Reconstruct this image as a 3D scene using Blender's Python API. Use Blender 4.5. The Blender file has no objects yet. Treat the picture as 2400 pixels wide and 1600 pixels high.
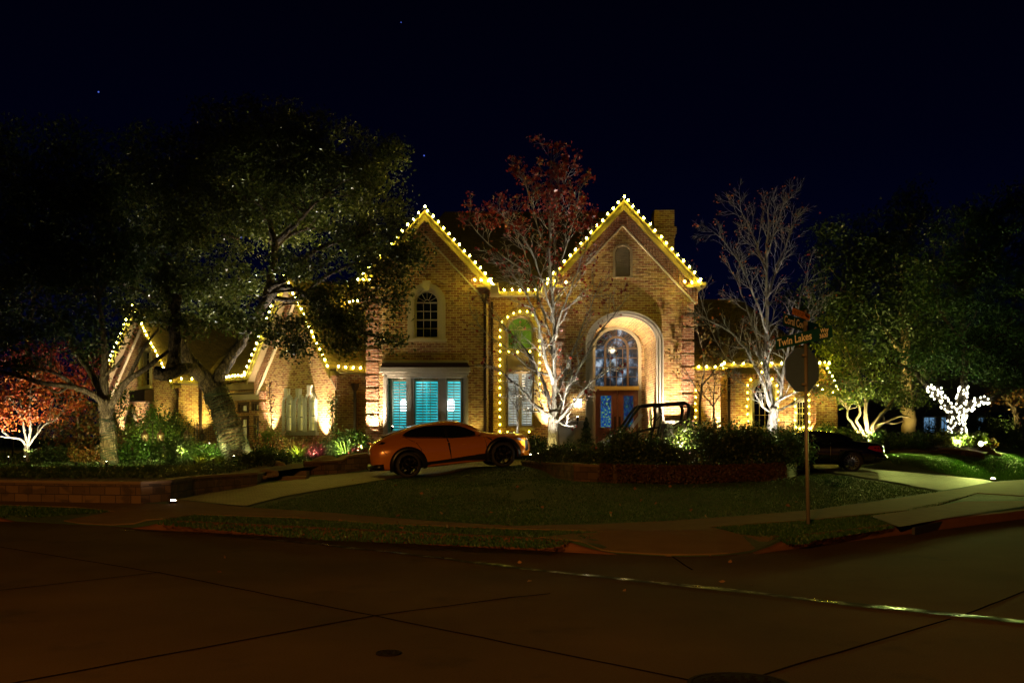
import bpy, bmesh, math, random
import numpy as np
from mathutils import Vector, Matrix, Euler
from mathutils.geometry import tessellate_polygon
R = math.radians
C = bpy.context.scene.collection
SC = bpy.context.scene
rnd = random.Random(7)
nr = np.random.default_rng(11)
S, CZ, VH = 2333.0, 1.7, 1021.0          # focal length in photo pixels, eye height, horizon row

def P(u, v, Y):                          # a photo pixel at a chosen distance -> place in the world
    return Vector(((u-1200)/S*Y, Y, CZ+(VH-v)/S*Y))

# ---------------------------------------------------------------- materials
def newmat(name):
    m = bpy.data.materials.new(name); m.use_nodes = True
    nt = m.node_tree; b = nt.nodes['Principled BSDF']
    return m, nt, b
def nd(nt, t, **kw):
    n = nt.nodes.new(t)
    for k, v in kw.items():
        if k in n.inputs: n.inputs[k].default_value = v
        else: setattr(n, k, v)
    return n
def c4(c): return (c[0], c[1], c[2], 1)
def mixc(nt, fac, a, b, blend='MIX'):
    m = nt.nodes.new('ShaderNodeMix'); m.data_type = 'RGBA'; m.blend_type = blend
    for i, s in ((0, fac), (6, a), (7, b)):
        if isinstance(s, (tuple, list)): m.inputs[i].default_value = c4(s)
        elif isinstance(s, (int, float)): m.inputs[i].default_value = s
        else: nt.links.new(s, m.inputs[i])
    return m.outputs[2]
def bump(nt, b, h, st=0.4, dist=0.01):
    n = nd(nt, 'ShaderNodeBump'); n.inputs['Strength'].default_value = st; n.inputs['Distance'].default_value = dist
    nt.links.new(h, n.inputs['Height']); nt.links.new(n.outputs[0], b.inputs['Normal'])
def plain(name, col, rough=.6, metal=0, var=.25, sc=6, bmp=.2, coat=0, spec=.5):
    m, nt, b = newmat(name)
    tc = nd(nt, 'ShaderNodeTexCoord'); n = nd(nt, 'ShaderNodeTexNoise', Scale=sc, Detail=6.0)
    nt.links.new(tc.outputs['Object'], n.inputs['Vector'])
    o = mixc(nt, n.outputs[0], tuple(x*(1-var) for x in col), tuple(min(1, x*(1+var)) for x in col))
    nt.links.new(o, b.inputs['Base Color'])
    b.inputs['Roughness'].default_value = rough; b.inputs['Metallic'].default_value = metal
    b.inputs['Specular IOR Level'].default_value = spec
    if coat: b.inputs['Coat Weight'].default_value = coat; b.inputs['Coat Roughness'].default_value = .04
    if bmp: bump(nt, b, n.outputs[0], bmp)
    return m
def emit(name, col, st, pattern=None):
    m, nt, b = newmat(name)
    b.inputs['Base Color'].default_value = c4([x*.5 for x in col]); b.inputs['Emission Color'].default_value = c4(col)
    b.inputs['Emission Strength'].default_value = st
    return m
def brickmat(name, c1, c2, mort, bw, rh, ms=.008, rough=.85, dark=(.07,.02,.01), bst=.9, scale_noise=1.3, offs=.5):
    m, nt, b = newmat(name)
    uv = nd(nt, 'ShaderNodeUVMap')
    br = nd(nt, 'ShaderNodeTexBrick', Scale=1.0)
    br.offset = offs; br.inputs['Brick Width'].default_value = bw; br.inputs['Row Height'].default_value = rh
    br.inputs['Mortar Size'].default_value = ms; br.inputs['Mortar Smooth'].default_value = .3; br.inputs['Bias'].default_value = -.1
    br.inputs['Color1'].default_value = c4(c1); br.inputs['Color2'].default_value = c4(c2); br.inputs['Mortar'].default_value = c4(mort)
    nz0 = nd(nt, 'ShaderNodeTexNoise', Scale=9.0, Detail=3.0)          # rows not ruler straight
    nt.links.new(uv.outputs[0], nz0.inputs['Vector'])
    mp = nt.nodes.new('ShaderNodeVectorMath'); mp.operation = 'MULTIPLY_ADD'
    mp.inputs[1].default_value = (.012, .012, 0)
    nt.links.new(nz0.outputs['Color'], mp.inputs[0]); nt.links.new(uv.outputs[0], mp.inputs[2])
    nt.links.new(mp.outputs[0], br.inputs['Vector'])
    nz = nd(nt, 'ShaderNodeTexNoise', Scale=scale_noise, Detail=5.0)
    nt.links.new(uv.outputs[0], nz.inputs['Vector'])
    # per-brick tone from a stretched cell noise
    mpp = nd(nt, 'ShaderNodeMapping'); mpp.inputs['Scale'].default_value = (1/bw, 1/rh, 1)
    nt.links.new(uv.outputs[0], mpp.inputs[0])
    wn = nd(nt, 'ShaderNodeTexNoise', Scale=1.1, Detail=0.0); nt.links.new(mpp.outputs[0], wn.inputs['Vector'])
    rp = nd(nt, 'ShaderNodeMapRange'); rp.inputs[1].default_value = .56; rp.inputs[2].default_value = .7
    nt.links.new(wn.outputs[0], rp.inputs[0])
    rp2 = nd(nt, 'ShaderNodeMath', operation='MULTIPLY'); rp2.inputs[1].default_value = .6; nt.links.new(rp.outputs[0], rp2.inputs[0])
    o = mixc(nt, rp2.outputs[0], br.outputs['Color'], dark)
    o = mixc(nt, nz.outputs[0], o, mixc(nt, .22, o, mort), 'MIX')
    nt.links.new(o, b.inputs['Base Color']); b.inputs['Roughness'].default_value = rough
    inv = nd(nt, 'ShaderNodeMath', operation='SUBTRACT'); inv.inputs[0].default_value = 1.0
    nt.links.new(br.outputs['Fac'], inv.inputs[1])
    ad = nd(nt, 'ShaderNodeMath', operation='ADD'); nt.links.new(inv.outputs[0], ad.inputs[0]); nt.links.new(wn.outputs[0], ad.inputs[1])
    bump(nt, b, ad.outputs[0], bst, .02)
    return m
def leafmat(name, cols, rough=.45, trans=.3):
    m, nt, b = newmat(name)
    g = nd(nt, 'ShaderNodeNewGeometry'); r = nd(nt, 'ShaderNodeValToRGB')
    nt.links.new(g.outputs['Random Per Island'], r.inputs[0])
    r.color_ramp.elements[0].color = c4(cols[0]); r.color_ramp.elements[1].color = c4(cols[-1])
    for i, c in enumerate(cols[1:-1]):
        e = r.color_ramp.elements.new((i+1)/(len(cols)-1)); e.color = c4(c)
    nt.links.new(r.outputs[0], b.inputs['Base Color']); b.inputs['Roughness'].default_value = rough
    t = nd(nt, 'ShaderNodeBsdfTranslucent'); nt.links.new(r.outputs[0], t.inputs[0])
    mx = nd(nt, 'ShaderNodeMixShader'); mx.inputs[0].default_value = trans
    nt.links.new(b.outputs[0], mx.inputs[1]); nt.links.new(t.outputs[0], mx.inputs[2])
    nt.links.new(mx.outputs[0], nt.nodes['Material Output'].inputs[0])
    return m

M = {}
M['brick'] = brickmat('brick', (.23,.062,.016), (.43,.28,.075), (.62,.50,.24), .235, .092, .010)
M['brickbig'] = brickmat('quoin_brick', (.28,.07,.025), (.40,.18,.07), (.52,.42,.28), .235, .092, .010)
M['shingle'] = brickmat('shingle', (.10,.068,.032), (.16,.105,.05), (.04,.028,.015), .3, .16, .012, .9, (.06,.04,.02), .8)
M['shingledark'] = brickmat('shingle_dark', (.035,.02,.016), (.05,.03,.02), (.015,.01,.01), .3, .16, .012, .95, (.02,.01,.01), .6)
M['stone'] = brickmat('stone_blocks', (.055,.03,.012), (.12,.068,.03), (.02,.01,.005), .37, .19, .010, .9, (.012,.006,.003), .8, .8, .31)
M['paver'] = brickmat('paver', (.15,.115,.06), (.22,.175,.10), (.03,.02,.01), .24, .14, .012, .75, (.2,.15,.1), .5)
M['trim'] = plain('painted_trim', (.44,.38,.24), .5, var=.08, bmp=.05)
M['trimw'] = plain('cast_stone_trim', (.46,.43,.36), .7, var=.1, bmp=.2, sc=12)
M['fascia'] = plain('fascia', (.17,.13,.035), .5, var=.1, bmp=.05)
M['soffit'] = plain('soffit', (.26,.20,.10), .7, var=.2)
M['wood'] = plain('door_wood', (.15,.055,.025), .35, var=.4, sc=3, bmp=.1)
M['darkwood'] = plain('beam_wood', (.10,.06,.03), .6, var=.3)
M['cast'] = plain('cast_iron', (.007,.005,.004), .9, 0, var=.3, spec=.05)
M['iron'] = plain('black_iron', (.012,.011,.01), .4, .6, var=.2, bmp=.1)
M['copper'] = plain('dark_gutter', (.05,.03,.02), .4, .5, var=.2)
M['concrete'] = None
M['bulb'] = emit('bulb_glow', (1, .77, .07), 215)
M['bulbsoft'] = emit('bulb_glow_soft', (1, .74, .06), 34)
M['lintel'] = plain('ochre_lintel', (.62,.40,.06), .5, var=.05, bmp=0)
M['lglass'] = plain('lantern_glass', (.08,.07,.05), .1, var=.1, bmp=0)
M['twinkle'] = emit('twinkle_glow', (1, .97, .68), 7)
M['lens'] = emit('lamp_lens', (1, .86, .55), 30)
M['lensp'] = emit('drive_lamp_lens', (1, .72, .5), 55)
M['wire'] = plain('wire', (.02,.03,.015), .5, var=.1, bmp=0)
M['metalgrey'] = plain('sign_aluminium', (.07,.115,.19), .5, .15, var=.12, sc=14, bmp=.03)
M['pole'] = plain('galvanised_pole', (.20,.17,.14), .5, .5, var=.2)
M['signgreen'] = plain('sign_green', (.004,.055,.045), .45, var=.08, bmp=0)
M['signtext'] = plain('sign_letters', (.9,.85,.7), .4, var=.03, bmp=0)
M['signyellow'] = plain('sign_yellow', (.75,.32,.03), .45, var=.08, bmp=0)
M['black'] = plain('black_paint', (.006,.006,.006), .65, var=.1, bmp=0)
def barkmat(name, c1, c2, sx=9, sz=1.6, rough=.9, bst=1.0):
    m, nt, b = newmat(name)
    tc = nd(nt, 'ShaderNodeTexCoord'); mp = nd(nt, 'ShaderNodeMapping'); mp.inputs['Scale'].default_value = (sx, sx, sz)
    nt.links.new(tc.outputs['Object'], mp.inputs[0]); v = nd(nt, 'ShaderNodeTexNoise', Scale=1.6, Detail=7.0, Roughness=.65); nt.links.new(mp.outputs[0], v.inputs['Vector'])
    r = nd(nt, 'ShaderNodeMapRange'); r.inputs[1].default_value = .42; r.inputs[2].default_value = .6; nt.links.new(v.outputs[0], r.inputs[0])
    nt.links.new(mixc(nt, r.outputs[0], c1, c2), b.inputs['Base Color']); b.inputs['Roughness'].default_value = rough; bump(nt, b, r.outputs[0], bst, .05)
    return m
M['bark_oak'] = plain('oak_bark', (.085,.06,.038), .9, var=.75, sc=16, bmp=.9)
M['bark_oak'] = barkmat('oak_bark_ridged', (.018,.011,.006), (.14,.10,.06), 7, 3.5)
M['bark_pale'] = plain('pale_bark', (.27,.245,.20), .8, var=.6, sc=11, bmp=.8)
M['bark_mid'] = plain('grey_bark', (.16,.12,.075), .85, var=.4, sc=12, bmp=.6)
M['bark_mid'] = barkmat('grey_bark_ridged', (.06,.042,.022), (.20,.155,.10), 8, 2.5)
M['bark_pale'] = barkmat('pale_bark_mottled', (.17,.15,.12), (.38,.35,.29), 9, 3, .8, .6)
M['bark_myrtle'] = plain('smooth_tan_bark', (.34,.25,.13), .7, var=.2, sc=6, bmp=.2)
M['leaf_oak'] = leafmat('oak_leaf', [(.018,.03,.003), (.04,.058,.006), (.06,.085,.01), (.16,.18,.04)], .32, .22)
M['leaf_green'] = leafmat('green_leaf', [(.018,.06,.008), (.045,.11,.012), (.09,.14,.02)], .4)
M['leaf_dark'] = leafmat('shrub_leaf', [(.015,.035,.008), (.03,.06,.012), (.05,.075,.02)], .45)
M['leaf_lime'] = leafmat('lime_leaf', [(.07,.13,.012), (.14,.19,.02), (.20,.22,.03)], .4)
M['leaf_red'] = leafmat('red_leaf', [(.30,.03,.012), (.42,.10,.02), (.50,.17,.03), (.25,.015,.015)], .45, .35)
M['leaf_crimson'] = leafmat('crimson_leaf', [(.14,.008,.008), (.26,.035,.012), (.10,.004,.008)], .4, .3)
M['leaf_rust'] = leafmat('rust_vine', [(.05,.02,.012), (.09,.035,.018), (.04,.03,.012)], .6)
M['leaf_mixed'] = leafmat('turning_leaf', [(.05,.07,.015), (.16,.11,.02), (.22,.06,.02), (.06,.08,.02)], .45)
M['leaf_burg'] = leafmat('burgundy_leaf', [(.08,.012,.02), (.16,.02,.03), (.05,.01,.015)], .35)
M['flower_pink'] = leafmat('pink_flower', [(.5,.12,.2), (.6,.3,.35)], .5)
M['flower_red'] = leafmat('red_flower', [(.5,.02,.02), (.6,.05,.03)], .5)
M['soil'] = plain('mulch', (.05,.03,.02), .95, var=.5, sc=20, bmp=.9)
M['rock'] = plain('boulder', (.12,.075,.04), .85, var=.35, sc=5, bmp=.7)
M['rubber'] = plain('rubber', (.012,.012,.012), .7, var=.2, bmp=.1)
M['carorange'] = plain('orange_paint', (.60,.20,.012), .22, .1, var=.02, bmp=0, coat=1)
M['carblack'] = plain('black_car_paint', (.004,.004,.005), .15, .1, var=.05, bmp=0, coat=1)
M['glassdark'] = plain('tinted_glass', (.01,.012,.014), .04, 0, var=.02, bmp=0, coat=.6)
M['blacktrim'] = plain('black_trim', (.008,.008,.008), .35, var=.1, bmp=0)
M['alloy'] = plain('alloy_rim', (.55,.53,.5), .3, .35, var=.05, bmp=0)
M['rimdark'] = plain('dark_rim', (.03,.028,.027), .25, .8, var=.05, bmp=0)
M['tail'] = plain('tail_lamp_red', (.35,.008,.012), .15, var=.1, bmp=0, coat=1)
M['headl'] = plain('headlamp', (.25,.22,.2), .08, .4, var=.1, bmp=0, coat=1)
M['white'] = plain('white_paint', (.6,.58,.5), .6, var=.06)
M['pot'] = plain('urn_stone', (.42,.38,.25), .7, var=.15)
M['terracotta'] = plain('glazed_pot', (.10,.03,.015), .35, var=.3)
M['sidingfar'] = plain('far_siding', (.10,.10,.12), .8, var=.1)
M['interior'] = plain('dark_interior', (.02,.018,.015), .9)

# window glows
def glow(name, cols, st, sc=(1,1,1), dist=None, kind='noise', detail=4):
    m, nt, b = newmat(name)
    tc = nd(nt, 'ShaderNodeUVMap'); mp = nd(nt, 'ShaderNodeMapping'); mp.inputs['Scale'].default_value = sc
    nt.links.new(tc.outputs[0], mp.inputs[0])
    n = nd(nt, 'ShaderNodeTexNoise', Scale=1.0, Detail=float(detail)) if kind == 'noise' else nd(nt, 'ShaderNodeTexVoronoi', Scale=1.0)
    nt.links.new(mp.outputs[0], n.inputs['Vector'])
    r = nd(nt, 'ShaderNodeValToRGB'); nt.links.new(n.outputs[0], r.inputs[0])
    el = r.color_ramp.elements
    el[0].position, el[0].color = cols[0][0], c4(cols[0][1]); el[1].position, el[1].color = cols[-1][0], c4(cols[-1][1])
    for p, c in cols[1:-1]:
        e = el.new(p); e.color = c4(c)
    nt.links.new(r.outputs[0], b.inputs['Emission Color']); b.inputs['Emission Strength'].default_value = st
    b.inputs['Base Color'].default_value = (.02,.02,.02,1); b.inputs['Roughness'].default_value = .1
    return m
M['teal'] = glow('teal_room', [(.3,(.0,.30,.34)), (.5,(.03,.50,.54)), (.68,(.16,.85,.88))], 1.35, (1.2,.6,1))
M['hotwin'] = emit('lamp_in_room', (.72,.95,1), 5)
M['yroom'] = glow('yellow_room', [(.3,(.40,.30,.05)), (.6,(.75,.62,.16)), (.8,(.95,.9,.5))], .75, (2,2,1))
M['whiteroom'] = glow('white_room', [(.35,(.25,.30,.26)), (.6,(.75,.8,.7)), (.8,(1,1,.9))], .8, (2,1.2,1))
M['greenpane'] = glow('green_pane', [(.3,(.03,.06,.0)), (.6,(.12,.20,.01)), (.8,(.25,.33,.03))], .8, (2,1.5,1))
M['stained'] = glow('door_reflection_glow', [(.42,(.005,.025,.22)), (.5,(.01,.10,.30)), (.56,(.02,.16,.16)), (.64,(.25,.38,.08)), (.75,(.8,.85,.5))], .7, (11,11,1), detail=8)  # reflections of garden lights in the door glass, painted as glowing noise
M['doorreflb'] = glow('door_reflection_glow_dark', [(.42,(.004,.015,.10)), (.52,(.01,.06,.22)), (.62,(.03,.14,.10)), (.78,(.2,.35,.2))], .45, (8,6,1), detail=6)  # dimmer version of the painted reflections, for the right door leaf
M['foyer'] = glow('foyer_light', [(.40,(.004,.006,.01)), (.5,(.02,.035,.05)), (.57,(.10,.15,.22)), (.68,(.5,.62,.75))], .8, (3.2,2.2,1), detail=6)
M['darkpane'] = plain('dark_glass', (.01,.01,.012), .06, var=.1, bmp=0)
M['blueglow'] = emit('far_window_blue', (.12,.25,.4), .8)

# road + lawn
def roadmat():
    m, nt, b = newmat('concrete')
    tc = nd(nt, 'ShaderNodeTexCoord')
    a = nd(nt, 'ShaderNodeTexNoise', Scale=.35, Detail=8.0); d = nd(nt, 'ShaderNodeTexNoise', Scale=60.0, Detail=4.0)
    for n in (a, d): nt.links.new(tc.outputs['Object'], n.inputs['Vector'])
    mr = nd(nt, 'ShaderNodeMapRange'); mr.inputs[1].default_value = .3; mr.inputs[2].default_value = .7; nt.links.new(a.outputs[0], mr.inputs[0])
    o = mixc(nt, mr.outputs[0], (.040,.0225,.008), (.088,.052,.020))
    s_ = nd(nt, 'ShaderNodeTexNoise', Scale=.9, Detail=3.0, Roughness=.7); nt.links.new(tc.outputs['Object'], s_.inputs['Vector'])
    r_ = nd(nt, 'ShaderNodeMapRange'); r_.inputs[1].default_value = .58; r_.inputs[2].default_value = .72; nt.links.new(s_.outputs[0], r_.inputs[0])
    st_ = nd(nt, 'ShaderNodeMath', operation='MULTIPLY'); st_.inputs[1].default_value = .5; nt.links.new(r_.outputs[0], st_.inputs[0])
    o = mixc(nt, st_.outputs[0], o, (.02,.015,.01))
    o = mixc(nt, d.outputs[0], o, mixc(nt, .7, o, (.012,.009,.006)))
    nt.links.new(o, b.inputs['Base Color']); b.inputs['Roughness'].default_value = .95; b.inputs['Specular IOR Level'].default_value = .08
    bump(nt, b, d.outputs[0], .5, .01)
    return m
M['concrete'] = roadmat()
M['walk'] = plain('pavement_concrete', (.105,.068,.032), .95, var=.3, sc=2.5, bmp=.3, spec=.08)
M['kerb'] = plain('kerb_concrete', (.10,.042,.02), .95, var=.3, sc=4, bmp=.3, spec=.08)
def lawnmat():
    m, nt, b = newmat('lawn')
    tc = nd(nt, 'ShaderNodeTexCoord')
    a = nd(nt, 'ShaderNodeTexNoise', Scale=1.2, Detail=6.0); d = nd(nt, 'ShaderNodeTexNoise', Scale=70.0, Detail=3.0)
    for n in (a, d): nt.links.new(tc.outputs['Object'], n.inputs['Vector'])
    o = mixc(nt, d.outputs[0], (.006,.022,.003), (.02,.065,.006))
    o = mixc(nt, a.outputs[0], o, mixc(nt, .5, o, (.03,.03,.008)))
    nt.links.new(o, b.inputs['Base Color']); b.inputs['Roughness'].default_value = .9
    bump(nt, b, d.outputs[0], .9, .03)
    return m
M['lawn'] = lawnmat()
def wetmat():
    m, nt, b = newmat('wet_gutter')
    tc = nd(nt, 'ShaderNodeTexCoord')
    a = nd(nt, 'ShaderNodeTexNoise', Scale=3.0, Detail=5.0); nt.links.new(tc.outputs['Object'], a.inputs['Vector'])
    r = nd(nt, 'ShaderNodeMapRange'); r.inputs[1].default_value = .4; r.inputs[2].default_value = .6; r.inputs[3].default_value = .2; r.inputs[4].default_value = .95
    nt.links.new(a.outputs[0], r.inputs[0]); nt.links.new(r.outputs[0], b.inputs['Roughness'])
    b.inputs['Base Color'].default_value = (.012,.011,.008,1); b.inputs['IOR'].default_value = 1.33; b.inputs['Specular IOR Level'].default_value = .35
    bump(nt, b, a.outputs[0], .5, .04)
    return m
M['wet'] = wetmat()

# ---------------------------------------------------------------- mesh builder
class MB:
    def __init__(s): s.v = []; s.f = []
    def each(s, name, m, parent=None, smooth=False):     # one object per connected piece
        p = list(range(len(s.v)))
        def fd(i):
            while p[i] != i: p[i] = p[p[i]]; i = p[i]
            return i
        for f in s.f:
            for i in f[1:]: p[fd(i)] = fd(f[0])
        g = {}
        for f in s.f: g.setdefault(fd(f[0]), []).append(f)
        for fs in g.values():
            ids = sorted({i for f in fs for i in f}); mp = {a: b for b, a in enumerate(ids)}
            MB().add([s.v[i] for i in ids], [tuple(mp[i] for i in f) for f in fs]).build(name, m, parent, smooth)
    def add(s, vs, fs):
        k = len(s.v); s.v += [tuple(x) for x in vs]; s.f += [tuple(i+k for i in f) for f in fs]; return s
    def box(s, c, size, M3=None):
        c = Vector(c); hx, hy, hz = size[0]/2, size[1]/2, size[2]/2
        vs = [Vector((x, y, z)) for x in (-hx, hx) for y in (-hy, hy) for z in (-hz, hz)]
        if M3 is not None: vs = [M3 @ v for v in vs]
        return s.add([v+c for v in vs], [(0,1,3,2), (4,6,7,5), (0,4,5,1), (2,3,7,6), (0,2,6,4), (1,5,7,3)])
    def tube(s, pts, rad, n=6, cap=True):
        pts = [Vector(p) for p in pts]
        if not hasattr(rad, '__len__'): rad = [rad]*len(pts)
        k = len(s.v); up = Vector((0.13, 0.07, 1)).normalized(); prev = None
        for i, p in enumerate(pts):
            t = (pts[min(i+1, len(pts)-1)] - pts[max(i-1, 0)])
            if t.length < 1e-9: t = Vector((0, 0, 1))
            t.normalize()
            if prev is None:
                a = t.cross(up if abs(t.dot(up)) < .95 else Vector((1, 0, 0))).normalized()
            else:
                a = prev - t*prev.dot(t)
                a = a.normalized() if a.length > 1e-6 else t.orthogonal().normalized()
            prev = a; b = t.cross(a)
            for j in range(n):
                w = 2*math.pi*j/n; s.v.append(tuple(p+(a*math.cos(w)+b*math.sin(w))*rad[i]))
        for i in range(len(pts)-1):
            for j in range(n):
                q = k+i*n; s.f.append((q+j, q+(j+1) % n, q+n+(j+1) % n, q+n+j))
        if cap:
            s.f.append(tuple(k+j for j in range(n))[::-1]); s.f.append(tuple(k+(len(pts)-1)*n+j for j in range(n)))
        return s
    def lathe(s, prof, c=(0,0,0), n=16, M3=None, cap=True):
        c = Vector(c); k = len(s.v)
        for r, z in prof:
            for j in range(n):
                w = 2*math.pi*j/n; q = Vector((r*math.cos(w), r*math.sin(w), z))
                if M3 is not None: q = M3 @ q
                s.v.append(tuple(q+c))
        for i in range(len(prof)-1):
            for j in range(n): s.f.append((k+i*n+j, k+i*n+(j+1) % n, k+(i+1)*n+(j+1) % n, k+(i+1)*n+j))
        if cap: s.f.append(tuple(k+j for j in range(n))[::-1]); s.f.append(tuple(k+(len(prof)-1)*n+j for j in range(n)))
        return s
    def prism(s, poly, w0, w1):        # poly: list of 3D points, w0/w1 offset vectors
        n = len(poly); a = [Vector(p)+Vector(w0) for p in poly]; b = [Vector(p)+Vector(w1) for p in poly]
        tri = tessellate_polygon([[Vector(p) for p in poly]])
        fs = [tuple(t) for t in tri] + [tuple(i+n for i in t) for t in tri] + [(i, (i+1) % n, n+(i+1) % n, n+i) for i in range(n)]
        return s.add(a+b, fs)
    def build(s, name, m, parent=None, smooth=False, uv=True):
        me = bpy.data.meshes.new(name)
        me.from_pydata(s.v, [], s.f); me.update()
        if uv and len(s.v):
            lay = me.uv_layers.new(name='UVMap'); Z = Vector((0, 0, 1)); dat = np.zeros(len(me.loops)*2, 'f4')
            for p in me.polygons:
                n = p.normal
                if abs(n.z) > .985: ua, va = Vector((1, 0, 0)), Vector((0, 1, 0))
                else: ua = Z.cross(n).normalized(); va = n.cross(ua)
                if va.z < 0: va = -va
                for li in p.loop_indices:
                    co = me.vertices[me.loops[li].vertex_index].co
                    dat[2*li] = co.dot(ua); dat[2*li+1] = co.dot(va)
            lay.data.foreach_set('uv', dat)
        if smooth: me.polygons.foreach_set('use_smooth', [True]*len(me.polygons))
        me.materials.append(m)
        return link(name, me, parent)
WP = {}
def link(name, me, parent=None):
    o = bpy.data.objects.new(name, me); C.objects.link(o)
    if parent is not None:
        o.parent = parent
        if parent.get('_w') and parent.type == 'EMPTY': o.location = -Vector(parent.location)
    return o
def thing(name, label, cat, loc=(0,0,0), rotz=0, group=None, world=True):
    o = bpy.data.objects.new(name, None); C.objects.link(o); o.empty_display_size = .3
    o.location = loc; o.rotation_euler = (0, 0, rotz); o['label'] = label; o['category'] = cat
    if world: o['_w'] = 1
    if group: o['group'] = group
    return o
def tag(o, label, cat, group=None, kind=None):
    if kind: o['kind'] = kind
    if label: o['label'] = label
    if cat: o['category'] = cat
    if group: o['group'] = group
    return o
def struct(o): o['kind'] = 'structure'; return o
def npmesh(name, V, Fq, m, parent=None, smooth=False):   # V (n,3), Fq (k,4)
    me = bpy.data.meshes.new(name); V = np.asarray(V, 'f4'); Fq = np.asarray(Fq, 'i4'); k = Fq.shape[1]
    me.vertices.add(len(V)); me.vertices.foreach_set('co', V.ravel())
    me.loops.add(Fq.size); me.loops.foreach_set('vertex_index', Fq.ravel())
    me.polygons.add(len(Fq)); me.polygons.foreach_set('loop_start', np.arange(0, Fq.size, k, dtype='i4'))
    me.update(calc_edges=True)
    if smooth: me.polygons.foreach_set('use_smooth', [True]*len(me.polygons))
    me.materials.append(m)
    return link(name, me, parent)
def leaves(centers, size, rng=nr, flat=.0, asp=.55, var=.4):
    c = np.asarray(centers, 'f8'); n = len(c)
    a = rng.normal(size=(n, 3)); a[:, 2] *= (1-flat); a /= np.linalg.norm(a, axis=1)[:, None]
    b = rng.normal(size=(n, 3)); b -= a*(a*b).sum(1)[:, None]; b /= np.linalg.norm(b, axis=1)[:, None]
    L = size*(1-var/2+var*rng.random(n))[:, None]*.5
    w = L*asp
    n3 = np.cross(a, b)*L*.25
    V = np.stack([c-a*L, c+b*w+n3, c+a*L, c-b*w+n3], 1).reshape(-1, 3)
    F = np.arange(n*4).reshape(-1, 4)
    return V, F
def leafobj(name, centers, size, m, parent=None, **k):
    V, F = leaves(centers, size, **k); return npmesh(name, V, F, m, parent)

# ---------------------------------------------------------------- terrain
def dcurb(x, y):
    a = (y-(14.95-.477*x))*.903; b = (y-(11.3+.87*x))*.754
    return min(min(a, b), (y-yk(x))*.85)
CP = [(-3.4,31.7,.37), (-.4,32.4,.66), (1.5,26,.5), (7.9,28.3,.5), (11.3,33.3,.5), (-5.5,38,.8), (0,41,.95), (6.9,38,1.0),
      (13,40,1.05), (-10,41,.9), (-20,48,.9), (-7.4,28.6,.33), (-7.2,22.5,.2), (4,33,.8), (13.9,36,1.0), (17,39,1.22), (25,45,1.3),
      (30,60,1.5), (-30,60,1), (0,60,1.1), (11.8,27.3,.24), (17.3,33.6,.3), (60,100,1.8), (-60,100,1.), (21,42,1.12), (5,24.5,.42),
      (-2,27,.36), (12.5,30.5,.38), (-14,26,.3), (-25,30,.3), (9.5,38,.95), (-2.2,22.3,.25), (4,20,.25), (-5.5,26,.28), (25,40,.35)]
def H(x, y):
    d = dcurb(x, y)
    if d <= 0: return .15 if not (.9 < x < 4.1 or -10.2 < x < -6.7) else .0
    base = .15+.012*min(d, 4)
    sw = sz = 0
    for a, b, c in CP:
        w = 1/((x-a)**2+(y-b)**2+.6)**2; sw += w; sz += w*c
    t = max(0, min(1, (d-4)/5)); t = t*t*(3-2*t)
    h = base*(1-t)+sz/sw*t
    for xa, xb in ((.9, 4.1), (-10.2, -6.7)):          # kerb ramps
        if d < 1.6:
            e = max(0, min(1, min(x-xa, xb-x)/.5)); e = e*e*(3-2*e)
            h = h*(1-e)+e*(h*(d/1.6)+.0*(1-d/1.6))
    return h
def yk(x, o=0):
    a = 14.95-.477*x+o/.903; b = 11.3+.87*x+o/.754; k = 1.4
    h = max(0, min(1, .5+.5*(a-b)/k)); return b*(1-h)+a*h+k*h*(1-h)*.6
def G(u, v, off=0):                      # first point of the ground met by the sight line of a photo pixel
    k = (u-1200)/S; m = (v-VH)/S; f = lambda Y: CZ-m*Y-H(k*Y, Y)
    Y = 9.0
    while Y < 70 and f(Y) > 0: Y += .3
    lo, hi = Y-.3, Y
    for _ in range(14):
        md = (lo+hi)/2
        if f(md) > 0: lo = md
        else: hi = md
    return Vector((k*hi, hi, H(k*hi, hi)+off))
def G0(u, v): Y = CZ*S/(v-VH); return Vector(((u-1200)/S*Y, Y, 0))
def drape(name, pts, off, m, step=.5, hf=H, parent=None, side=0):
    bm = bmesh.new(); vs = [bm.verts.new((p[0], p[1], 0)) for p in pts]
    bm.faces.new(vs); bmesh.ops.triangulate(bm, faces=bm.faces[:])
    xs = [p[0] for p in pts]; ys = [p[1] for p in pts]
    for ax, lo, hi in ((0, min(xs), max(xs)), (1, min(ys), max(ys))):
        t = math.floor(lo/step)*step+step
        while t < hi:
            co = (t, 0, 0) if ax == 0 else (0, t, 0); no = (1, 0, 0) if ax == 0 else (0, 1, 0)
            bmesh.ops.bisect_plane(bm, geom=bm.verts[:]+bm.edges[:]+bm.faces[:], plane_co=co, plane_no=no); t += step
    bmesh.ops.triangulate(bm, faces=[f for f in bm.faces if len(f.verts) > 4])
    for v in bm.verts: v.co.z = hf(v.co.x, v.co.y)+off
    if side:
        be = [e for e in bm.edges if len(e.link_faces) == 1]
        r = bmesh.ops.extrude_edge_only(bm, edges=be)
        for g in r['geom']:
            if isinstance(g, bmesh.types.BMVert): g.co.z -= side
    bmesh.ops.recalc_face_normals(bm, faces=bm.faces[:])
    mb = MB(); mb.v = [tuple(v.co) for v in bm.verts]; bm.verts.index_update(); mb.f = [tuple(v.index for v in f.verts) for f in bm.faces]
    bm.free(); return mb.build(name, m, parent)
# ================================================================ SETTING
road = MB().add([(-160,-60,0),(160,-60,0),(160,200,0),(-160,200,0)], [(0,1,2,3)]).build('road', M['concrete']); struct(road)
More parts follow.
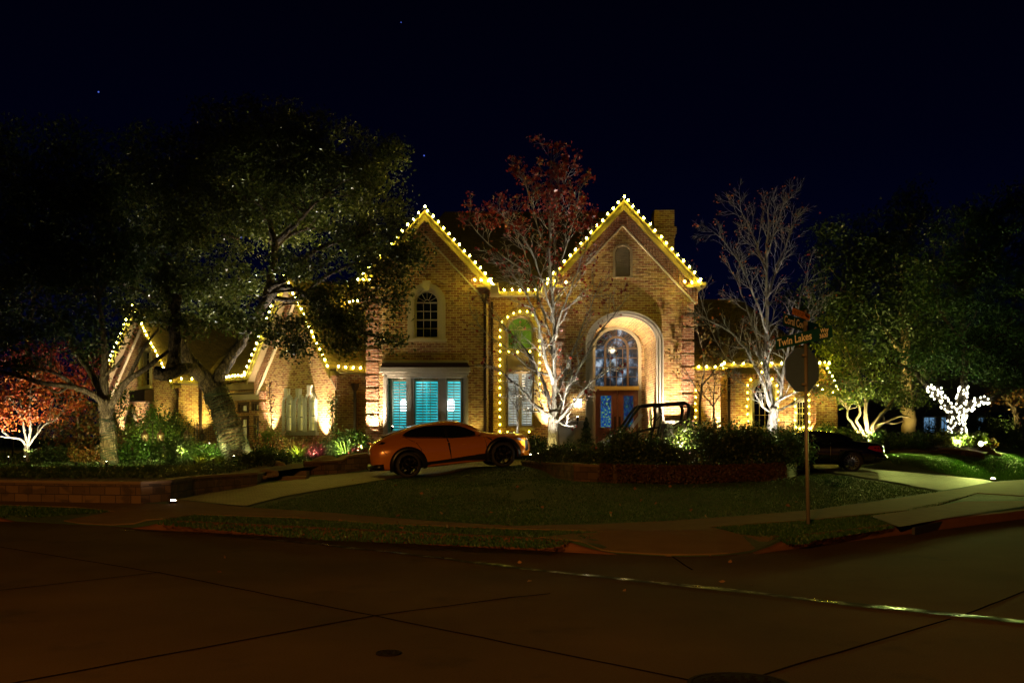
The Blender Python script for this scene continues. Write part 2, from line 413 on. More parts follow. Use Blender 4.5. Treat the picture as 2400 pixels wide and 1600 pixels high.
# yard behind the kerb (fine near, coarse far)
yard = [(-34+74*i/148, yk(-34+74*i/148, .15)) for i in range(149)]
near = yard+[(40, 66), (-34, 66)]
struct(drape('lawn', near, 0, M['lawn'], side=.2))
gb = MB(); gb.add([(-160,66,.9),(160,66,1.2),(160,200,1.5),(-160,200,1.5), (-160,30,.5),(-34,31.3,.8),(-34,66,.9),(40,46,1),(160,150,1.5),(40,66,1.2)],
                  [(0,6,9,1), (0,1,2,3), (4,5,6,0), (7,8,1,9)]); struct(gb.build('ground', M['lawn']))
# kerb as a real step with a rounded nose
def kerbstrip(p0, p1, label):
    n = int((p1-p0)/.35)+2; mb = MB(); vs = []
    prof = ((0, -.02), (0, .02), (.04, .13), (.07, .16), (.2, .172), (.2, 0))
    for i in range(n):
        x = p0+(p1-p0)*i/(n-1); e = max(0, min(1, min(x-p0, p1-x)/.9)); e = e*e*(3-2*e)
        for o, z in prof: vs.append((x, yk(x, o), z*e if z > 0 else z))
    k = len(prof); fs = [(i*k+j, i*k+j+1, (i+1)*k+j+1, (i+1)*k+j) for i in range(n-1) for j in range(k-1)]
    return struct(mb.add(vs, fs).build('kerb', M['kerb']))
kerbstrip(-34, -9.9, ''); kerbstrip(-7.0, 1.5, ''); kerbstrip(3.5, 40, '')
# paths: sidewalk, ramp, drive
def flat(name, px, off, m, world=False):
    pts = [G(*p) for p in px]
    for p in pts:
        if dcurb(p.x, p.y) < .2 and m is not M['kerb']: p.y = yk(p.x, .17 if (.9 < p.x < 4.1 or -10.2 < p.x < -6.7) else .3)
    return struct(drape(name, [(p.x, p.y) for p in pts], off, m, side=.14 if name == 'pavement' else 0))
SWM = M['walk']
flat('pavement', [(-300,1174), (0,1176), (200,1179), (393,1183), (418,1172), (575,1190), (765,1202), (900,1214), (1050,1226), (1200,1234), (1400,1231), (1557,1223), (1720,1212), (1889,1198),
     (2050,1177), (2210,1152), (2330,1130), (2400,1125), (2600,1104), (2600,1128), (2400,1163), (2290,1156), (2169,1193), (1914,1218), (1659,1236),
     (1740,1256), (1848,1268), (1780,1285), (1710,1302), (1670,1304), (1620,1306), (1570,1306), (1531,1303), (1480,1299), (1400,1293), (1271,1286), (1424,1247), (1200,1240), (900,1228), (700,1214), (459,1206), (377,1217), (356,1228), (330,1238), (290,1236), (240,1232), (190,1226), (150,1221), (270,1199), (180,1189), (0,1184), (-300,1184)], .02, SWM)
flat('drive', [(418,1172), (490,1157), (561,1147), (640,1133), (714,1121), (800,1112), (893,1101), (1000,1083), (1120,1073), (1260,1068), (1420,1066), (1560,1067), (1700,1067), (1800,1068), (1900,1070), (1960,1082), (2000,1092),
     (2090,1105), (2190,1115), (2300,1124), (2330,1130), (2210,1151), (2120,1135), (2040,1122), (1960,1110), (1904,1103), (1860,1098), (1800,1088), (1650,1084), (1500,1083), (1330,1083), (1225,1090), (1080,1104), (969,1117), (860,1132), (765,1147), (660,1166), (575,1189)], .03, M['paver'])
flat('inlet_slab', [(2040,1212), (2120,1200), (2260,1177), (2400,1176), (2420,1186), (2236,1214), (2108,1238)], .03, M['kerb'])
# storm drain inlet openings in the kerb
sd = thing('storm_drain', 'dark kerb inlet opening of the storm drain at the right street', 'storm drain', (8.3, 18.5, .1))
for u0, v0, u1, v1 in ((2140,1252,2225,1232), (2250,1228,2396,1196)):
    a = G0(u0, v0+2); b = G0(u1, v1+2); n = Vector((b.y-a.y, -(b.x-a.x), 0)).normalized()
    MB().prism([a+Vector((0,0,.01)), b+Vector((0,0,.01)), b+Vector((0,0,.14)), a+Vector((0,0,.14))], n*.03, n*-.02).build('opening', M['black'], sd)
# gutter water and joints on the road
def strip(name, pts, w, z, m, jag=0):
    ps = []
    for a, b in zip(pts[:-1], pts[1:]):
        k = max(2, int((b-a).length/.35))
        ps += [a.lerp(b, i/k) for i in range(k)]
    ps.append(pts[-1]); L = []; Rr = []
    for i, p in enumerate(ps):
        t = (ps[min(i+1, len(ps)-1)]-ps[max(i-1, 0)]).normalized(); n = Vector((-t.y, t.x, 0)); ww = w(i/len(ps)) if callable(w) else w
        j = rnd.uniform(-1, 1)*jag
        L.append((p.x+n.x*(ww/2+j), p.y+n.y*(ww/2+j), z)); Rr.append((p.x-n.x*(ww/2-j), p.y-n.y*(ww/2-j), z))
    n = len(L); return struct(MB().add(L+Rr, [(i, i+1, n+i+1, n+i) for i in range(n-1)]).build(name, m))
wp = [G0(*q) for q in ((275,1241), (450,1249), (700,1270), (1000,1304), (1200,1329), (1500,1362), (1700,1382), (1900,1405), (2150,1432), (2420,1460))]
strip('wet_gutter_road', wp, lambda t: .05+.15*t+.05*math.sin(t*47)*math.sin(t*13), .009, M['wet'], .03)
jm = plain('tar_joint', (.009,.006,.003), 1, var=.3, spec=.0)
for k, q in enumerate((((-60,1618), (877,1443), (1200,1400), (1290,1391)), ((-60,1272), (377,1343), (877,1443), (1200,1509), (1640,1600), (1700,1612)), ((1780,1585), (2110,1485), (2230,1450)), ((2260,1440), (2440,1372)), ((-60,1390), (377,1341)), ((1577,1305), (1623,1336)))):
    strip('road_joint', [G0(*p) for p in q], .03, .006, jm, .01)
# covers in the road
def cover(name, c, r, label, slots):
    t = thing(name, label, 'cover', c)
    MB().lathe([(r*1.06, 0), (r*1.06, .012), (r*.97, .014), (r*.97, .006), (0.001, .006)], c, 36).build('frame', M['cast'], t)
    mb = MB().lathe([(r*.95, .001), (r*.95, .012), (.001, .013)], c, 36)
    for i in range(slots):
        for j in range(slots):
            x = (i-(slots-1)/2)*r*1.5/slots; y = (j-(slots-1)/2)*r*1.5/slots
            if x*x+y*y < (.8*r)**2: mb.box((c[0]+x, c[1]+y, .016), (r*.5/slots, r*.5/slots, .006))
    mb.build('lid', M['cast'], t)
    return t
cover('valve_cover', G0(911,1531), .095, 'small round iron valve cover in the concrete road', 3)
mh = cover('manhole_cover', G0(1734,1606), .335, 'large round iron manhole cover at the lower edge of the road', 7)
cover('utility_lid', G(2330,1187,.05), .22, 'round dark lid set in the slab behind the kerb inlet', 3) if 0 else None

# ================================================================ HOUSE
class Fr:                                  # a wall's own frame: x along, z up, d outwards
    def __init__(s, O, a):
        s.O = Vector((O[0], O[1], 0)); s.a = Vector((a[0], a[1], 0)).normalized(); s.n = Vector((s.a.y, -s.a.x, 0))
    def w(s, x, z, d=0): return s.O+s.a*x+s.n*d+Vector((0, 0, z))
    def px(s, u, v, d=0):                  # where the sight line of a photo pixel meets the wall
        k = (u-1200)/S; O = s.O+s.n*d
        x = (k*O.y-O.x)/(s.a.x-k*s.a.y); q = O+s.a*x
        return x, CZ+(VH-v)/S*q.y
    def M3(s): return Matrix((s.a, -s.n, Vector((0, 0, 1)))).transposed()
    def box(s, mb, x0, x1, z0, z1, d0, d1):
        mb.box(s.w((x0+x1)/2, (z0+z1)/2, (d0+d1)/2), (abs(x1-x0), abs(d1-d0), abs(z1-z0)), s.M3())
def rect(x0, x1, z0, z1): return [(x0,z0), (x1,z0), (x1,z1), (x0,z1)]
def arch(x0, x1, z0, zs, n=14, k=1.0):     # zs springing height
    r = (x1-x0)/2; cx = (x0+x1)/2
    return [(x0,z0), (x1,z0)]+[(cx+r*math.cos(math.pi*i/n), zs+k*r*math.sin(math.pi*i/n)) for i in range(n+1)]
def panel(mb, F, outer, holes, d0, d1):
    loops = [outer]+holes; flat_ = [p for l in loops for p in l]
    tri = tessellate_polygon([[Vector((p[0], p[1], 0)) for p in l] for l in loops]); n = len(flat_)
    vs = [F.w(x, z, d0) for x, z in flat_]+[F.w(x, z, d1) for x, z in flat_]
    fs = [tuple(t) for t in tri]+[(t[0]+n, t[1]+n, t[2]+n) for t in tri]; k = 0
    for l in loops:
        m = len(l)
        for i in range(m):
            a, b = k+i, k+(i+1) % m; fs.append((a, b, b+n, a+n))
        k += m
    mb.add(vs, fs)
def ring(mb, F, o1, o2, d0, d1):           # band between two outlines of the same count
    n = len(o1); vs = [F.w(x, z, d) for d in (d0, d1) for o in (o1, o2) for x, z in o]; fs = []
    for i in range(n):
        j = (i+1) % n
        fs += [(i, j, n+j, n+i), (2*n+i, 2*n+j, 3*n+j, 3*n+i), (i, j, 2*n+j, 2*n+i), (n+i, n+j, 3*n+j, 3*n+i)]
    mb.add(vs, fs)
def pxbox(F, u0, u1, v0, v1):
    x0, _ = F.px(u0, v0); x1, _ = F.px(u1, v0); um = (u0+u1)/2; return x0, x1, F.px(um, v1)[1], F.px(um, v0)[1]

house = thing('brick_house', 'large two storey brick house with steep gables and a tall arched entry', 'house', (0, 40, .9))
ZB = .45
def window(F, x0, x1, z0, z1, archk=0, trim=.12, cols=3, rows=4, depth=.22, glass=None, blinds=None, tm=None, sill=True, key=False, fan=0, hood=True, back=None, slat=None):
    """a window set in a hole x0..x1, z0..z1 (z1 = springing when arched): frame, glazing bars, pane, sill"""
    tm = tm or M['trim']
    out = (lambda e: arch(x0-e, x1+e, z0-e*.0, z1, k=archk)) if archk else (lambda e: rect(x0-e, x1+e, z0, z1+e))
    inn = (lambda e: arch(x0+e, x1-e, z0+e, z1, k=archk)) if archk else (lambda e: rect(x0+e, x1-e, z0+e, z1-e))
    f = MB()
    if trim:
        ring(f, F, out(trim), out(0), .07, -.02); ring(f, F, out(trim*.55), out(trim*.3), .10, .05)
    ring(f, F, inn(-.005), inn(.07), -.06, -depth)
    if key:
        cx = (x0+x1)/2; zt = z1+archk*(x1-x0)/2
        f.prism([F.w(cx-.09, zt-.06, 0), F.w(cx+.09, zt-.06, 0), F.w(cx+.15, zt+.32, 0), F.w(cx-.15, zt+.32, 0)], F.n*.14, F.n*-.02)
    fr = f.build('window', tm, house)
    b = MB(); g = .022
    X0, X1, Z0 = x0+.07, x1-.07, z0+.07; Z1 = z1 if archk else z1-.07
    for i in range(1, cols): x = X0+(X1-X0)*i/cols; F.box(b, x-g/2, x+g/2, Z0, Z1, (-.07 if slat else -depth+.06), (-.10 if slat else -depth+.02))
    for j in range(1, rows+(1 if archk else 0)):
        z = Z0+(Z1-Z0)*j/rows; gg = g*2.2 if (rows == 4 and j == 2) or (archk and j == rows) else g
        F.box(b, X0, X1, z-gg/2, z+gg/2, (-.06 if slat else -depth+.07), (-.105 if slat else -depth+.015))
    if fan:
        cx = (x0+x1)/2; r = (X1-X0)/2
        for i in range(1, fan):
            w = math.pi*i/fan; b.tube([F.w(cx+.25*r*math.cos(w), z1+archk*.25*r*math.sin(w), -depth+.04), F.w(cx+r*math.cos(w), z1+archk*r*math.sin(w), -depth+.04)], .013, 4)
        pts = [F.w(cx+.28*r*math.cos(math.pi*i/10), z1+archk*.28*r*math.sin(math.pi*i/10), -depth+.04) for i in range(11)]; b.tube(pts, .014, 4)
    if b.v: b.build('glazing_bars', tm, fr)
    p = MB(); o = inn(.03); panel(p, F, o, [], -depth, -depth-.012); p.build('pane', glass or M['darkpane'], fr)
    if blinds:                              # louvred shutters inside, in front of the glow
        s = MB(); z = Z0+.04; ang = Matrix.Rotation(R(blinds), 3, 'X')
        while z < Z1+(archk*(x1-x0)/2 if archk else -.02):
            hw = (X1-X0)/2
            if archk and z > z1: hw = math.sqrt(max(.01, hw*hw-((z-z1)/archk)**2))
            cx = (X0+X1)/2
            for cc in range(2):
                s.box(F.w(cx+(cc-.5)*hw, z, slat if slat else -depth+.05), (hw-.03, .012, .062), F.M3() @ ang)
            z += .105
        s.build('shutter', M['white'], fr)
    if sill:
        q = MB(); F.box(q, x0-trim-.04, x1+trim+.04, z0-.13, z0-.003, .14, -.05); q.build('sill', tm, fr)
    return fr
def quoins(mb, F, x0, x1, z0, z1, h=.42, g=.085, proud=.07):
    z = z0
    while z+h < z1+.01: F.box(mb, x0, x1, z, z+h, proud, -.02); z += h+g
def gable_roof(F, x0, x1, ze, za, depth, over=.45, mat='shingle', th=.12):
    """gabled roof whose front edge hangs over wall F; x0..x1 eave to eave, ridge runs back"""
    mb = MB(); xm = (x0+x1)/2
    for xa, s in ((x0, 1), (x1, -1)):
        a, b, c_, d = F.w(xa, ze, over), F.w(xm, za, over), F.w(xm, za, -depth), F.w(xa, ze, -depth)
        n = (b-a).cross(d-a).normalized();  n = n if n.z > 0 else -n
        mb.add([a, b, c_, d, a-n*th, b-n*th, c_-n*th, d-n*th], [(0,1,2,3), (4,5,6,7), (0,1,5,4), (1,2,6,5), (2,3,7,6), (3,0,4,7)])
    rf = mb.build('roof', M[mat], house)
    f = MB()                                # fascia boards along the rake, soffit and corbelled band
    for xa, s in ((x0, 1), (x1, -1)):
        L = Vector((xm-xa, za-ze)); ln = L.length; t = L/ln; nn = Vector((t.y, -t.x)) if s > 0 else Vector((-t.y, t.x))
        q = [(xa, ze), (xm, za), (xm, za-.24/abs(t.x)), (xa+.0, ze-.24/abs(t.x))]
        f.prism([F.w(x, z, over+.02) for x, z in q], F.n*.035, F.n*-.02)
        q2 = [(xa, ze+.03), (xm, za+.03), (xm, za-.06), (xa, ze-.06)]
        f.prism([F.w(x, z, over+.05) for x, z in q2], F.n*.04, F.n*-.02)
    f.build('fascia', M['fascia'], rf)
    sf = MB(); dd = MB(); ml = MB()
    for xa, s in ((x0, 1), (x1, -1)):
        L = Vector((xm-xa, za-ze)); ln = L.length; t = L/ln; k = 1/abs(t.x); dz = .26*k
        def at(r, drop, d): return F.w(xa+(xm-xa)*r, ze+(za-ze)*r-drop*k, d)
        sf.add([at(0,.17,over), at(1,.17,over), at(1,.17,-.02), at(0,.17,-.02)], [(0,1,2,3)])
        nrib = int(ln/.16)                  # ribbed brick corbel under the soffit
        for i in range(nrib):
            r = (i+.1)/nrib; r2 = (i+.62)/nrib
            if r2 > .985: continue
            dd.prism([at(r,.2,0), at(r2,.2,0), at(r2,.52,0), at(r,.52,0)], F.n*.15, F.n*.03)
        dd.prism([at(.02,.18,0), at(1,.18,0), at(1,.56,0), at(.02,.56,0)], F.n*.06, F.n*.004)
        ml.prism([at(.03,.56,0), at(1,.56,0), at(1,.61,0), at(.03,.61,0)], F.n*.13, F.n*.004)
    sf.build('soffit', M['soffit'], rf); dd.build('corbel_band', M['brickbig'], rf); ml.build('rake_moulding', M['trim'], rf)
    return rf

# ---- left tower (Y=38)
TL = Fr((0, 38), (1, 0)); YT = 38
xl0, xl1 = TL.px(861,0)[0], TL.px(1140,0)[0]; xr0, xr1 = TL.px(1300,0)[0], TL.px(1623,0)[0]
apL, apR = TL.px(998,0)[0], TL.px(1459,0)[0]
zE = CZ+(VH-661)/S*37.5; zAl = CZ+(VH-494)/S*37.5; zAr = CZ+(VH-469)/S*37.5
w1 = pxbox(TL, 971, 1029, 708, 793); r1 = (w1[1]-w1[0])/2
w2 = pxbox(TL, 907, 1090, 884, 1016)
wl = MB()
outer = [(xl0, ZB), (xl1, ZB), (xl1, zE-.1), (apL, zAl-.32), (xl0, zE-.1)]
panel(wl, TL, outer, [arch(w1[0], w1[1], w1[2], w1[3]), rect(*w2)], 0, -.3)
FL = Fr((xl0, 46), (0, -1)); FLr = Fr((xl1, 38), (0, 1))
panel(wl, FL, rect(0, 7.7, ZB, zE-.1), [], 0, -.3); panel(wl, FLr, rect(.3, 3.2, ZB, zE-.1), [], 0, -.3)
wl.build('wall', M['brick'], house)['label'] = 'brick front wall of the left tall gable'
q = MB(); x0, x1 = TL.px(861,0)[0]-.05, TL.px(888,0)[0]; quoins(q, TL, x0, x1, 1.05, 7.1); 
q.build('quoins', M['brickbig'], house)
hl = xl0-.3; gable_roof(TL, 2*apL-TL.px(1150,0,.45)[0], TL.px(1150,0,.45)[0], zE, zAl, 9)
window(TL, w1[0], w1[1], w1[2], w1[3], 1, .25, 3, 4, .24, tm=M['trim'], key=True, fan=6)
# box bay with teal-lit shutters
bw = MB(); xs = [TL.px(u,0)[0] for u in (901,1095)]; zc = [TL.px(0,v)[1] for v in (885,862,851)]
for zz0, zz1, dd_, e in ((zc[0]-.02, zc[0]+.1, .22, 0), (zc[0]+.1, zc[0]+.2, .30, .06), (zc[0]+.2, zc[1], .40, .12)): TL.box(bw, xs[0]-e, xs[1]+e, zz0, zz1, dd_, -.02)
TL.box(bw, xs[0], xs[1], w2[2]-.16, w2[2], .25, -.02)
for u in (905, 1092): x = TL.px(u,0)[0]; TL.box(bw, x-.09, x+.09, w2[2], zc[0]-.02, .2, -.02); TL.box(bw, x-.04, x+.04, w2[2], zc[0]-.02, .23, .2)
for u in (962, 1037): x = TL.px(u,0)[0]; TL.box(bw, x-.15, x+.15, w2[2], zc[0]-.02, .12, -.2); TL.box(bw, x-.06, x+.06, w2[2], zc[0]-.02, .17, .12)
bay = bw.build('bay_surround', M['trimw'], house)
bb = MB(); bb.prism([TL.w(xs[0]-.12, zc[1], 0), TL.w(xs[1]+.12, zc[1], 0), TL.w(xs[1]+.02, zc[2], 0), TL.w(xs[0]-.02, zc[2], 0)], TL.n*.34, TL.n*-.02); bb.build('bay_hood', M['copper'], bay)
ld = MB(); TL.box(ld, xs[0]-.05, xs[1]+.05, zc[2], zc[2]+.1, .12, -.02)
for i in range(38): x = xs[0]+(xs[1]-xs[0])*i/37; TL.box(ld, x-.02, x+.02, zc[2]-.07, zc[2], .2, .02)
ld.build('bay_cornice', M['trimw'], bay)
for u0, u1, cc in ((915,957,2), (969,1030,3), (1044,1083,2)):
    x0, x1 = TL.px(u0,0)[0], TL.px(u1,0)[0]
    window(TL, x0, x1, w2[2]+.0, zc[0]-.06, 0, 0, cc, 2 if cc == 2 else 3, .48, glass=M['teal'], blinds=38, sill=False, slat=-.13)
for u0, u1, v0, v1 in ((938,950,934,965), (1050,1062,935,962)):    # table lamps behind the blinds
    x0, x1, z0, z1 = pxbox(TL, u0, u1, v0, v1); m_ = MB()
    cz = (z0+z1)/2; m_.lathe([(.05, -.25), (.13, -.18), (.13, .18), (.05, .24)], TL.w((x0+x1)/2, cz, -.31), 12)
    lamp = tag(m_.build('table_lamp', M['hotwin']), 'bright white lamp glowing behind the '+('left' if u0 < 1000 else 'right')+' narrow teal blinds', 'lamp')
# ---- right tower with the entry arch
ar = (TL.px(1389,0)[0], TL.px(1538,0)[0]); zsp = TL.px(0,805)[1]; ak = (TL.px(0,743)[1]-zsp)/((ar[1]-ar[0])/2)
v1_ = pxbox(TL, 1442, 1477, 594, 648)
wr = MB(); outer = [(xr0, ZB), (xr1, ZB), (xr1, zE-.1), (apR, zAr-.32), (xr0, zE-.1)]
panel(wr, TL, outer, [arch(ar[0], ar[1], .9, zsp, 24, ak), arch(v1_[0], v1_[1], v1_[2], v1_[3])], 0, -.3)
FRl = Fr((xr0, 46), (0, -1)); FRr = Fr((xr1, 38), (0, 1))
panel(wr, FRl, rect(4.6, 7.7, ZB, zE-.1), [], 0, -.3); panel(wr, FRr, rect(.3, 8, ZB, zE-.1), [], 0, -.3)
wr.build('wall', M['brick'], house)['label'] = 'brick front wall of the right tall gable round the entry arch'
gable_roof(TL, 2*apR-TL.px(1640,0,.45)[0], TL.px(1640,0,.45)[0], zE, zAr, 9)
for qa, qb in ((xr0-.05, TL.px(1326,0)[0]), (TL.px(1597,0)[0], xr1+.05)): q = MB(); quoins(q, TL, qa, qb, 2.35, 7.1); q.build('quoins', M['brickbig'], house)
# cast stone archivolt and base course
t = MB()
for e0, e1, d in ((0, .10, .05), (.10, .17, .11), (.17, .21, .06), (.21, .27, .15)):
    ring(t, TL, arch(ar[0]-e1, ar[1]+e1, .9, zsp, 24, ak), arch(ar[0]-e0, ar[1]+e0, .9, zsp, 24, ak), d, -.02)
t.build('entry_arch_trim', M['trimw'], house)
t = MB(); zb = TL.px(0,986)[1]
for x0, x1 in ((xr0-.02, ar[0]-.3), (ar[1]+.3, xr1+.02)):
    TL.box(t, x0, x1, ZB, zb-.1, .08, -.02); TL.box(t, x0-.03, x1+.0, zb-.1, zb, .16, -.02); TL.box(t, x0-.01, x1+.0, zb-.17, zb-.1, .12, -.02)
    n = 3 if x1-x0 < 1.4 else 2
    for i in range(n): a = x0+(x1-x0)*(i+.12)/n; b = x0+(x1-x0)*(i+.88)/n; ring(t, TL, rect(a, b, 1.15, zb-.3), rect(a+.04, b-.04, 1.19, zb-.34), .11, .06)
t.each('base_course', M['trimw'], house)
# entry recess: side walls, vaulted ceiling, floor
YB = 41.4; EN = Fr((0, YB), (1, 0)); v = MB(); prof = arch(ar[0], ar[1], 1.0, zsp, 24, ak); n = len(prof)
v.add([TL.w(x, z, -.3) for x, z in prof]+[EN.w(x, z, 0) for x, z in prof], [(i, (i+1) % n, n+(i+1) % n, n+i) for i in range(1, n)])
v.build('entry_recess_wall', M['brick'], house)
struct_floor = MB(); TL.box(struct_floor, ar[0], ar[1], .8, 1.02, .3, -3.4); struct_floor.build('porch_floor', M['trimw'], house)
dx0, dx1 = EN.px(1388,0)[0], EN.px(1503,0)[0]; dzt = EN.px(0,764)[1]; dzs = dzt-(dx1-dx0)/2
bk = MB(); panel(bk, EN, arch(ar[0]-.02, ar[1]+.02, 1.0, zsp, 24, ak), [arch(dx0, dx1, 1.03, dzs, 20)], 0, -.2); bk.build('entry_back_wall', M['brick'], house)
df = MB(); ring(df, EN, arch(dx0, dx1, 1.02, dzs, 20), arch(dx0+.13, dx1-.13, 1.1, dzs, 20), .06, -.18)
ew = df.build('entry_window', M['trim'], house)
zl0, zl1 = EN.px(0,914)[1], EN.px(0,905)[1]
g = MB(); EN.box(g, dx0+.1, dx1-.1, zl0, zl1, .1, -.1); g.build('lintel', M['lintel'], ew)
ix0, ix1 = EN.px(1416,0)[0], EN.px(1474,0)[0]; izs = EN.px(0,787)[1]-(ix1-ix0)/2
b = MB(); wa = .045; cx = (dx0+dx1)/2; cxi = (ix0+ix1)/2
ring(b, EN, arch(ix0, ix1, zl1, izs, 20), arch(ix0+.09, ix1-.09, zl1, izs, 20), .0, -.12)
for j in range(1, 5): z = zl1+(izs-zl1)*j/4.0; EN.box(b, dx0+.12, dx1-.12, z-.018, z+.018, -.04, -.09)
for k_ in range(1, 4): x = ix0+(ix1-ix0)*k_/4; EN.box(b, x-.015, x+.015, zl1, izs, -.04, -.09)
for i in range(1, 10):
    w_ = math.pi*i/10; r0 = (ix1-ix0)/2; r1_ = (dx1-dx0)/2-.13
    b.tube([EN.w(cxi+r0*math.cos(w_), izs+r0*math.sin(w_), -.06), EN.w(cx+r1_*math.cos(w_), dzs+r1_*math.sin(w_), -.06)], .016, 4)
    if i % 2: b.tube([EN.w(cxi+.12*math.cos(w_), izs+.12*math.sin(w_), -.06), EN.w(cxi+r0*math.cos(w_), izs+r0*math.sin(w_), -.06)], .013, 4)
for rr in (.35, .62): b.tube([EN.w(cxi+rr*r0*math.cos(math.pi*i/12), izs+rr*r0*math.sin(math.pi*i/12), -.06) for i in range(13)], .013, 4)
for i in range(5):                          # iron scrolls
    w_ = math.pi*(i*2+1)/10; rm = (r0+r1_)/2*.98; q_ = Vector((cx+rm*math.cos(w_), (izs+dzs)/2+rm*math.sin(w_)))
    b.tube([EN.w(q_.x+.02*s_*math.cos(s_*.9), q_.y+.02*s_*math.sin(s_*.9), -.05) for s_ in range(9)], .009, 4)
b.build('tracery', M['darkwood'], ew)
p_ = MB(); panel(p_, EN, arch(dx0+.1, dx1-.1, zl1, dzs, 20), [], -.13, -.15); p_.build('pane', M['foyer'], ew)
# front doors
zdt, zdb = zl0-.02, 1.06
for sgn, u0, u1, gm in ((-1, 1393, 1447, 'stained'), (1, 1447, 1499, 'doorreflb')):
    x0, x1 = EN.px(u0,0)[0]+.01, EN.px(u1,0)[0]-.01; d = MB(); gx0, gx1 = x0+.25, x1-.25; gz0, gz1 = EN.px(0,1001)[1], EN.px(0,927)[1]
    panel(d, EN, rect(x0, x1, zdb, zdt), [rect(gx0, gx1, gz0, gz1)], -.02, -.10)
    ring(d, EN, rect(gx0-.05, gx1+.05, gz0-.05, gz1+.05), rect(gx0, gx1, gz0, gz1), .01, -.04)
    for a_, b_ in ((gx0-.08, (gx0+gx1)/2-.04), ((gx0+gx1)/2+.04, gx1+.08)): ring(d, EN, rect(a_, b_, zdb+.15, gz0-.15), rect(a_+.04, b_-.04, zdb+.19, gz0-.19), .01, -.04)
    dr = d.build('front_door', M['wood'], house)
    g_ = MB(); panel(g_, EN, rect(gx0-.01, gx1+.01, gz0-.01, gz1+.01), [], -.06, -.07); g_.build('reflection_pane', M[gm], dr)  # glass reflections come from the pane's own glow
    s_ = MB()
    for k_ in range(3): cx_ = (gx0+gx1)/2; s_.tube([EN.w(cx_+(k_-1)*.14+.07*math.sin(i*.7)*(1-i/12), gz1-.02-.045*i, -.045) for i in range(12)], .01, 4)
    s_.tube([EN.w((gx0+gx1)/2+.2*math.cos(math.pi*(1+i/10)), gz1-.12+.3*math.sin(math.pi*(1+i/10)), -.045) for i in range(11)], .01, 4)
    s_.build('scrollwork', M['iron'], dr)
    h_ = MB(); hx = x1-.09 if sgn < 0 else x0+.09; h_.tube([EN.w(hx, 2.0, .03), EN.w(hx, 2.3, .05), EN.w(hx, 2.42, .02)], .02, 6); EN.box(h_, hx-.03, hx+.03, 1.95, 2.5, .0, -.03); h_.build('handle', M['iron'], dr)
# louvred vent
lv = MB(); ring(lv, TL, arch(v1_[0]-.09, v1_[1]+.09, v1_[2]-.06, v1_[3]), arch(v1_[0], v1_[1], v1_[2], v1_[3]), .05, -.02); lf = lv.build('gable_vent', M['soffit'], house)
l_ = MB(); z = v1_[2]+.04
while z < v1_[3]+.24:
    hw = (v1_[1]-v1_[0])/2-.02
    if z > v1_[3]: hw = math.sqrt(max(.003, hw*hw-(z-v1_[3])**2))
    l_.box(TL.w((v1_[0]+v1_[1])/2, z, -.06), (2*hw, .11, .015), Matrix.Rotation(R(-35), 3, 'X')); z += .075
l_.build('louvres', M['soffit'], lf)
pb = MB(); panel(pb, TL, arch(v1_[0], v1_[1], v1_[2], v1_[3]), [], -.2, -.22); pb.build('vent_back', M['interior'], lf)
# ---- recess between the towers
RC = Fr((0, 41), (1, 0)); rw = MB(); ww = pxbox(RC, 1187, 1251, 772, 1003)
rx0, rx1 = xl1-.1, xr0+.1; aw = (ww[0], ww[1]); rad = (aw[1]-aw[0])/2
lowr = pxbox(RC, 1188, 1250, 872, 1000); upr = pxbox(RC, 1188, 1250, 772, 820)
panel(rw, RC, rect(rx0, rx1, ZB, 7.65), [rect(*lowr), arch(*upr)], 0, -.3); rw.build('wall', M['brick'], house)
ring_ = MB(); ring(ring_, RC, arch(aw[0]-.3, aw[1]+.3, lowr[2], upr[3]), arch(aw[0]-.02, aw[1]+.02, lowr[2], upr[3]), .09, -.02)
RC.box(ring_, aw[0], aw[1], lowr[3]+.02, upr[2]-.02, .04, -.1); ring(ring_, RC, rect(aw[0]+.1, aw[1]-.1, lowr[3]+.15, upr[2]-.15), rect(aw[0]+.16, aw[1]-.16, lowr[3]+.21, upr[2]-.21), .07, .02)
ring_.build('window_surround', M['fascia'], house)
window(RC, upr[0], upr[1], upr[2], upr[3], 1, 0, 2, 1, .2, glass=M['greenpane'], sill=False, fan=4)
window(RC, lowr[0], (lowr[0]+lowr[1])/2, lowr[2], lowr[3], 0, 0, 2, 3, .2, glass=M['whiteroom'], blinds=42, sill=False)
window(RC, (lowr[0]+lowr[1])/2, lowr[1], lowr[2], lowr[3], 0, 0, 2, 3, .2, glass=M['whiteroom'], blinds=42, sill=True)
# main roof behind the gables (hip), gutters
def slab(name, quads, m, th=.12, parent=house):
    mb = MB()
    for qd in quads:
        qd = [Vector(p) for p in qd]; n = (qd[1]-qd[0]).cross(qd[-1]-qd[0]).normalized(); n = n if n.z > 0 else -n; k = len(qd)
        mb.add(qd+[p-n*th for p in qd], [tuple(range(k)), tuple(range(k, 2*k))]+[(i, (i+1) % k, k+(i+1) % k, k+i) for i in range(k)])
    return mb.build(name, m, parent)
zr = 12.0; e = 7.5
slab('roof', [[(-5.6,40.5,e), (7.1,40.5,e), (4.9,45.8,zr), (-3.1,45.8,zr)], [(-5.6,40.5,e), (-3.1,45.8,zr), (-3.1,48.5,zr), (-5.8,53.8,e)], [(7.1,40.5,e), (7.1,53.8,e), (4.9,48.5,zr), (4.9,45.8,zr)], [(-3.1,48.5,zr), (4.9,48.5,zr), (7.1,53.8,e), (-5.8,53.8,e)], [(-3.1,45.8,zr), (4.9,45.8,zr), (4.9,48.5,zr), (-3.1,48.5,zr)]], M['shingledark'])['label'] = 'tall dark hipped main roof'
bx = MB(); bx.box((.7, 49, 4), (12.4, 9, 7), None); bx.build('rear_wall', M['brick'], house)
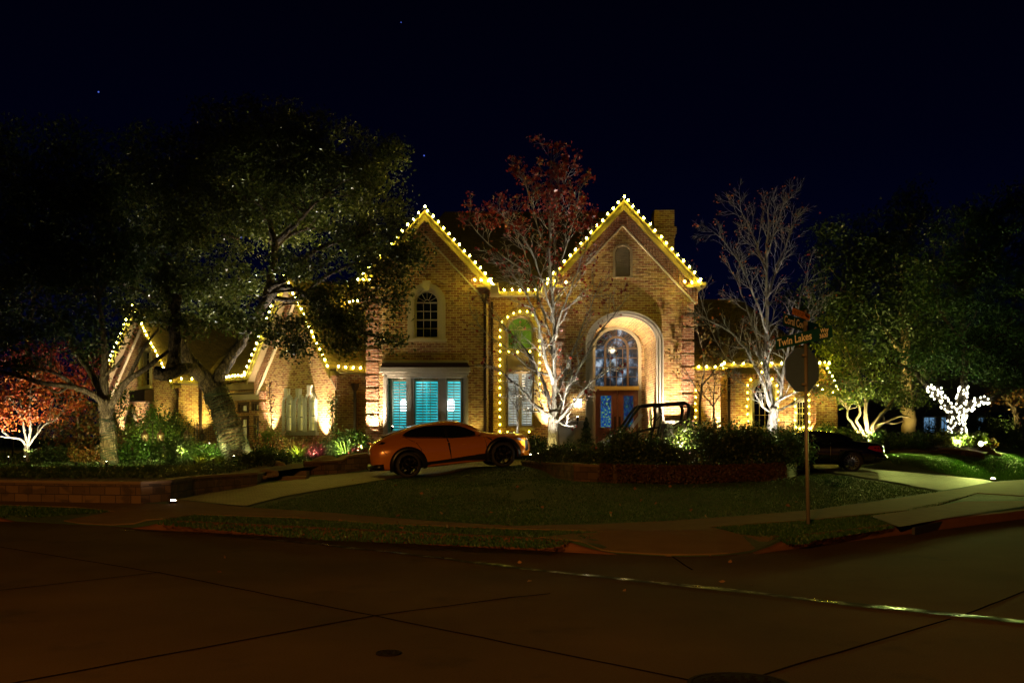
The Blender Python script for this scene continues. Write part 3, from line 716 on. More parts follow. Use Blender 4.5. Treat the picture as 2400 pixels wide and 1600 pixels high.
gt = MB(); gt.box((.33, 40.42, 7.47), (xr0-xl1-.05, .16, .16)); gt.box((.33, 40.75, 7.43), (xr0-xl1-.1, .6, .06))
for F_, xx, sg in ((None, xl1+.38, 1), (None, xr0-.38, -1)): gt.box((xx, 39.2, 7.42), (.16, 3.0, .14))
gt.box((xr1+.34, 40.5, 7.42), (.16, 6, .14)); gt.box((xr1+.15, 40.5, 7.38), (.3, 6, .05)); gt.box((xl1+.16, 39.2, 7.38), (.3, 3, .05)); gt.box((xr0-.16, 39.2, 7.38), (.3, 3, .05))
for x0, x1 in ((xl1-.35, xl1+.3), (xr0-.3, xr0+.3), (xr1-.3, xr1+.42), (xl0-.3, xl0+.35)): gt.box(((x0+x1)/2, 37.85, 7.36), (x1-x0, .5, .1))
gt.each('gutter', M['fascia'], house)
cp = MB(); cc = P(1553, 560, 45); cp.box((cc.x, 45, 9.6), (.9, .9, 4.4)); cp.box((cc.x, 45, P(0,545,45).z), (1.1, 1.1, .3)); cp.box((cc.x, 45, P(0,545,45).z-.25), (1.0, 1.0, .12)); cp.build('chimney', M['brick'], house)
def downspout(x, y, z0, z1, head=True, nx=0, ny=-1):
    mb = MB(); mb.box((x+nx*.08, y+ny*.08, (z0+z1)/2), (.1, .1, z1-z0))
    for z in np.arange(z0+.6, z1, 1.6): mb.box((x+nx*.06, y+ny*.06, float(z)), (.16, .12, .05))
    if head: mb.lathe([(.07, -.22), (.15, -.05), (.17, .08)], (x+nx*.1, y+ny*.1, z1+.1), 4)
    return mb.build('downspout', M['copper'], house)
downspout(xl1-.06, 38, .9, 6.9)
downspout(TL.px(1137,0)[0]+.2, 41, .9, 7.2, False)
# ---- right wing
ZW = 4.5
RA = Fr((0, 41.5), (1, 0)); RB = Fr((0, 39.8), (1, 0)); RD = Fr((0, 43), (1, 0))
xA = RB.px(1714,0)[0]; xB1 = RB.px(1907,0)[0]; xC = RD.px(1963,0)[0]
wv = MB(); wA = pxbox(RB, 1765, 1812, 917, 1004); wB = pxbox(RB, 1867, 1893, 938, 1000)
panel(wv, RA, rect(xr1-.2, xA+.2, ZB, ZW), [], 0, -.3)
panel(wv, RB, rect(xA, xB1, ZB, ZW), [arch(wA[0], wA[1], wA[2], wA[3], k=1.0), rect(*wB)], 0, -.3)
panel(wv, Fr((xA, 42), (0,-1)), rect(0, 1.9, ZB, ZW), [], 0, -.3); panel(wv, Fr((xB1, 39.8), (0,1)), rect(.3, 8, ZB, ZW), [], 0, -.3)
panel(wv, RD, [(xB1-.1, ZB), (xC, ZB), (xC, 3.75), ((xB1+xC)/2+.1, 5.0), (xB1-.1, 4.2)], [], 0, -.3); panel(wv, Fr((xC, 43), (0,1)), rect(.3, 5, ZB, 3.7), [], 0, -.3)
wv.build('wall', M['brick'], house)['label'] = 'low brick wall of the right wing'
window(RB, wA[0], wA[1], wA[2], wA[3], 1, .16, 3, 3, .2, fan=4)
window(RB, wB[0], wB[1], wB[2], wB[3], 0, .1, 3, 4, .2, tm=M['white'])
slab('roof', [[(xr1-.1,41.0,ZW), (xA+.1,41.0,ZW), (xA+1.5,46,8.0), (xr1-.1,46,8.0)], [(xA-.35,39.3,ZW), (xB1+.4,39.3,ZW), (xB1-2.2,45,7.9), (xA+1.5,45,7.9)], [(xA-.35,39.3,ZW), (xA+1.5,45,7.9), (xA+1.5,47,7.9), (xA-.35,41.2,ZW)],
     [(xB1+.4,39.3,ZW), (xB1+.4,50,ZW), (xB1-2.2,46,7.9), (xB1-2.2,45,7.9)]], M['shingle'])['label'] = 'brown shingle roof of the right wing'
slab('roof', [[(xB1-.1,42.5,4.1), (xC+.35,42.5,3.6), (xC+.35,48,3.6), (xB1-.1,48,4.1)]], M['shingle'])
gt = MB(); gt.box(((xr1+xA)/2, 40.95, ZW-.04), (xA-xr1, .14, .14)); gt.box(((xA+xB1)/2, 39.25, ZW-.04), (xB1-xA+.8, .14, .14)); gt.box(((xA+xB1)/2, 39.75, ZW-.22), (xB1-xA, .12, .2)); gt.each('gutter', M['fascia'], house)
dn = MB(); 
for i in range(int((xB1-xA)/.16)): dn.box((xA+.1+i*.16, 39.72, ZW-.42), (.08, .12, .16))
dn.each('dentil', M['brickbig'], house)
qq = MB(); RB.box(qq, RB.px(1703,0)[0], RB.px(1716,0)[0]+.12, ZB, ZW-.4, .06, -1.2); RB.box(qq, xB1-.22, xB1+.06, ZB, ZW-.5, .07, -.2); qq.each('pilaster', M['brickbig'], house)
downspout(RB.px(1709,0)[0]-.05, 39.7, .9, 4.2)
# ---- left wing turned 45 degrees
k7 = math.sqrt(.5); AX = (k7, -k7); BK = (k7, k7)
B0 = Vector((-6.94, 39.0)); B1 = Vector((-10.8, 42.86)); LB = (B0-B1).length
F1 = Fr(B1, AX); F1r = Fr(B0, BK); zBe, zBa = 4.45, 8.0
tri = [pxbox(F1, 667, 686, 946, 1012), pxbox(F1, 694, 713, 946, 1012), pxbox(F1, 720, 741, 940, 1012)]
wz = MB(); panel(wz, F1, [(0, ZB), (LB, ZB), (LB, zBe), (LB/2, zBa-.15), (0, zBe)], [arch(*t_) for t_ in tri], 0, -.3)
panel(wz, F1r, rect(.3, 5, ZB, zBe), [], 0, -.3); panel(wz, Fr(B1+Vector(BK)*3, (-k7,-k7)), rect(0, 2.7, ZB, zBe), [], 0, -.3)
wz.build('wall', M['brick'], house)['label'] = 'brick gable wall with three narrow arched windows'
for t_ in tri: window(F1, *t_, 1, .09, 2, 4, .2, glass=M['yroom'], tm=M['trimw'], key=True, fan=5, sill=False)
sb = MB(); F1.box(sb, tri[0][0]-.2, tri[2][1]+.2, tri[0][2]-.14, tri[0][2], .16, -.02); sb.build('sill', M['trimw'], house)
gable_roof(F1, -.35, LB+.35, zBe-.15, zBa+.15, 8)
q = MB(); quoins(q, F1, -.06, .42, 1.0, 4.0, .36, .09); q.build('quoins', M['brickbig'], house)
downspout(*(B0+Vector(BK)*.9)[:], .9, 3.6, True, k7, -k7)
gt = MB(); o_ = F1r; o_.box(gt, -.2, 4, 4.2, 4.34, .5, .36); o_.box(gt, 0, 4, 4.16, 4.22, .4, .0); gt.each('gutter', M['fascia'], house)
F2 = Fr((-13.77, 47.95), AX); L2 = 7.2; zP = 4.35
dP = [pxbox(F2, 563, 581, 979, 1040), pxbox(F2, 600, 612, 979, 1040), pxbox(F2, 563, 581, 947, 966), pxbox(F2, 595, 610, 945, 962)]
wz = MB(); panel(wz, F2, rect(-2, L2, ZB, zP), [rect(*t_) for t_ in dP], 0, -.3); wz.build('wall', M['brick'], house)['label'] = 'recessed brick porch wall with glazed doors'
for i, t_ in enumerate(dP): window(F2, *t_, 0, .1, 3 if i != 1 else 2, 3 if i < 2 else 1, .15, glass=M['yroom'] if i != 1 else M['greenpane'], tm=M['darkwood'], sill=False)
pc = MB(); F2.box(pc, .5, 5.6, 3.35, 3.6, .5, .3); pc.build('porch_cornice', M['trim'], house)
pc = MB(); F2.box(pc, .3, 5.6, 3.75, 4.05, 1.3, 1.05); F2.box(pc, .3, 5.6, 3.6, 3.66, .6, 1.3); pc.build('porch_beam', M['darkwood'], house)
wing = slab('roof', [[F2.w(-1, 4.25, 1.5), F2.w(6.4, 4.25, 1.5), F2.w(6.4, 7.5, -3), F2.w(-1, 7.5, -3)]], M['shingle'])
F3 = Fr((-20.6, 51.3), AX); L3 = 7.26; F3r = Fr((-15.5, 46.2), BK); zGa = 7.75
gd = pxbox(F3, 301, 317, 985, 1056); gw = pxbox(F3, 332, 353, 822, 905); gw2 = (gw[0], gw[1], gw[2], gw[3])
wz = MB(); panel(wz, F3, [(0, ZB), (L3, ZB), (L3, 4.3), (L3/2, zGa-.15), (0, 4.3)], [arch(*gd), rect(*gw2)], 0, -.3); panel(wz, F3r, rect(.3, 5, ZB, 4.3), [], 0, -.3); wz.build('wall', M['brick'], house)['label'] = 'brick wall of the far left gable'
window(F3, *gd, 1, .22, 2, 4, .25, tm=M['trim'], sill=False); window(F3, *gw2, 0, .2, 2, 5, .25, tm=M['trim'])
gable_roof(F3, -.35, L3+.35, 4.15, zGa+.15, 8)
bxw = MB(); F3.box(bxw, gw[0]-.35, gw[1]+.35, gw[2]-.75, gw[2]-.2, .45, 0); bxw.build('window_box', M['copper'], house)
dsp = B = F3r.w(1.1, 0, 0); downspout(dsp.x, dsp.y, .9, 4.0, True, k7, -k7)
gt = MB(); F3r.box(gt, -.2, 3, 4.12, 4.26, .5, .36); F2.box(gt, .3, 5.8, 4.16, 4.3, 1.62, 1.48); gt.each('gutter', M['fascia'], house)
F4 = Fr((-9.2, 44.77), AX); wz = MB(); panel(wz, F4, rect(0, 5.2, 3, 7.1), [], 0, -.3); wz.build('wall', M['brick'], house)
slab('roof', [[F4.w(-.3, 7.2, .4), F4.w(5.4, 7.2, .4), F4.w(5.4, 10.4, -3.5), F4.w(2.5, 10.4, -3.5)]], M['shingledark'])
gt = MB(); F4.box(gt, -.3, 5.2, 7.08, 7.22, .52, .38)
for i in range(30): F4.box(gt, i*.17, i*.17+.08, 6.75, 7.0, .1, 0)
gt.each('gutter', M['fascia'], house)
# ================================================================ SIGNS
def textmesh(s, size, cond=.8):
    cu = bpy.data.curves.new('t', 'FONT'); cu.body = s; cu.size = size; cu.extrude = .0; cu.offset = size*.018; cu.align_x = 'LEFT'
    o = bpy.data.objects.new('t', cu); C.objects.link(o); bpy.context.view_layer.update()
    me = bpy.data.meshes.new_from_object(o.evaluated_get(bpy.context.evaluated_depsgraph_get())); bpy.data.objects.remove(o)
    vs = [(v.co.x*cond, v.co.y) for v in me.vertices]; fs = [tuple(p.vertices) for p in me.polygons]; bpy.data.meshes.remove(me)
    return vs, fs
pb_ = Vector((5.12, 17.2, H(5.12, 17.2)))
sign = thing('street_sign', 'stop sign seen from behind on a pole with green street name blades', 'street sign', pb_)
top = 3.86
m_ = MB(); m_.tube([pb_+Vector((0,0,-.1)), Vector((5.12-.03,17.2,1.6)), Vector((5.07,17.2,3.62))], .032, 10); pole = m_.build('pole', M['pole'], sign, True)
oc = P(1886, 866, 17.12); A_ = Vector((.9,.43,0)).normalized(); Nn = Vector((A_.y, -A_.x, 0)); r8 = .375/math.cos(math.pi/8)
m_ = MB(); m_.prism([oc+A_*r8*math.cos(math.pi/8*(2*i+1))+Vector((0,0,r8*math.sin(math.pi/8*(2*i+1)))) for i in range(8)], Nn*-.062, Nn*-.066); oct_ = m_.build('octagon_plate', M['metalgrey'], sign)
m_ = MB(); 
for dz in (-.25, .25): m_.box(oc+Nn*-.02+Vector((0,0,dz)), (.07, .07, .035)); m_.tube([oc+Nn*-.068+Vector((0,0,dz)), oc+Nn*.02+Vector((0,0,dz))], .012, 6)
m_.build('bracket', M['pole'], sign)
def blade(cpx, Y, a, tilt, L, h, mat, texts, name, lab, bord=None):
    c = P(cpx[0], cpx[1], Y); a = Vector(a).normalized(); a = (a+Vector((0,0,tilt))).normalized(); n = Vector((a.y, -a.x, 0)).normalized(); up = a.cross(n); up = up if up.z > 0 else -up
    mb = MB(); mb.prism([c+a*x+up*z for x, z in ((-L/2,-h/2), (L/2,-h/2), (L/2,h/2), (-L/2,h/2))], n*.0015, n*-.0015); o = mb.build(name, M[mat], sign); o['label'] = lab
    for s_, size, x, z, cond, mt in texts:
        vs, fs = textmesh(s_, size, cond)
        if n.y > 0: nn = -n
        else: nn = n
        q = MB(); q.add([c+a*(x+vx)+up*(z+vy)+nn*.004 for vx, vy in vs], fs); q.build('lettering', M[mt], o)
    return c, a, up, n, o
blade((1882, 791.5), 17.17, (.475,-.88,0), .085, 1.34, .205, 'signgreen', [('Twin Lakes', .185, -.62, -.055, .98, 'signtext'), ('Way', .1, .41, .012, .95, 'signtext'), ('3600', .1, .38, -.078, .95, 'signtext')], 'name_blade', 'green blade reading Twin Lakes Way 3600')
blade((1877.5, 761), 17.24, (.714,.70,0), -.085, 1.2, .205, 'signgreen', [('Coral Cove', .185, -.565, -.055, .82, 'signtext'), ('Ct', .1, .46, -.03, .9, 'signtext')], 'name_blade', 'green blade reading Coral Cove Ct')
c, a, up, n, o = blade((1878, 736.5), 17.26, (.74,.67,0), -.14, .56, .122, 'signyellow', [('NO OUTLET', .085, -.25, -.03, .68, 'black')], 'outlet_plate', 'small yellow plate reading NO OUTLET with an arrow')
m_ = MB(); nn = n if n.y < 0 else -n
m_.prism([c+a*x+up*z for x, z in ((.14,-.012), (.20,-.012), (.20,-.034), (.255,0), (.20,.034), (.20,.012), (.14,.012))], nn*.0045, nn*.003); m_.build('arrow', M['black'], o)
m_ = MB()
for x0, x1, z0, z1 in ((-.275,.275,.052,.058), (-.275,.275,-.058,-.052), (-.275,-.269,-.058,.058), (.269,.275,-.058,.058)): m_.prism([c+a*x+up*z for x, z in ((x0,z0),(x1,z0),(x1,z1),(x0,z1))], nn*.004, nn*.003)
m_.build('border', M['black'], o)
m_ = MB(); m_.box((5.07, 17.2, 3.64), (.06, .06, .08)); m_.box((5.07, 17.24, 3.44), (.09, .02, .05)); m_.box((5.07,17.2,3.84), (.03,.03,.06)); m_.build('cap_bracket', M['pole'], sign)

# ================================================================ STONE WALLS, STEPS, PLANTER
def stonewall(pts, hs, w, label, cap=True, name='stone_wall'):
    t = thing(name, label, 'wall', pts[0]); mb = MB(); cb = MB(); n = len(pts); nrm = []
    for i in range(n):
        d = (pts[min(i+1, n-1)]-pts[max(i-1, 0)]); d.z = 0; d.normalize(); nrm.append(Vector((-d.y, d.x, 0)))
    vs = []
    for p, h, q in zip(pts, hs, nrm):
        vs += [p+Vector((0,0,-.25)), p+Vector((0,0,h)), p+q*w+Vector((0,0,h)), p+q*w+Vector((0,0,-.25))]
    fs = [(i*4+j, i*4+(j+1) % 4, i*4+4+(j+1) % 4, i*4+4+j) for i in range(n-1) for j in range(4)]+[(0,1,2,3), (4*n-4,4*n-3,4*n-2,4*n-1)]
    mb.add(vs, fs); mb.build('wall_face', M['stone'], t)
    vs = []
    for p, h, q in zip(pts, hs, nrm): vs += [p-q*.03+Vector((0,0,h+.002)), p-q*.03+Vector((0,0,h+.06)), p+q*(w+.03)+Vector((0,0,h+.06)), p+q*(w+.03)+Vector((0,0,h+.002))]
    cb.add(vs, fs); cb.build('capstone', M['rock'], t)
    return t
def pxw(*l): return [G(*p) for p in l]
def dens(pts, k=4):
    out = []
    for a, b in zip(pts[:-1], pts[1:]): out += [a.lerp(b, i/k) for i in range(k)]
    return out+[pts[-1]]
w1p = dens([Vector((-27, 30.3, .2)), Vector((-19, 26.6, .2))]+pxw((0,1175), (200,1179), (330,1180), (400,1173), (450,1161), (520,1149), (603,1137)))
for p in w1p: p.z = H(p.x, p.y)
ztop = lambda p: max(.1, .62-p.z)
stonewall(w1p, [ztop(p) for p in w1p], .3, 'long low stone retaining wall in front of the left garden')
w2p = dens(pxw((715,1113), (760,1112), (800,1109), (866,1098)))
w2h = [ (.40 if p.x < w2p[0].x+1.1 else .50) for p in w2p]
stonewall(w2p, w2h, .3, 'short blocky stone wall between the garden steps and the orange car')
# terrace inside the left wall
def ht(x, y): return .60+.35*max(0, min(1, (y-29)/12))
def inset(pts, o):
    out = []
    for i in range(len(pts)):
        d = pts[min(i+1, len(pts)-1)]-pts[max(i-1, 0)]; d.z = 0; d.normalize(); out.append((pts[i].x-d.y*o, pts[i].y+d.x*o))
    return out
tp = inset(w1p, .16)+[(-7.35,29.6), (-7.6,31.8)]+inset(w2p, .16)+[(-4.9,36.0), (-5.0,41.0), (-14,50), (-27,56), (-27,31)]
struct(drape('garden_bed', tp, 0, M['soil'], 1.0, ht, side=.5))
st = thing('garden_steps', 'two stone garden steps beside the short stone wall', 'steps', G(675,1118))
for i, (u0, u1, v) in enumerate(((612,716,1125), (618,716,1118), (626,716,1112))):
    a, b = G(u0, v), G(u1, v); z = .44+.13*i; MB().box(((a.x+b.x)/2, (a.y+b.y)/2+.25+.1*i, z-.1), (b.x-a.x, .5, .22)).build('tread', M['rock'], st)
lawn2 = [P(645,1096,33.5), P(720,1096,33.5), P(745,1082,36), P(800,1072,38.5), P(720,1070,39), P(650,1082,36)]
struct(drape('garden_lawn', [(p.x, p.y) for p in lawn2], .03, M['lawn'], 1.0, ht))
# central planter
w3p = dens(pxw((1222,1090), (1285,1109), (1345,1127), (1440,1132), (1570,1134), (1700,1131), (1800,1127), (1850,1120), (1885,1108), (1895,1101)), 5)
stonewall(w3p, [.10+.30*min(1, i/9) for i in range(len(w3p))], .28, 'curved stone planter wall round the central island')
zb_ = lambda x, y: max(H(x, y)+.12, .86-.012*max(0, 28-y))
pp = inset(w3p, .14)+[(9.0,31.2), (6.5,32.0), (3.0,32.0), (1.2,31.2)]
struct(drape('planter_bed', pp, 0, M['soil'], .7, zb_, side=.45))
# low cobble edging + boulders
def rock(c, r, label, seed, squash=.55):
    bm = bmesh.new(); bmesh.ops.create_icosphere(bm, subdivisions=3, radius=1); q = random.Random(seed); ph = [Vector((q.uniform(-1,1), q.uniform(-1,1), q.uniform(-1,1))).normalized() for _ in range(14)]
    for v in bm.verts:
        k = 1
        for p in ph: k -= max(0, v.co.normalized().dot(p)-.62)*.55
        v.co = Vector((v.co.x*r*1.25*k, v.co.y*r*k, v.co.z*r*squash*k))
    mb = MB(); bm.verts.index_update(); mb.v = [tuple(v.co+Vector(c)) for v in bm.verts]; mb.f = [tuple(v.index for v in f.verts) for f in bm.faces]; bm.free()
    return tag(mb.build('boulder', M['rock']), label, 'boulder')
rock(P(769,1080,34.6), .5, 'large rounded boulder resting on the short stone wall', 3)
rock(P(655,1096,33), .36, 'brown boulder at the left side of the garden steps', 4, .8)
rock(P(688,1086,35), .18, 'pale fist sized stone in the grass above the steps', 5)
rock(P(632,1108,30), .28, 'flat stone at the end of the long retaining wall', 6)
for i, (u, v, Y, r) in enumerate(((615,1118,29.3,.14), (628,1117,29.5,.13))): rock(P(u,v,Y), r, ['small pale stone near the wall end','second small pale stone, closer to the steps'][i], 10+i)
for i, (u, v) in enumerate(((2322,1060), (2310,1052), (2333,1066), (2300,1062))):
    rock(P(u,v,37.5), .22, ['cut stone on top of the pile at the right end of the lit flower bed', 'highest stone of the pile by the lit flower bed', 'rightmost stone of the pile by the lit flower bed', 'leftmost stone of the pile by the lit flower bed'][i], 20+i, .7)

# ================================================================ STRING LIGHTS
bm_ = MB().lathe([(.008,-.040), (.026,-.026), (.035,0), (.027,.026), (.012,.04), (.01,.052)], (0,0,0), 8)
bulbme = bpy.data.meshes.new('bulb'); bulbme.from_pydata(bm_.v, [], bm_.f); bulbme.polygons.foreach_set('use_smooth', [True]*len(bulbme.polygons)); bulbme.materials.append(M['bulb'])
bm_ = MB().lathe([(.008,-.045), (.036,-.02), (.038,.01), (.015,.04)], (0,0,0), 6)
twme = bpy.data.meshes.new('small_bulb'); twme.from_pydata(bm_.v, [], bm_.f); twme.materials.append(M['twinkle'])
bsoft = bulbme.copy(); bsoft.materials.clear(); bsoft.materials.append(M['bulbsoft'])
def lights(label, pts, sp=.3, me=None, group='strings of warm bulbs on the house', flip=False, wire=True, jit=.02, name='string_lights', cat='string lights'):
    """bulbs every sp metres along a polyline, on their wire"""
    pts = [Vector(p) for p in pts]; t = thing(name, label, cat, pts[0], group=group); me = me or (bsoft if ('window' in label and 'louvred' not in label and 'triple' not in label) or 'hanging' in label else bulbme); q = []
    seg = [(a, b, (b-a).length) for a, b in zip(pts[:-1], pts[1:])]; tot = sum(s[2] for s in seg); n = max(1, round(tot/sp)) if sp else 0
    if sp:
        for i in range(n+1):
            d = tot*i/n
            for a, b, l in seg:
                if d <= l+1e-6: q.append(a.lerp(b, min(1, d/l))); break
                d -= l
    else: q = pts
    for p in q:
        o = bpy.data.objects.new('bulb', me); C.objects.link(o); o.parent = t; o.location = p+Vector((rnd.uniform(-jit,jit), rnd.uniform(-jit,jit), rnd.uniform(-jit,jit)))-Vector(t.location)
        o.rotation_euler = (rnd.uniform(-.5,.5), rnd.uniform(-.5,.5), 0)
    if wire and len(q) > 1:
        wp_ = []
        for a, b in zip(q[:-1], q[1:]): wp_ += [a+Vector((0,.02,.05)), (a+b)/2+Vector((0,.02,.02))]
        wp_.append(q[-1]); MB().tube(wp_, .007, 4).build('wire', M['wire'], t)
    return t
def rake(F, x0, x1, ze, za, d, what):
    xm = (x0+x1)/2
    lights('warm bulbs along the left slope of '+what, [F.w(x0, ze+.1, d), F.w(xm, za+.12, d)], .3)
    lights('warm bulbs along the right slope of '+what, [F.w(xm+.12, za-.02, d), F.w(x1, ze+.1, d)], .3)
xe = TL.px(1150,0,.45)[0]; rake(TL, 2*apL-xe, xe, zE, zAl, .58, 'the left tall gable')
xf = TL.px(1640,0,.45)[0]; rake(TL, 2*apR-xf, xf, zE, zAr, .58, 'the right tall gable with the round louvred vent')
rake(F1, -.35, LB+.35, zBe-.15, zBa+.15, .58, 'the low gable over the triple arched windows')
rake(F3, -.35, L3+.35, 4.15, zGa+.15, .58, 'the far left gable')
lights('short row of bulbs on the cornice return below the left tall gable', [P(1112,656,37.4), P(1128,657,37.4), P(1146,657,37.4)], 0)
lights('bulbs on the left cornice return of the right tall gable', [P(1301,661,37.4), P(1326,661,37.4)], 0)
lights('bulbs on the right cornice return of the right tall gable', [P(1604,661,37.4), P(1622,663,37.4), P(1638,660,37.4)], 0)
lights('bulbs on the left cornice return of the left tall gable', [P(866,656,37.4), P(852,655,37.4)], 0)
lights('foreshortened row of bulbs on the left eave of the recess between the gables', [(xe-.05, 37.6, 7.62), (xl1+.38, 40.3, 7.55)], .3)
lights('foreshortened row of bulbs on the right eave of the recess between the gables', [(2*apR-xf+.1, 37.6, 7.62), (xr0-.38, 40.3, 7.55)], .3)
lights('bulbs along the gutter between the two tall gables', [(xl1+.35, 40.32, 7.6), (xr0-.35, 40.32, 7.6)], .3)
lights('foreshortened row of bulbs down the right eave of the right tall gable', [(xf, 37.6, 7.55), (xf, 41.4, 7.5)], .3)
L_ = [(1190,742), (1204,734), (1219,729), (1236,731), (1248,737), (1258,748), (1264,764)]
lights('bulbs round the tall window in the recess between the gables', [P(1172,y_,40.8) for y_ in range(1011,766,-17)]+[P(1177,755,40.8)]+[P(u_,v_,40.8) for u_,v_ in L_]+[P(1265,y_,40.8) for y_ in range(781,940,17)], 0)
lights('three bulbs along the foot of the window in the recess', [P(1188,1012,40.5), P(1205,1014,40.5), P(1240,1012,40.5)], 0)
lights('bulbs across the middle of the tall recess window', [P(1193,824,40.8), P(1212,826,40.8), P(1243,824,40.8)], 0)
lights('bulbs hanging down the corner right of the entry gable', [P(1630,v_,41.3) for v_ in range(914,1000,16)], 0)
lights('bulbs along the inner eave of the right wing', [(xr1+.1, 40.85, ZW+.02), (xA-.1, 40.85, ZW+.02)], .33)
lights('bulbs on the valley corner of the right wing eave', [(xA-.2, 40.7, ZW+.03), (xA-.38, 39.9, ZW+.04), (xA-.4, 39.15, ZW+.05)], .3)
lights('long row of bulbs along the front eave of the right wing', [(xA-.05, 39.12, ZW+.05), (xB1+.4, 39.12, ZW+.05)], .36)
lights('bulbs round the arched window of the right wing', [P(*q_, 39.6) for q_ in ((1753,987),(1752,970),(1751,953),(1751,935),(1751,919),(1752,903),(1760,889),(1785,873),(1810,887),(1820,903),(1822,917),(1822,935),(1823,952),(1823,969),(1824,985),(1818,1001))], 0)
lights('bulbs round the small right wing window nearest the lit corner', [P(*q_, 39.6) for q_ in ((1863,919),(1863,935),(1863,951),(1864,968),(1864,985),(1866,1001),(1874,1003),(1882,1002),(1894,1003),(1896,988),(1896,969),(1896,953),(1896,938),(1896,923))], 0)
lights('bulbs on the slanting eave at the right end of the house', [P(1934,850,42.2), P(1938,862,42.2), P(1944,872,42.2), P(1951,882,42.2), P(1956,892,42.2), P(1961,903,42.2), P(1964,913,42.2), P(1953,919,42.2), P(1927,912,42.2), P(1918,903,42.2)], 0)
lights('bulbs on the short return eave beside the left tall gable', [F1r.w(-.2, 4.38, .5), F1r.w(1.9, 4.38, .5)], .33)
lights('bulbs on the porch eave between the two left gables', [F2.w(2.2, 4.36, 1.62), F2.w(5.3, 4.36, 1.62)], .26)
lights('bulbs on the return eave of the far left gable', [F3r.w(-.1, 4.32, .55), F3r.w(1.4, 4.32, .55)], .5)
lights('upper row of bulbs on the eave left of the left tall gable', [F4.w(2.6, 7.3, .5), F4.w(4.7, 7.3, .5)], .26)

# ================================================================ CARS
def smooth1(a, k=2):
    for _ in range(k): a = np.concatenate([[a[0]], (a[:-2]+2*a[1:-1]+a[2:])/4, [a[-1]]])
    return a
class Car:
    """body lofted from stations along x (0 = rear, L = nose); z up; y half widths"""
    def __init__(s, st, n=72):
        st = np.array(st, float); s.xs = np.linspace(st[0,0], st[-1,0], n)
        s.d = [smooth1(np.interp(s.xs, st[:,0], st[:,i]), 2) for i in range(1, st.shape[1])]  # zb, zs, zr, wb, ws, wr
    def sec(s, x):
        zb, zs, zr, wb, ws, wr = [float(np.interp(x, s.xs, a)) for a in s.d]
        g = zr-zs
        return [(wb*.80, zb), (wb*.97, zb+.04), (wb, zb+.14), (wb*.35+ws*.65+.03, zb+(zs-zb)*.42), (ws+.02, zb+(zs-zb)*.72), (ws+.005, zs-.06), (ws-.03, zs),
                (ws*.72+wr*.28-.02, zs+g*.3), (ws*.38+wr*.62, zs+g*.66), (wr+.0, zs+g*.9), (wr*.8, zs+g*.985), (wr*.42, zr+.008), (0, zr+.014)]
    def y(s, x, z):
        q = s.sec(x)
        for (y0, z0), (y1, z1) in zip(q[:-1], q[1:]):
            if z0-1e-6 <= z <= z1+1e-6: return y0+(y1-y0)*((z-z0)/max(1e-6, z1-z0))
        return q[0][0] if z < q[0][1] else q[-2][0]
    def body(s):
        mb = MB(); rows = [s.sec(x) for x in s.xs]; k = len(rows[0])
        for x, q in zip(s.xs, rows):
            mb.v += [(x, -y, z) for y, z in q]+[(x, y, z) for y, z in q[-2::-1]]
        w = 2*k-1
        for i in range(len(rows)-1):
            for j in range(w): j2 = (j+1) % w; mb.f.append((i*w+j, i*w+j2, (i+1)*w+j2, (i+1)*w+j))
        mb.f.append(tuple(range(w))); mb.f.append(tuple((len(rows)-1)*w+j for j in range(w))[::-1])
        return mb
    def patch(s, poly, off, sides=(-1, 1), step=.09, th=0):
        """side-view outline laid on the body side"""
        bm = bmesh.new(); bm.faces.new([bm.verts.new((x, 0, z)) for x, z in poly]); bmesh.ops.triangulate(bm, faces=bm.faces[:])
        for ax in (0, 2):
            lo = min(v.co[ax] for v in bm.verts); hi = max(v.co[ax] for v in bm.verts); t = lo+step
            while t < hi:
                co = [0,0,0]; no = [0,0,0]; co[ax] = t; no[ax] = 1; bmesh.ops.bisect_plane(bm, geom=bm.verts[:]+bm.edges[:]+bm.faces[:], plane_co=co, plane_no=no); t += step
        bm.verts.index_update(); mb = MB(); vs = [v.co.copy() for v in bm.verts]; fs = [tuple(v.index for v in f.verts) for f in bm.faces]; bm.free()
        for sd in sides: mb.add([(v.x, sd*(s.y(v.x, v.z)+off), v.z) for v in vs], fs)
        return mb
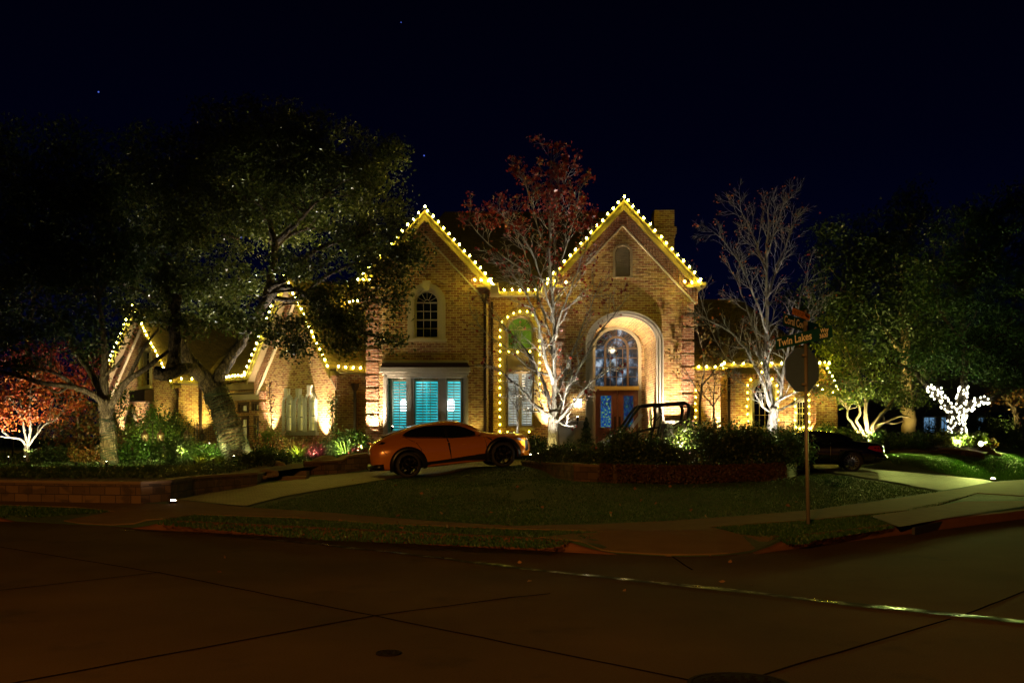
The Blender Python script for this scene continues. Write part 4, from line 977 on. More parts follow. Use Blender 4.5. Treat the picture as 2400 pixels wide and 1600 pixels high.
def carobj(name, label, loc, yaw, pitch, st, arches, paint):
    t = thing(name, label, 'car', loc, yaw, world=False); t.rotation_euler = (0, -pitch, yaw)
    car = Car(st); mb = car.body(); me = bpy.data.meshes.new('body'); me.from_pydata(mb.v, [], mb.f); bm = bmesh.new(); bm.from_mesh(me); bmesh.ops.recalc_face_normals(bm, faces=bm.faces[:]); bm.to_mesh(me); bm.free()
    me.polygons.foreach_set('use_smooth', [True]*len(me.polygons)); me.materials.append(M[paint]); b = bpy.data.objects.new('body', me); C.objects.link(b)
    cm = MB()
    for ax, az, ar_ in arches:
        k = 28
        for sd in (-1, 1):
            vs = [(ax+ar_*math.cos(2*math.pi*i/k), sd*y_, az+ar_*math.sin(2*math.pi*i/k)) for y_ in (.62, 1.3) for i in range(k)]
            cm.add(vs, [(i, (i+1) % k, k+(i+1) % k, k+i) for i in range(k)]+[tuple(range(k))[::-1], tuple(range(k, 2*k))])
    cme = bpy.data.meshes.new('cut'); cme.from_pydata(cm.v, [], cm.f); bm = bmesh.new(); bm.from_mesh(cme); bmesh.ops.recalc_face_normals(bm, faces=bm.faces[:]); bm.to_mesh(cme); bm.free()
    cme.materials.append(M['rubber']); co_ = bpy.data.objects.new('cut', cme); C.objects.link(co_)
    md = b.modifiers.new('b', 'BOOLEAN'); md.operation = 'DIFFERENCE'; md.solver = 'EXACT'; md.object = co_; md.material_mode = 'TRANSFER'
    bpy.context.view_layer.update(); nm = bpy.data.meshes.new_from_object(b.evaluated_get(bpy.context.evaluated_depsgraph_get()))
    b.modifiers.clear(); b.data = nm; bpy.data.objects.remove(co_); b.parent = t
    return t, car, b
def wheel(t, x, y, z, r, rim, spokes, width=.27, sr=.74, rimm='rimdark', twin=False):
    sd = -1 if y < 0 else 1; Mx = Matrix.Rotation(R(90), 3, 'X'); c = (x, y, z)
    tb = MB().lathe([(r*sr,-width/2), (r*.93,-width/2), (r*.99,-width*.38), (r,-width*.2), (r,width*.2), (r*.99,width*.38), (r*.93,width/2), (r*sr,width/2)], c, 32, Mx, False); w_ = tb.build('wheel', M['rubber'], t, True)
    rb = MB(); o = width/2*sd
    rb.lathe([(r*sr*.99,-width*.45), (r*sr*.99,width*.45), (r*sr*.93,width*.47), (r*sr*.90,width*.3), (r*sr*.9,-width*.3)], c, 32, Mx, False)
    rb.lathe([(.001,-.03), (.055,-.03), (.06,.02), (.001,.03)], (x, y+sd*width*.36, z), 14, Mx)
    for i in range(spokes):
        w0 = 2*math.pi*i/spokes+.2
        for dw in ((-.09, .09) if twin else (0,)):
            a = (x+.04*math.cos(w0), y+sd*width*.38, z+.04*math.sin(w0)); b_ = (x+r*sr*.93*math.cos(w0+dw), y+sd*width*.42, z+r*sr*.93*math.sin(w0+dw)); rb.tube([a, b_], [.022, .016] if not twin else [.02, .015], 5)
    rb.lathe([(.001,-.01), (r*.42,-.01), (r*.42,.01), (.001,.01)], (x, y+sd*width*.1, z), 20, Mx)
    rb.build('rim', M[rimm], w_, True)
def cz(px, py): return (px-210)/339, (1380-.113*(px-600)-py)/339
suvst = [  # x, zb, zs, zr, wb, ws, wr
    (0.00,.52,.88,1.02,.70,.76,.62), (.08,.36,.97,1.16,.86,.88,.70), (.25,.30,1.03,1.22,.95,.95,.70), (.6,.28,1.05,1.38,.98,1.0,.68), (1.15,.26,1.05,1.53,.99,1.01,.68), (1.7,.25,1.04,1.62,.975,.985,.68),
    (2.3,.25,1.03,1.65,.965,.975,.69), (2.8,.25,1.02,1.62,.965,.975,.68), (3.25,.25,1.01,1.44,.97,.98,.69), (3.62,.25,1.00,1.18,.975,.985,.74), (3.9,.26,.99,1.10,.985,.995,.76), (4.4,.27,.96,1.07,.985,.98,.76), (4.8,.27,.91,1.02,.95,.93,.68), (4.98,.29,.84,.95,.88,.84,.58), (5.07,.33,.76,.84,.78,.74,.5), (5.1,.38,.68,.74,.70,.66,.45)]
suv, car, _ = carobj('parked_suv', 'orange sporty four door car with a sloping roof parked on the left drive', (0,0,0), 0, 0, suvst, [(1.13,.40,.475), (4.13,.40,.475)], 'carorange')
yaw = R(9); rw_ = P(950,1119,31.3); fw_ = P(1171,1094,31.95)
dv = fw_-rw_; yaw = math.atan2(dv.y, dv.x); pitch = math.asin(dv.z/dv.length); sc_ = Vector((dv.x, dv.y, 0)).length/3.0/math.cos(pitch)
near_off = Matrix.Rotation(yaw, 3, 'Z') @ Matrix.Rotation(-pitch, 3, 'Y') @ Vector((1.13, -.90, 0))
suv.location = rw_-near_off+Vector((.12,0,0)); suv.rotation_euler = (0, -pitch, yaw)
for x in (1.13, 4.13):
    for y in (-.86, .86): wheel(suv, x, y, .40, .40, 1, 5 if 0 else 7, .28, .76, 'rimdark', True)
car.patch([cz(*p) for p in ((560,938),(600,905),(655,876),(725,854),(800,838),(900,826),(1000,820),(1100,820),(1170,826),(1240,846),(1310,876),(1385,920),(1260,938),(1100,948),(900,952),(700,952),(590,950))], .012).each('side_window', M['glassdark'], suv, True)
cb = MB(); 
for u_ in (1015,): cb.v += []
car.patch([cz(*p) for p in ((1005,823),(1035,823),(1040,948),(1012,950))], .018).each('pillar_trim', M['blacktrim'], suv)
car.patch([cz(*p) for p in ((540,952),(600,953),(900,955),(1100,950),(1260,940),(1390,921),(1390,926),(1260,947),(1100,958),(900,963),(600,961))], .010).each('window_line', M['blacktrim'], suv)
for nm_, pl in (('door_seam', ((1014,928),(1018,928),(1052,1010),(1052,1175),(1047,1175),(1047,1010))), ('door_seam', ((1418,940),(1423,940),(1440,1010),(1438,1165),(1433,1165),(1434,1010))), ('door_seam', ((560,945),(566,945),(700,1010),(745,1080),(745,1190),(740,1190),(740,1082),(695,1013)))):
    car.patch([cz(*p) for p in pl], .004, step=.06).each(nm_, M['blacktrim'], suv)
car.patch([cz(*p) for p in ((1055,998),(1130,992),(1134,1003),(1060,1010))], .018).each('door_handle', M['carorange'], suv)
car.patch([cz(*p) for p in ((680,1000),(735,998),(738,1008),(684,1011))], .018).each('door_handle', M['carorange'], suv)
car.patch([cz(*p) for p in ((1440,935),(1505,965),(1500,980),(1470,962))], .012).each('side_vent', M['blacktrim'], suv)
car.patch([(1.5,.27),(3.8,.27),(3.76,.50),(3.4,.50),(2.2,.44),(1.62,.43)], .02).each('side_skirt', M['blacktrim'], suv)
for ax in (1.13, 4.13):      # black arch cladding
    q = [(ax+.47*math.cos(w_), .40+.47*math.sin(w_)) for w_ in np.linspace(-.35, math.pi+.35, 26)]; q2 = [(ax+.585*math.cos(w_), .40+.565*math.sin(w_)) for w_ in np.linspace(math.pi+.3, -.3, 26)]
    mb = MB(); 
    for sd in (-1, 1):
        vs = [(x, sd*(car.y(x, max(z, .3))+o_), z) for o_ in (.035,) for x, z in q+q2]; n_ = 26; mb.add(vs, [(i, i+1, 2*n_-2-i, 2*n_-1-i) for i in range(n_-1)])
        k0 = len(mb.v); mb.v += [(x, sd*(car.y(x, max(z, .3))-.12), z) for x, z in q2]; b0 = k0-n_; mb.f += [(k0+i, k0+i+1, b0+i+1, b0+i) for i in range(n_-1)]
    mb.each('arch_trim', M['blacktrim'], suv, True)
car.patch([cz(*p) for p in ((1735,945),(1800,950),(1862,975),(1858,985),(1800,975),(1745,960))], .008).each('headlight', M['headl'], suv, True)
car.patch([cz(*p) for p in ((250,1002),(300,1003),(385,1010),(360,1030),(300,1038),(285,1020),(245,1018))], .008).each('tail_light', M['blacktrim'], suv, True)
car.patch([cz(*p) for p in ((330,1075),(365,1120),(382,1140),(372,1140),(350,1115))], .008).each('rear_vent', M['blacktrim'], suv)
car.patch([(4.86,.44), (4.98,.46), (5.0,.78), (4.90,.76)], .012, step=.05).each('front_intake', M['blacktrim'], suv)
fr_ = MB()
for z_, y_ in ((.62,.62), (.55,.66), (.48,.7), (.41,.72)):
    fr_.tube([(4.86,-y_-.14,z_), (5.0,-y_*.9,z_), (5.1,-y_*.5,z_), (5.12,0,z_), (5.1,y_*.5,z_), (5.0,y_*.9,z_), (4.86,y_+.14,z_)], .022, 5)
fr_.build('front_grille', M['blacktrim'], suv)
lip = MB(); lip.tube([(4.78,-.93,.33), (4.98,-.8,.31), (5.1,-.5,.30), (5.14,0,.30), (5.1,.5,.30), (4.98,.8,.31), (4.78,.93,.33)], .035, 6); lip.build('front_lip', M['carorange'], suv)
bp = MB(); bp.tube([(.38,-.93,.42), (.16,-.88,.42), (.05,-.6,.42), (.03,0,.42), (.05,.6,.42), (.16,.88,.42), (.38,.93,.42)], .10, 8)
for y_ in (-.6, .6): bp.tube([(.15,y_,.36), (-.06,y_,.36)], .05, 8)
bp.build('rear_bumper', M['blacktrim'], suv, True)
sp_ = MB(); sp_.tube([(.10,-.86,1.13), (.04,-.6,1.18), (.02,0,1.2), (.04,.6,1.18), (.10,.86,1.13)], .035, 6); sp_.build('tail_spoiler', M['carorange'], suv, True)
rs = MB(); rs.prism([(1.25,-.55,1.545), (1.25,.55,1.545), (.45,.60,1.335), (.45,-.60,1.335)], Vector((0,0,.012)), Vector((0,0,0))); rs.build('rear_window', M['glassdark'], suv)
ws_ = MB(); xs_ = [2.95, 3.1, 3.25, 3.4, 3.55, 3.66]; V_ = []
for x in xs_:
    q_ = car.sec(x)
    for f in (-1, -.7, -.3, 0, .3, .7, 1): zz = q_[-1][1]+.008-abs(f)**2*.05; V_.append((x, f*(q_[9][0]+.02), zz))
ws_.add(V_, [(i*7+j, i*7+j+1, i*7+8+j, i*7+7+j) for i in range(len(xs_)-1) for j in range(6)]); ws_.build('windscreen', M['glassdark'], suv, True)
for sd in (-1, 1):
    mm = MB(); bm = bmesh.new(); bmesh.ops.create_icosphere(bm, subdivisions=2, radius=1); bm.verts.index_update()
    mm.add([(3.36+v.co.x*.09, sd*(1.10)+v.co.y*.13, 1.16+v.co.z*.075) for v in bm.verts], [tuple(v.index for v in f.verts) for f in bm.faces]); bm.free()
    mm.tube([(3.38, sd*.94, 1.08), (3.38, sd*1.04, 1.13)], .025, 5); mm.build('wing_mirror', M['carorange'], suv, True)
an = MB(); an.tube([(1.28,0,1.53), (1.18,0,1.62)], [.02,.008], 5); an.build('antenna_fin', M['blacktrim'], suv)
for o in suv.children: pass
suv.scale = (sc_,)*3

blst = [(0.0,.42,.80,.88,.62,.66,.5), (.1,.32,.84,.96,.80,.80,.6), (.4,.26,.90,1.0,.86,.86,.62), (.9,.24,.93,1.04,.88,.88,.60), (1.2,.23,.94,1.16,.88,.88,.55), (1.6,.23,.94,1.32,.875,.87,.53), (2.1,.22,.93,1.385,.87,.87,.53), (2.6,.22,.92,1.36,.87,.87,.53),
        (3.0,.22,.91,1.20,.87,.87,.56), (3.35,.22,.90,.99,.87,.87,.6), (3.8,.23,.84,.92,.87,.86,.6), (4.3,.24,.74,.80,.84,.80,.55), (4.55,.28,.62,.68,.7,.68,.5), (4.65,.34,.55,.58,.55,.5,.4)]
bc, car2, _ = carobj('parked_coupe', 'shiny black coupe parked on the right drive seen from its rear side', (0,0,0), 0, 0, blst, [(1.05,.33,.385), (3.78,.33,.385)], 'carblack')
yb = R(180-14); rw_ = P(1995,1107,33.3); off = Matrix.Rotation(yb, 3, 'Z') @ Vector((1.05, .80, 0)); bc.location = rw_-off; bc.rotation_euler = (0, R(-1.0), yb)
for x in (1.05, 3.78):
    for y in (-.76, .76): wheel(bc, x, y, .33, .33, 1, 16, .23, .76, 'alloy')
car2.patch([(1.25,1.0),(1.38,1.10),(1.62,1.22),(1.9,1.29),(2.25,1.31),(2.6,1.28),(2.85,1.18),(3.1,1.0),(2.2,.985)], .006).each('side_window', M['glassdark'], bc, True)
car2.patch([(.08,.68),(.3,.72),(.55,.80),(.5,.88),(.2,.90),(.1,.86)], .008).each('tail_light', M['tail'], bc, True)
for pl in (((1.72,.3),(1.735,.3),(1.735,.98),(1.72,.98)), ((3.0,.3),(3.015,.3),(3.06,.9),(3.045,.9))): car2.patch(pl, .004).each('door_seam', M['blacktrim'], bc)
car2.patch([(1.85,.86),(2.02,.86),(2.02,.885),(1.85,.885)], .02).each('door_handle', M['carblack'], bc)
mb = MB(); mb.tube([(.32,-.84,.5), (.06,-.74,.5), (-.06,-.4,.5), (-.08,0,.5), (-.06,.4,.5), (.06,.74,.5), (.32,.84,.5)], .10, 8); mb.build('rear_bumper', M['carblack'], bc, True)
mb = MB(); mb.box((-.02,0,.76), (.04,.55,.14)); mb.build('plate_recess', M['alloy'], bc)
mb = MB(); mb.prism([(1.58,-.46,1.335), (1.58,.46,1.335), (1.0,.55,1.085), (1.0,-.55,1.085)], Vector((-.008,0,.022)), Vector((0,0,0))); mb.build('rear_window', M['glassdark'], bc)
mb = MB(); mb.tube([(1.15,.1,1.04), (1.13,.1,1.55)], .006, 4); 
for sd in (-1, 1):
    mm = MB(); bm = bmesh.new(); bmesh.ops.create_icosphere(bm, subdivisions=2, radius=1); bm.verts.index_update()
    mm.add([(2.95+v.co.x*.08, sd*1.0+v.co.y*.12, 1.0+v.co.z*.07) for v in bm.verts], [tuple(v.index for v in f.verts) for f in bm.faces]); bm.free(); mm.tube([(2.97,sd*.86,.94),(2.97,sd*.94,.98)], .02, 5); mm.build('wing_mirror', M['carblack'], bc, True)
# dark suv far right, by the neighbour's house
fs_, car3, _ = carobj('parked_van', 'dark blue car with red tail lamp parked in the shadows at the far right', (0,0,0), 0, 0, [(x*.95,zb,zs*1.05,zr*1.08,wb*.95,ws*.95,wr) for x,zb,zs,zr,wb,ws,wr in suvst], [(1.07,.38,.44), (3.92,.38,.44)], 'carblack')
fs_.location = P(2345,1040,52); fs_.rotation_euler = (0,0,R(60))
for x in (1.07, 3.92):
    for y in (-.8, .8): wheel(fs_, x, y, .38, .38, 1, 5, .25, .7, 'alloy')
tlm = emit('tail_glow', (.5,.02,.05), .5)
car3.patch([(.1,.8),(.35,.85),(.35,1.1),(.12,1.05)], .01).each('tail_light', tlm, fs_)
mb = MB(); mb.box((-.02,0,.85), (.04,.45,.14)); mb.build('number_plate', M['white'], fs_)

# ================================================================ UTILITY VEHICLE behind the planter
uv_ = thing('utility_vehicle', 'open utility vehicle with a black roll cage parked before the front door', 'buggy', P(1540,1060,34.8)); YU = 34.4
def U(u, v, dy=0): return P(u, v, YU+dy*0)+Vector((0, dy, 0))
cg = MB()
for dy in (0, 1.35):
    cg.tube([U(1458,1012,dy), U(1484,972,dy), U(1499,953,dy), U(1506,950,dy), U(1604,944,dy), U(1612,947,dy), U(1615,958,dy), U(1612,985,dy), U(1604,1030,dy)], [.05,.05,.052,.055,.06,.062,.06,.055,.05], 8)
    cg.tube([U(1545,952,dy), U(1550,975,dy), U(1546,1000,dy), U(1535,1035,dy)], .045, 8); cg.tube([U(1546,1000,dy), U(1500,1012,dy), U(1470,1030,dy)], .03, 6); cg.tube([U(1552,968,dy), U(1538,985,dy)], .02, 5); cg.tube([U(1612,985,dy), U(1580,1005,dy)], .03, 6)
for u, v in ((1506,950), (1545,952), (1607,946), (1612,985), (1458,1012)): cg.tube([U(u,v,0), U(u,v,1.35)], .04, 8)
cg.build('roll_cage', M['black'], uv_, True)
bd = MB(); b0 = U(1420,1050); b1 = U(1640,1050); zz = b0.z
bd.prism([Vector((b0.x,YU-.05,zz-.1)), Vector((b1.x,YU-.05,zz-.1)), Vector((b1.x+.05,YU-.05,zz+.35)), Vector((U(1590,0).x,YU-.05,zz+.38)), Vector((U(1585,0).x,YU-.05,zz+.12)), Vector((U(1500,0).x,YU-.05,zz+.12)), Vector((U(1470,0).x,YU-.05,zz+.55)), Vector((U(1435,0).x,YU-.05,zz+.45)), Vector((b0.x-.1,YU-.05,zz+.2))], Vector((0,0,0)), Vector((0,1.45,0)))
bd.build('body', M['rimdark'], uv_)
se = MB()
for dy in (.35, 1.0): se.box(U(1540,1035)+Vector((0,dy,0)), (.5,.5,.14)); se.box(U(1560,1020)+Vector((0,dy,.1)), (.12,.5,.6))
se.build('seat', M['blacktrim'], uv_)
for u in (1440, 1618):
    for dy in (0, 1.4):
        c_ = U(u, 1072)+Vector((0, dy, 0)); c_.z = H(c_.x, c_.y)+.36; w_ = MB().lathe([(.18,-.14), (.33,-.14), (.36,-.08), (.36,.08), (.33,.14), (.18,.14)], c_, 20, Matrix.Rotation(R(90),3,'X'), False).build('wheel', M['rubber'], uv_, True)
        MB().lathe([(.02,-.1), (.18,-.1), (.18,.1), (.02,.1)], c_, 12, Matrix.Rotation(R(90),3,'X')).build('rim', M['rimdark'], w_)
swm = MB(); c_ = U(1500,1010)+Vector((0,.4,0)); swm.tube([c_+Vector((.05*math.sin(a_), .17*math.cos(a_), .17*math.sin(a_))) for a_ in np.linspace(0, 2*math.pi, 16)], .015, 5); swm.build('steering_wheel', M['blacktrim'], uv_)
fl = MB(); fl.prism([U(1500,968,.02), U(1508,972,.02), U(1478,1012,.02), U(1470,1008,.02)], Vector((0,-.05,0)), Vector((0,-.03,0))); fl.build('windscreen_post_guard', M['alloy'], uv_)

# ================================================================ GARDEN FURNITURE
def lantern_stand(u, vt, vb, Y, lats, label, feeder):
    p = P(u, vb, Y); t = thing('lantern_stand', label, 'lantern stand', p, group='twin shepherd hooks in the left garden'); zt = P(u, vt, Y).z
    m_ = MB(); m_.tube([p, Vector((p.x, p.y, zt-.1))], .02, 6)
    for s in (-1, 1): m_.tube([Vector((p.x, Y, zt-.12)), Vector((p.x+s*.06, Y, zt)), Vector((p.x+s*.16, Y, zt-.04)), Vector((p.x+s*.27, Y, zt-.28)), Vector((p.x+s*.3, Y, zt-.33))], .012, 5)
    m_.build('hook', M['iron'], t, True)
    for s in (-1, 1):
        c_ = Vector((p.x+s*.3, Y, zt-.62)); mb = MB(); mb.lathe([(.16,.10), (.14,.13), (.07,.2), (.02,.27), (.015,.3)], c_, 6); mb.lathe([(.10,-.14), (.12,-.12), (.12,-.1), (.02,-.1)], c_, 6)
        for k in range(6): a_ = k*math.pi/3; mb.tube([c_+Vector((.10*math.cos(a_), .1*math.sin(a_), -.11)), c_+Vector((.13*math.cos(a_), .13*math.sin(a_), .11))], .009, 4)
        l = mb.build('lantern', M['copper'], t); MB().lathe([(.06,-.1), (.08,.08), (.03,.1)], c_, 8).build('glass', M['lglass'], l)
    if feeder:
        c_ = Vector((p.x, Y, zt-1.25)); mb = MB(); mb.lathe([(.32,-.02), (.34,0), (.03,.22), (.02,.26)], c_, 16); mb.build('baffle', M['iron'], t)
    return t
lantern_stand(358, 986, 1075, 38, 2, 'left twin hook pole with two copper lanterns and a cone baffle', True)
lantern_stand(457, 985, 1072, 38.5, 2, 'right twin hook pole with two hexagonal lanterns before the oak', True)
# iron railing in front of the porch and garden fence
def railing(a, b, h, label, name='iron_railing', n=None, cat='railing'):
    t = thing(name, label, cat, a); L = (b-a).length; m_ = MB()
    for z in (h, .12): m_.tube([a+Vector((0,0,z)), b+Vector((0,0,z))], .018, 5)
    m_.build('rail', M['iron'], t); m_ = MB(); k = int(L/.12)
    for i in range(k+1): p = a.lerp(b, i/k); m_.tube([p+Vector((0,0,.05)), p+Vector((0,0,h+(.05 if 0 else 0)))], .008, 4)
    m_.build('balusters', M['iron'], t); m_ = MB()
    for p in (a, b): m_.box(p+Vector((0,0,h/2+.05)), (.05,.05,h+.12)); 
    m_.build('post', M['iron'], t)
    return t
a = P(462,1060,41.5); b = P(510,1056,42.5); railing(a, b, 1.15, 'black iron railing between the oak trunk and the lanterns')
a = P(560,1056,42.5); b = P(604,1052,41.2); railing(a, b, 1.0, 'black iron railing in front of the glazed porch doors')
a = P(-60,1092,37); b = P(30,1092,37.5); railing(a, b, 1.25, 'dark iron fence at the far left edge behind the red maple', 'iron_fence', cat='fence')
# birdbath pedestal
c_ = P(508,1083,36.5); bb_ = thing('birdbath', 'pale stone birdbath pedestal left of the oak trunk', 'birdbath', c_)
MB().lathe([(.2,0), (.2,.05), (.12,.1), (.10,.3), (.15,.36)], c_, 20).build('pedestal', M['pot'], bb_, True); MB().lathe([(.12,.35), (.4,.42), (.43,.47), (.40,.47), (.2,.43), (.001,.42)], c_, 24).build('bowl', M['pot'], bb_, True)
# mailbox lamp niche at the entry, wreath basket, pots
lt = thing('wall_lantern', 'bright box lantern on the brick left of the entry arch', 'lantern', P(1354,945,37.8)); c_ = P(1354,944,37.75)
m_ = MB(); 
for dx in (-.16,.16): m_.box(c_+Vector((dx,0,0)), (.03,.2,.36))
m_.box(c_+Vector((0,0,.18)), (.4,.24,.04)); m_.box(c_+Vector((0,0,-.18)), (.36,.2,.03)); m_.build('lantern_frame', M['iron'], lt)
MB().box(c_+Vector((0,.02,0)), (.27,.12,.3)).build('lantern_glass', M['lens'], lt)
hb = thing('house_number_plaque', 'small dark plaque beside the potted cypress in the entry', 'plaque', P(1519,973,39.5)); MB().box((ar[1]-.03, 39.6, P(0,973,39.6).z), (.02,.5,.4)).build('plate', M['copper'], hb)
def planterpot(c, r, h, label, m='terracotta'):
    t = thing('plant_pot', label, 'pot', c); MB().lathe([(r*.6,0), (r*.72,.03), (r*.95,h*.6), (r,h*.9), (r*1.08,h*.92), (r*1.08,h), (r*.9,h), (r*.85,h*.9), (.001,h*.9)], c, 20).build('bowl', M[m], t, True); return t
pt = [(P(846,1068,37.3), .34, .5, 'large glazed pot holding the fern beside the left tower'), (P(1525,1050,39.2), .22, .45, 'pot under the small clipped cypress in the entry arch'),
      (P(1429,1055,37.3), .26, .5, 'pot under the conical evergreen left of the front door')]
for c_, r, h, l in pt: c_ = Vector((c_.x, c_.y, .93)); planterpot(c_, r, h, l)
# basket with red flowers and tiny lights
bk_ = thing('flower_basket', 'wire basket of red flowers wound with tiny lights near the front door', 'basket', P(1406,1070,33.2)); c_ = P(1402,1062,33.2)
m_ = MB(); m_.lathe([(.12,-.15), (.2,0), (.22,.08), (.2,.08), (.1,-.12)], c_, 16); m_.tube([c_+Vector((.05+.16*math.cos(a_), 0, .12+.26*math.sin(a_))) for a_ in np.linspace(0, math.pi, 14)], .012, 5); m_.build('basket', M['fascia'], bk_, True)
f_ = leafobj('flowers', np.array(c_)+nr.normal(size=(160,3))*[.14,.1,.07]+[-.02,0,.1], .07, M['flower_red'], bk_)
for dx, dz in ((-.09,-.05),(-.13,.03),(.1,-.1),(.02,-.14),(-.1,-.13),(.15,.06)): o = bpy.data.objects.new('small_bulb', twme); C.objects.link(o); o.parent = bk_; o.location = c_+Vector((dx,-.2,dz))-Vector(bk_.location)
# neighbour's house behind the right trees
nb = thing('neighbour_house', 'dark neighbouring house with dim pale windows behind the right trees', 'house', P(2200,1040,58))
NF = Fr((P(2040,0,58).x, 58), (1, 0)); m_ = MB(); nw = [rect(NF.px(u0,0)[0], NF.px(u1,0)[0], NF.px(0,1012)[1], NF.px(0,978)[1]) for u0, u1 in ((2165,2192), (2206,2222), (2293,2307))]
panel(m_, NF, rect(0, 14, .8, 5.2), [list(q_) for q_ in nw], 0, -.3); NF.box(m_, 0, 14, .8, 5, -.35, -8); m_.build('wall', M['sidingfar'], nb)
for q_ in nw:
    g_ = MB(); panel(g_, NF, q_, [], -.15, -.17); fr_ = MB(); xa, za_ = q_[0]; xb, zb2 = q_[2]; ring(fr_, NF, rect(xa-.08,xb+.08,za_-.08,zb2+.08), rect(xa,xb,za_,zb2), .04, -.02); NF.box(fr_, (xa+xb)/2-.02, (xa+xb)/2+.02, za_, zb2, -.05, -.1)
    f_ = fr_.build('window', M['white'], nb); g_.build('pane', M['blueglow'], f_)
slab('roof', [[NF.w(-.4,5.2,.4), NF.w(14.4,5.2,.4), NF.w(12,8.5,-4), NF.w(2,8.5,-4)]], M['shingledark'], parent=nb)
# stars
sm = emit('star_glow', (.10,.18,.9), .7)
for i, (u, v, r, l) in enumerate(((231,216,.55,'blue star at the upper left above the oak'), (994,365,.5,'blue star above the left tall gable'), (940,53,.35,'faint star near the top of the sky'), (566,557,.55,'pale star shining through the oak crown'))):
    c_ = P(u, v, 600); bm = bmesh.new(); bmesh.ops.create_icosphere(bm, subdivisions=1, radius=r); bm.verts.index_update(); mb = MB().add([v_.co+c_ for v_ in bm.verts], [tuple(x.index for x in f.verts) for f in bm.faces]); bm.free(); tag(mb.build('star', sm, uv=False), l, 'star')
# ================================================================ TREES AND PLANTS
class TB:                                   # many tubes at once
    def __init__(s): s.mb = MB()
    def add(s, pts, rads, n=5): s.mb.tube(pts, rads, n, True)
def wob(pts, k=5, a=.06, rng=rnd):
    """smooth a coarse polyline (Catmull-Rom) and roughen it"""
    P_ = [Vector(p) for p in pts]; P_ = [P_[0]*2-P_[1]]+P_+[P_[-1]*2-P_[-2]]; out = []
    for i in range(1, len(P_)-2):
        for j in range(k):
            t = j/k; p0, p1, p2, p3 = P_[i-1:i+3]
            q = .5*((2*p1)+(p2-p0)*t+(2*p0-5*p1+4*p2-p3)*t*t+(3*p1-p0-3*p2+p3)*t**3)
            out.append(q+Vector((rng.uniform(-a,a), rng.uniform(-a,a), rng.uniform(-a,a)*.5)) if (i > 1 or j) else q)
    return out+[P_[-2]]
def twig(tb, p, d, L, r, depth, tips, rng, up=.06, kids=4, spread=.8, side=4, sag=0):
    n = 5 if depth > 0 else 3; pts = [p.copy()]; q = p.copy(); d = d.normalized(); dirs = []
    for i in range(n):
        d = (d+Vector((rng.uniform(-1,1), rng.uniform(-1,1), rng.uniform(-1,1)))*.16+Vector((0,0,up-sag))).normalized(); q = q+d*(L/n); pts.append(q.copy()); dirs.append(d.copy())
    tb.add(pts, [r*(1-.72*i/n) for i in range(n+1)], side if r > .012 else 3)
    tips.append((pts[-1], depth, d)); 
    if depth <= 0: return
    for k in range(kids):
        i = 1+int((n-1)*(k+.5)/kids+rng.uniform(-.3,.3)); i = max(1, min(n, i)); dd = dirs[i-1]; ax = dd.orthogonal().normalized(); ax.rotate(Matrix.Rotation(rng.uniform(0, 6.28), 3, dd))
        c = (dd+ax*spread*rng.uniform(.7,1.25)).normalized(); twig(tb, pts[i], c, L*rng.uniform(.42,.66)*(1.1-.4*i/n), max(.0075, r*(1-.72*i/n)*.62), depth-1, tips, rng, up, kids, spread, side, sag)
def limb(tb, pts, r0, r1, tips, rng, depth=2, kids=9, L=1.0, up=.05, start=.15, n=8, k=4, spread=.8):
    q = wob(pts, k, .03, rng); m = len(q); tb.add(q, [r0+(r1-r0)*(i/(m-1))**.8 for i in range(m)], n)
    for j in range(kids):
        t = start+(1-start)*(j+rng.random()*.8)/kids; i = min(m-2, int(t*(m-1))); d = (q[i+1]-q[i]).normalized(); ax = d.orthogonal().normalized(); ax.rotate(Matrix.Rotation(rng.uniform(0, 6.28), 3, d))
        c = (d+ax*spread*rng.uniform(.7,1.3)).normalized(); twig(tb, q[i], c, L*rng.uniform(.7,1.2)*(1.15-.5*t), max(.012, (r0+(r1-r0)*t)*.5), depth, tips, rng, up)
    tips.append((q[-1], depth, d))
    return q
def bulge(p, prof):     # flared trunk base points handled by radii
    return p
def PP(Y, *l, dy=0): return [P(u, v, Y+(w_[0] if w_ else 0)) for (u, v, *w_) in l]

# ---- centre tree: nearly bare, red leaves towards the top
def baretree(label, Y, base, trunk, limbs, seed, leafmat_, leafprob, name='bare_tree', L=1.0, rb=.2, bark='bark_pale', depth=2, kids=9, leafsize=.13):
    rng = random.Random(seed); t = thing(name, label, 'tree', P(*base, Y)); tb = TB(); tips = []
    tp_ = wob(PP(Y, *trunk), 4, .012, rng); m = len(tp_); tb.add(tp_, [rb*(1.35 if i == 0 else 1.12 if i == 1 else 1-.25*i/m) for i in range(m)], 14)
    for pts, r0, r1, kd in limbs: limb(tb, PP(Y, *pts), r0, r1, tips, rng, depth, kd or kids, L)
    tb.mb.build('trunk', M[bark], t, True, uv=False)
    c_ = [p+Vector((rng.gauss(0,.07), rng.gauss(0,.07), rng.gauss(0,.07))) for p, d, _ in tips for _k in range(3) if rng.random() < leafprob(p)]
    if c_: leafobj('crown', c_, leafsize, M[leafmat_], t, asp=.7)
    return t
def lp(p):
    v = VH-(p.z-CZ)*S/p.y; u = 1200+p.x*S/p.y
    a = .03+.0006*max(0, 760-v)
    if u > 1290: a *= 1.7
    if v < 540: a += .4
    return min(.9, a)
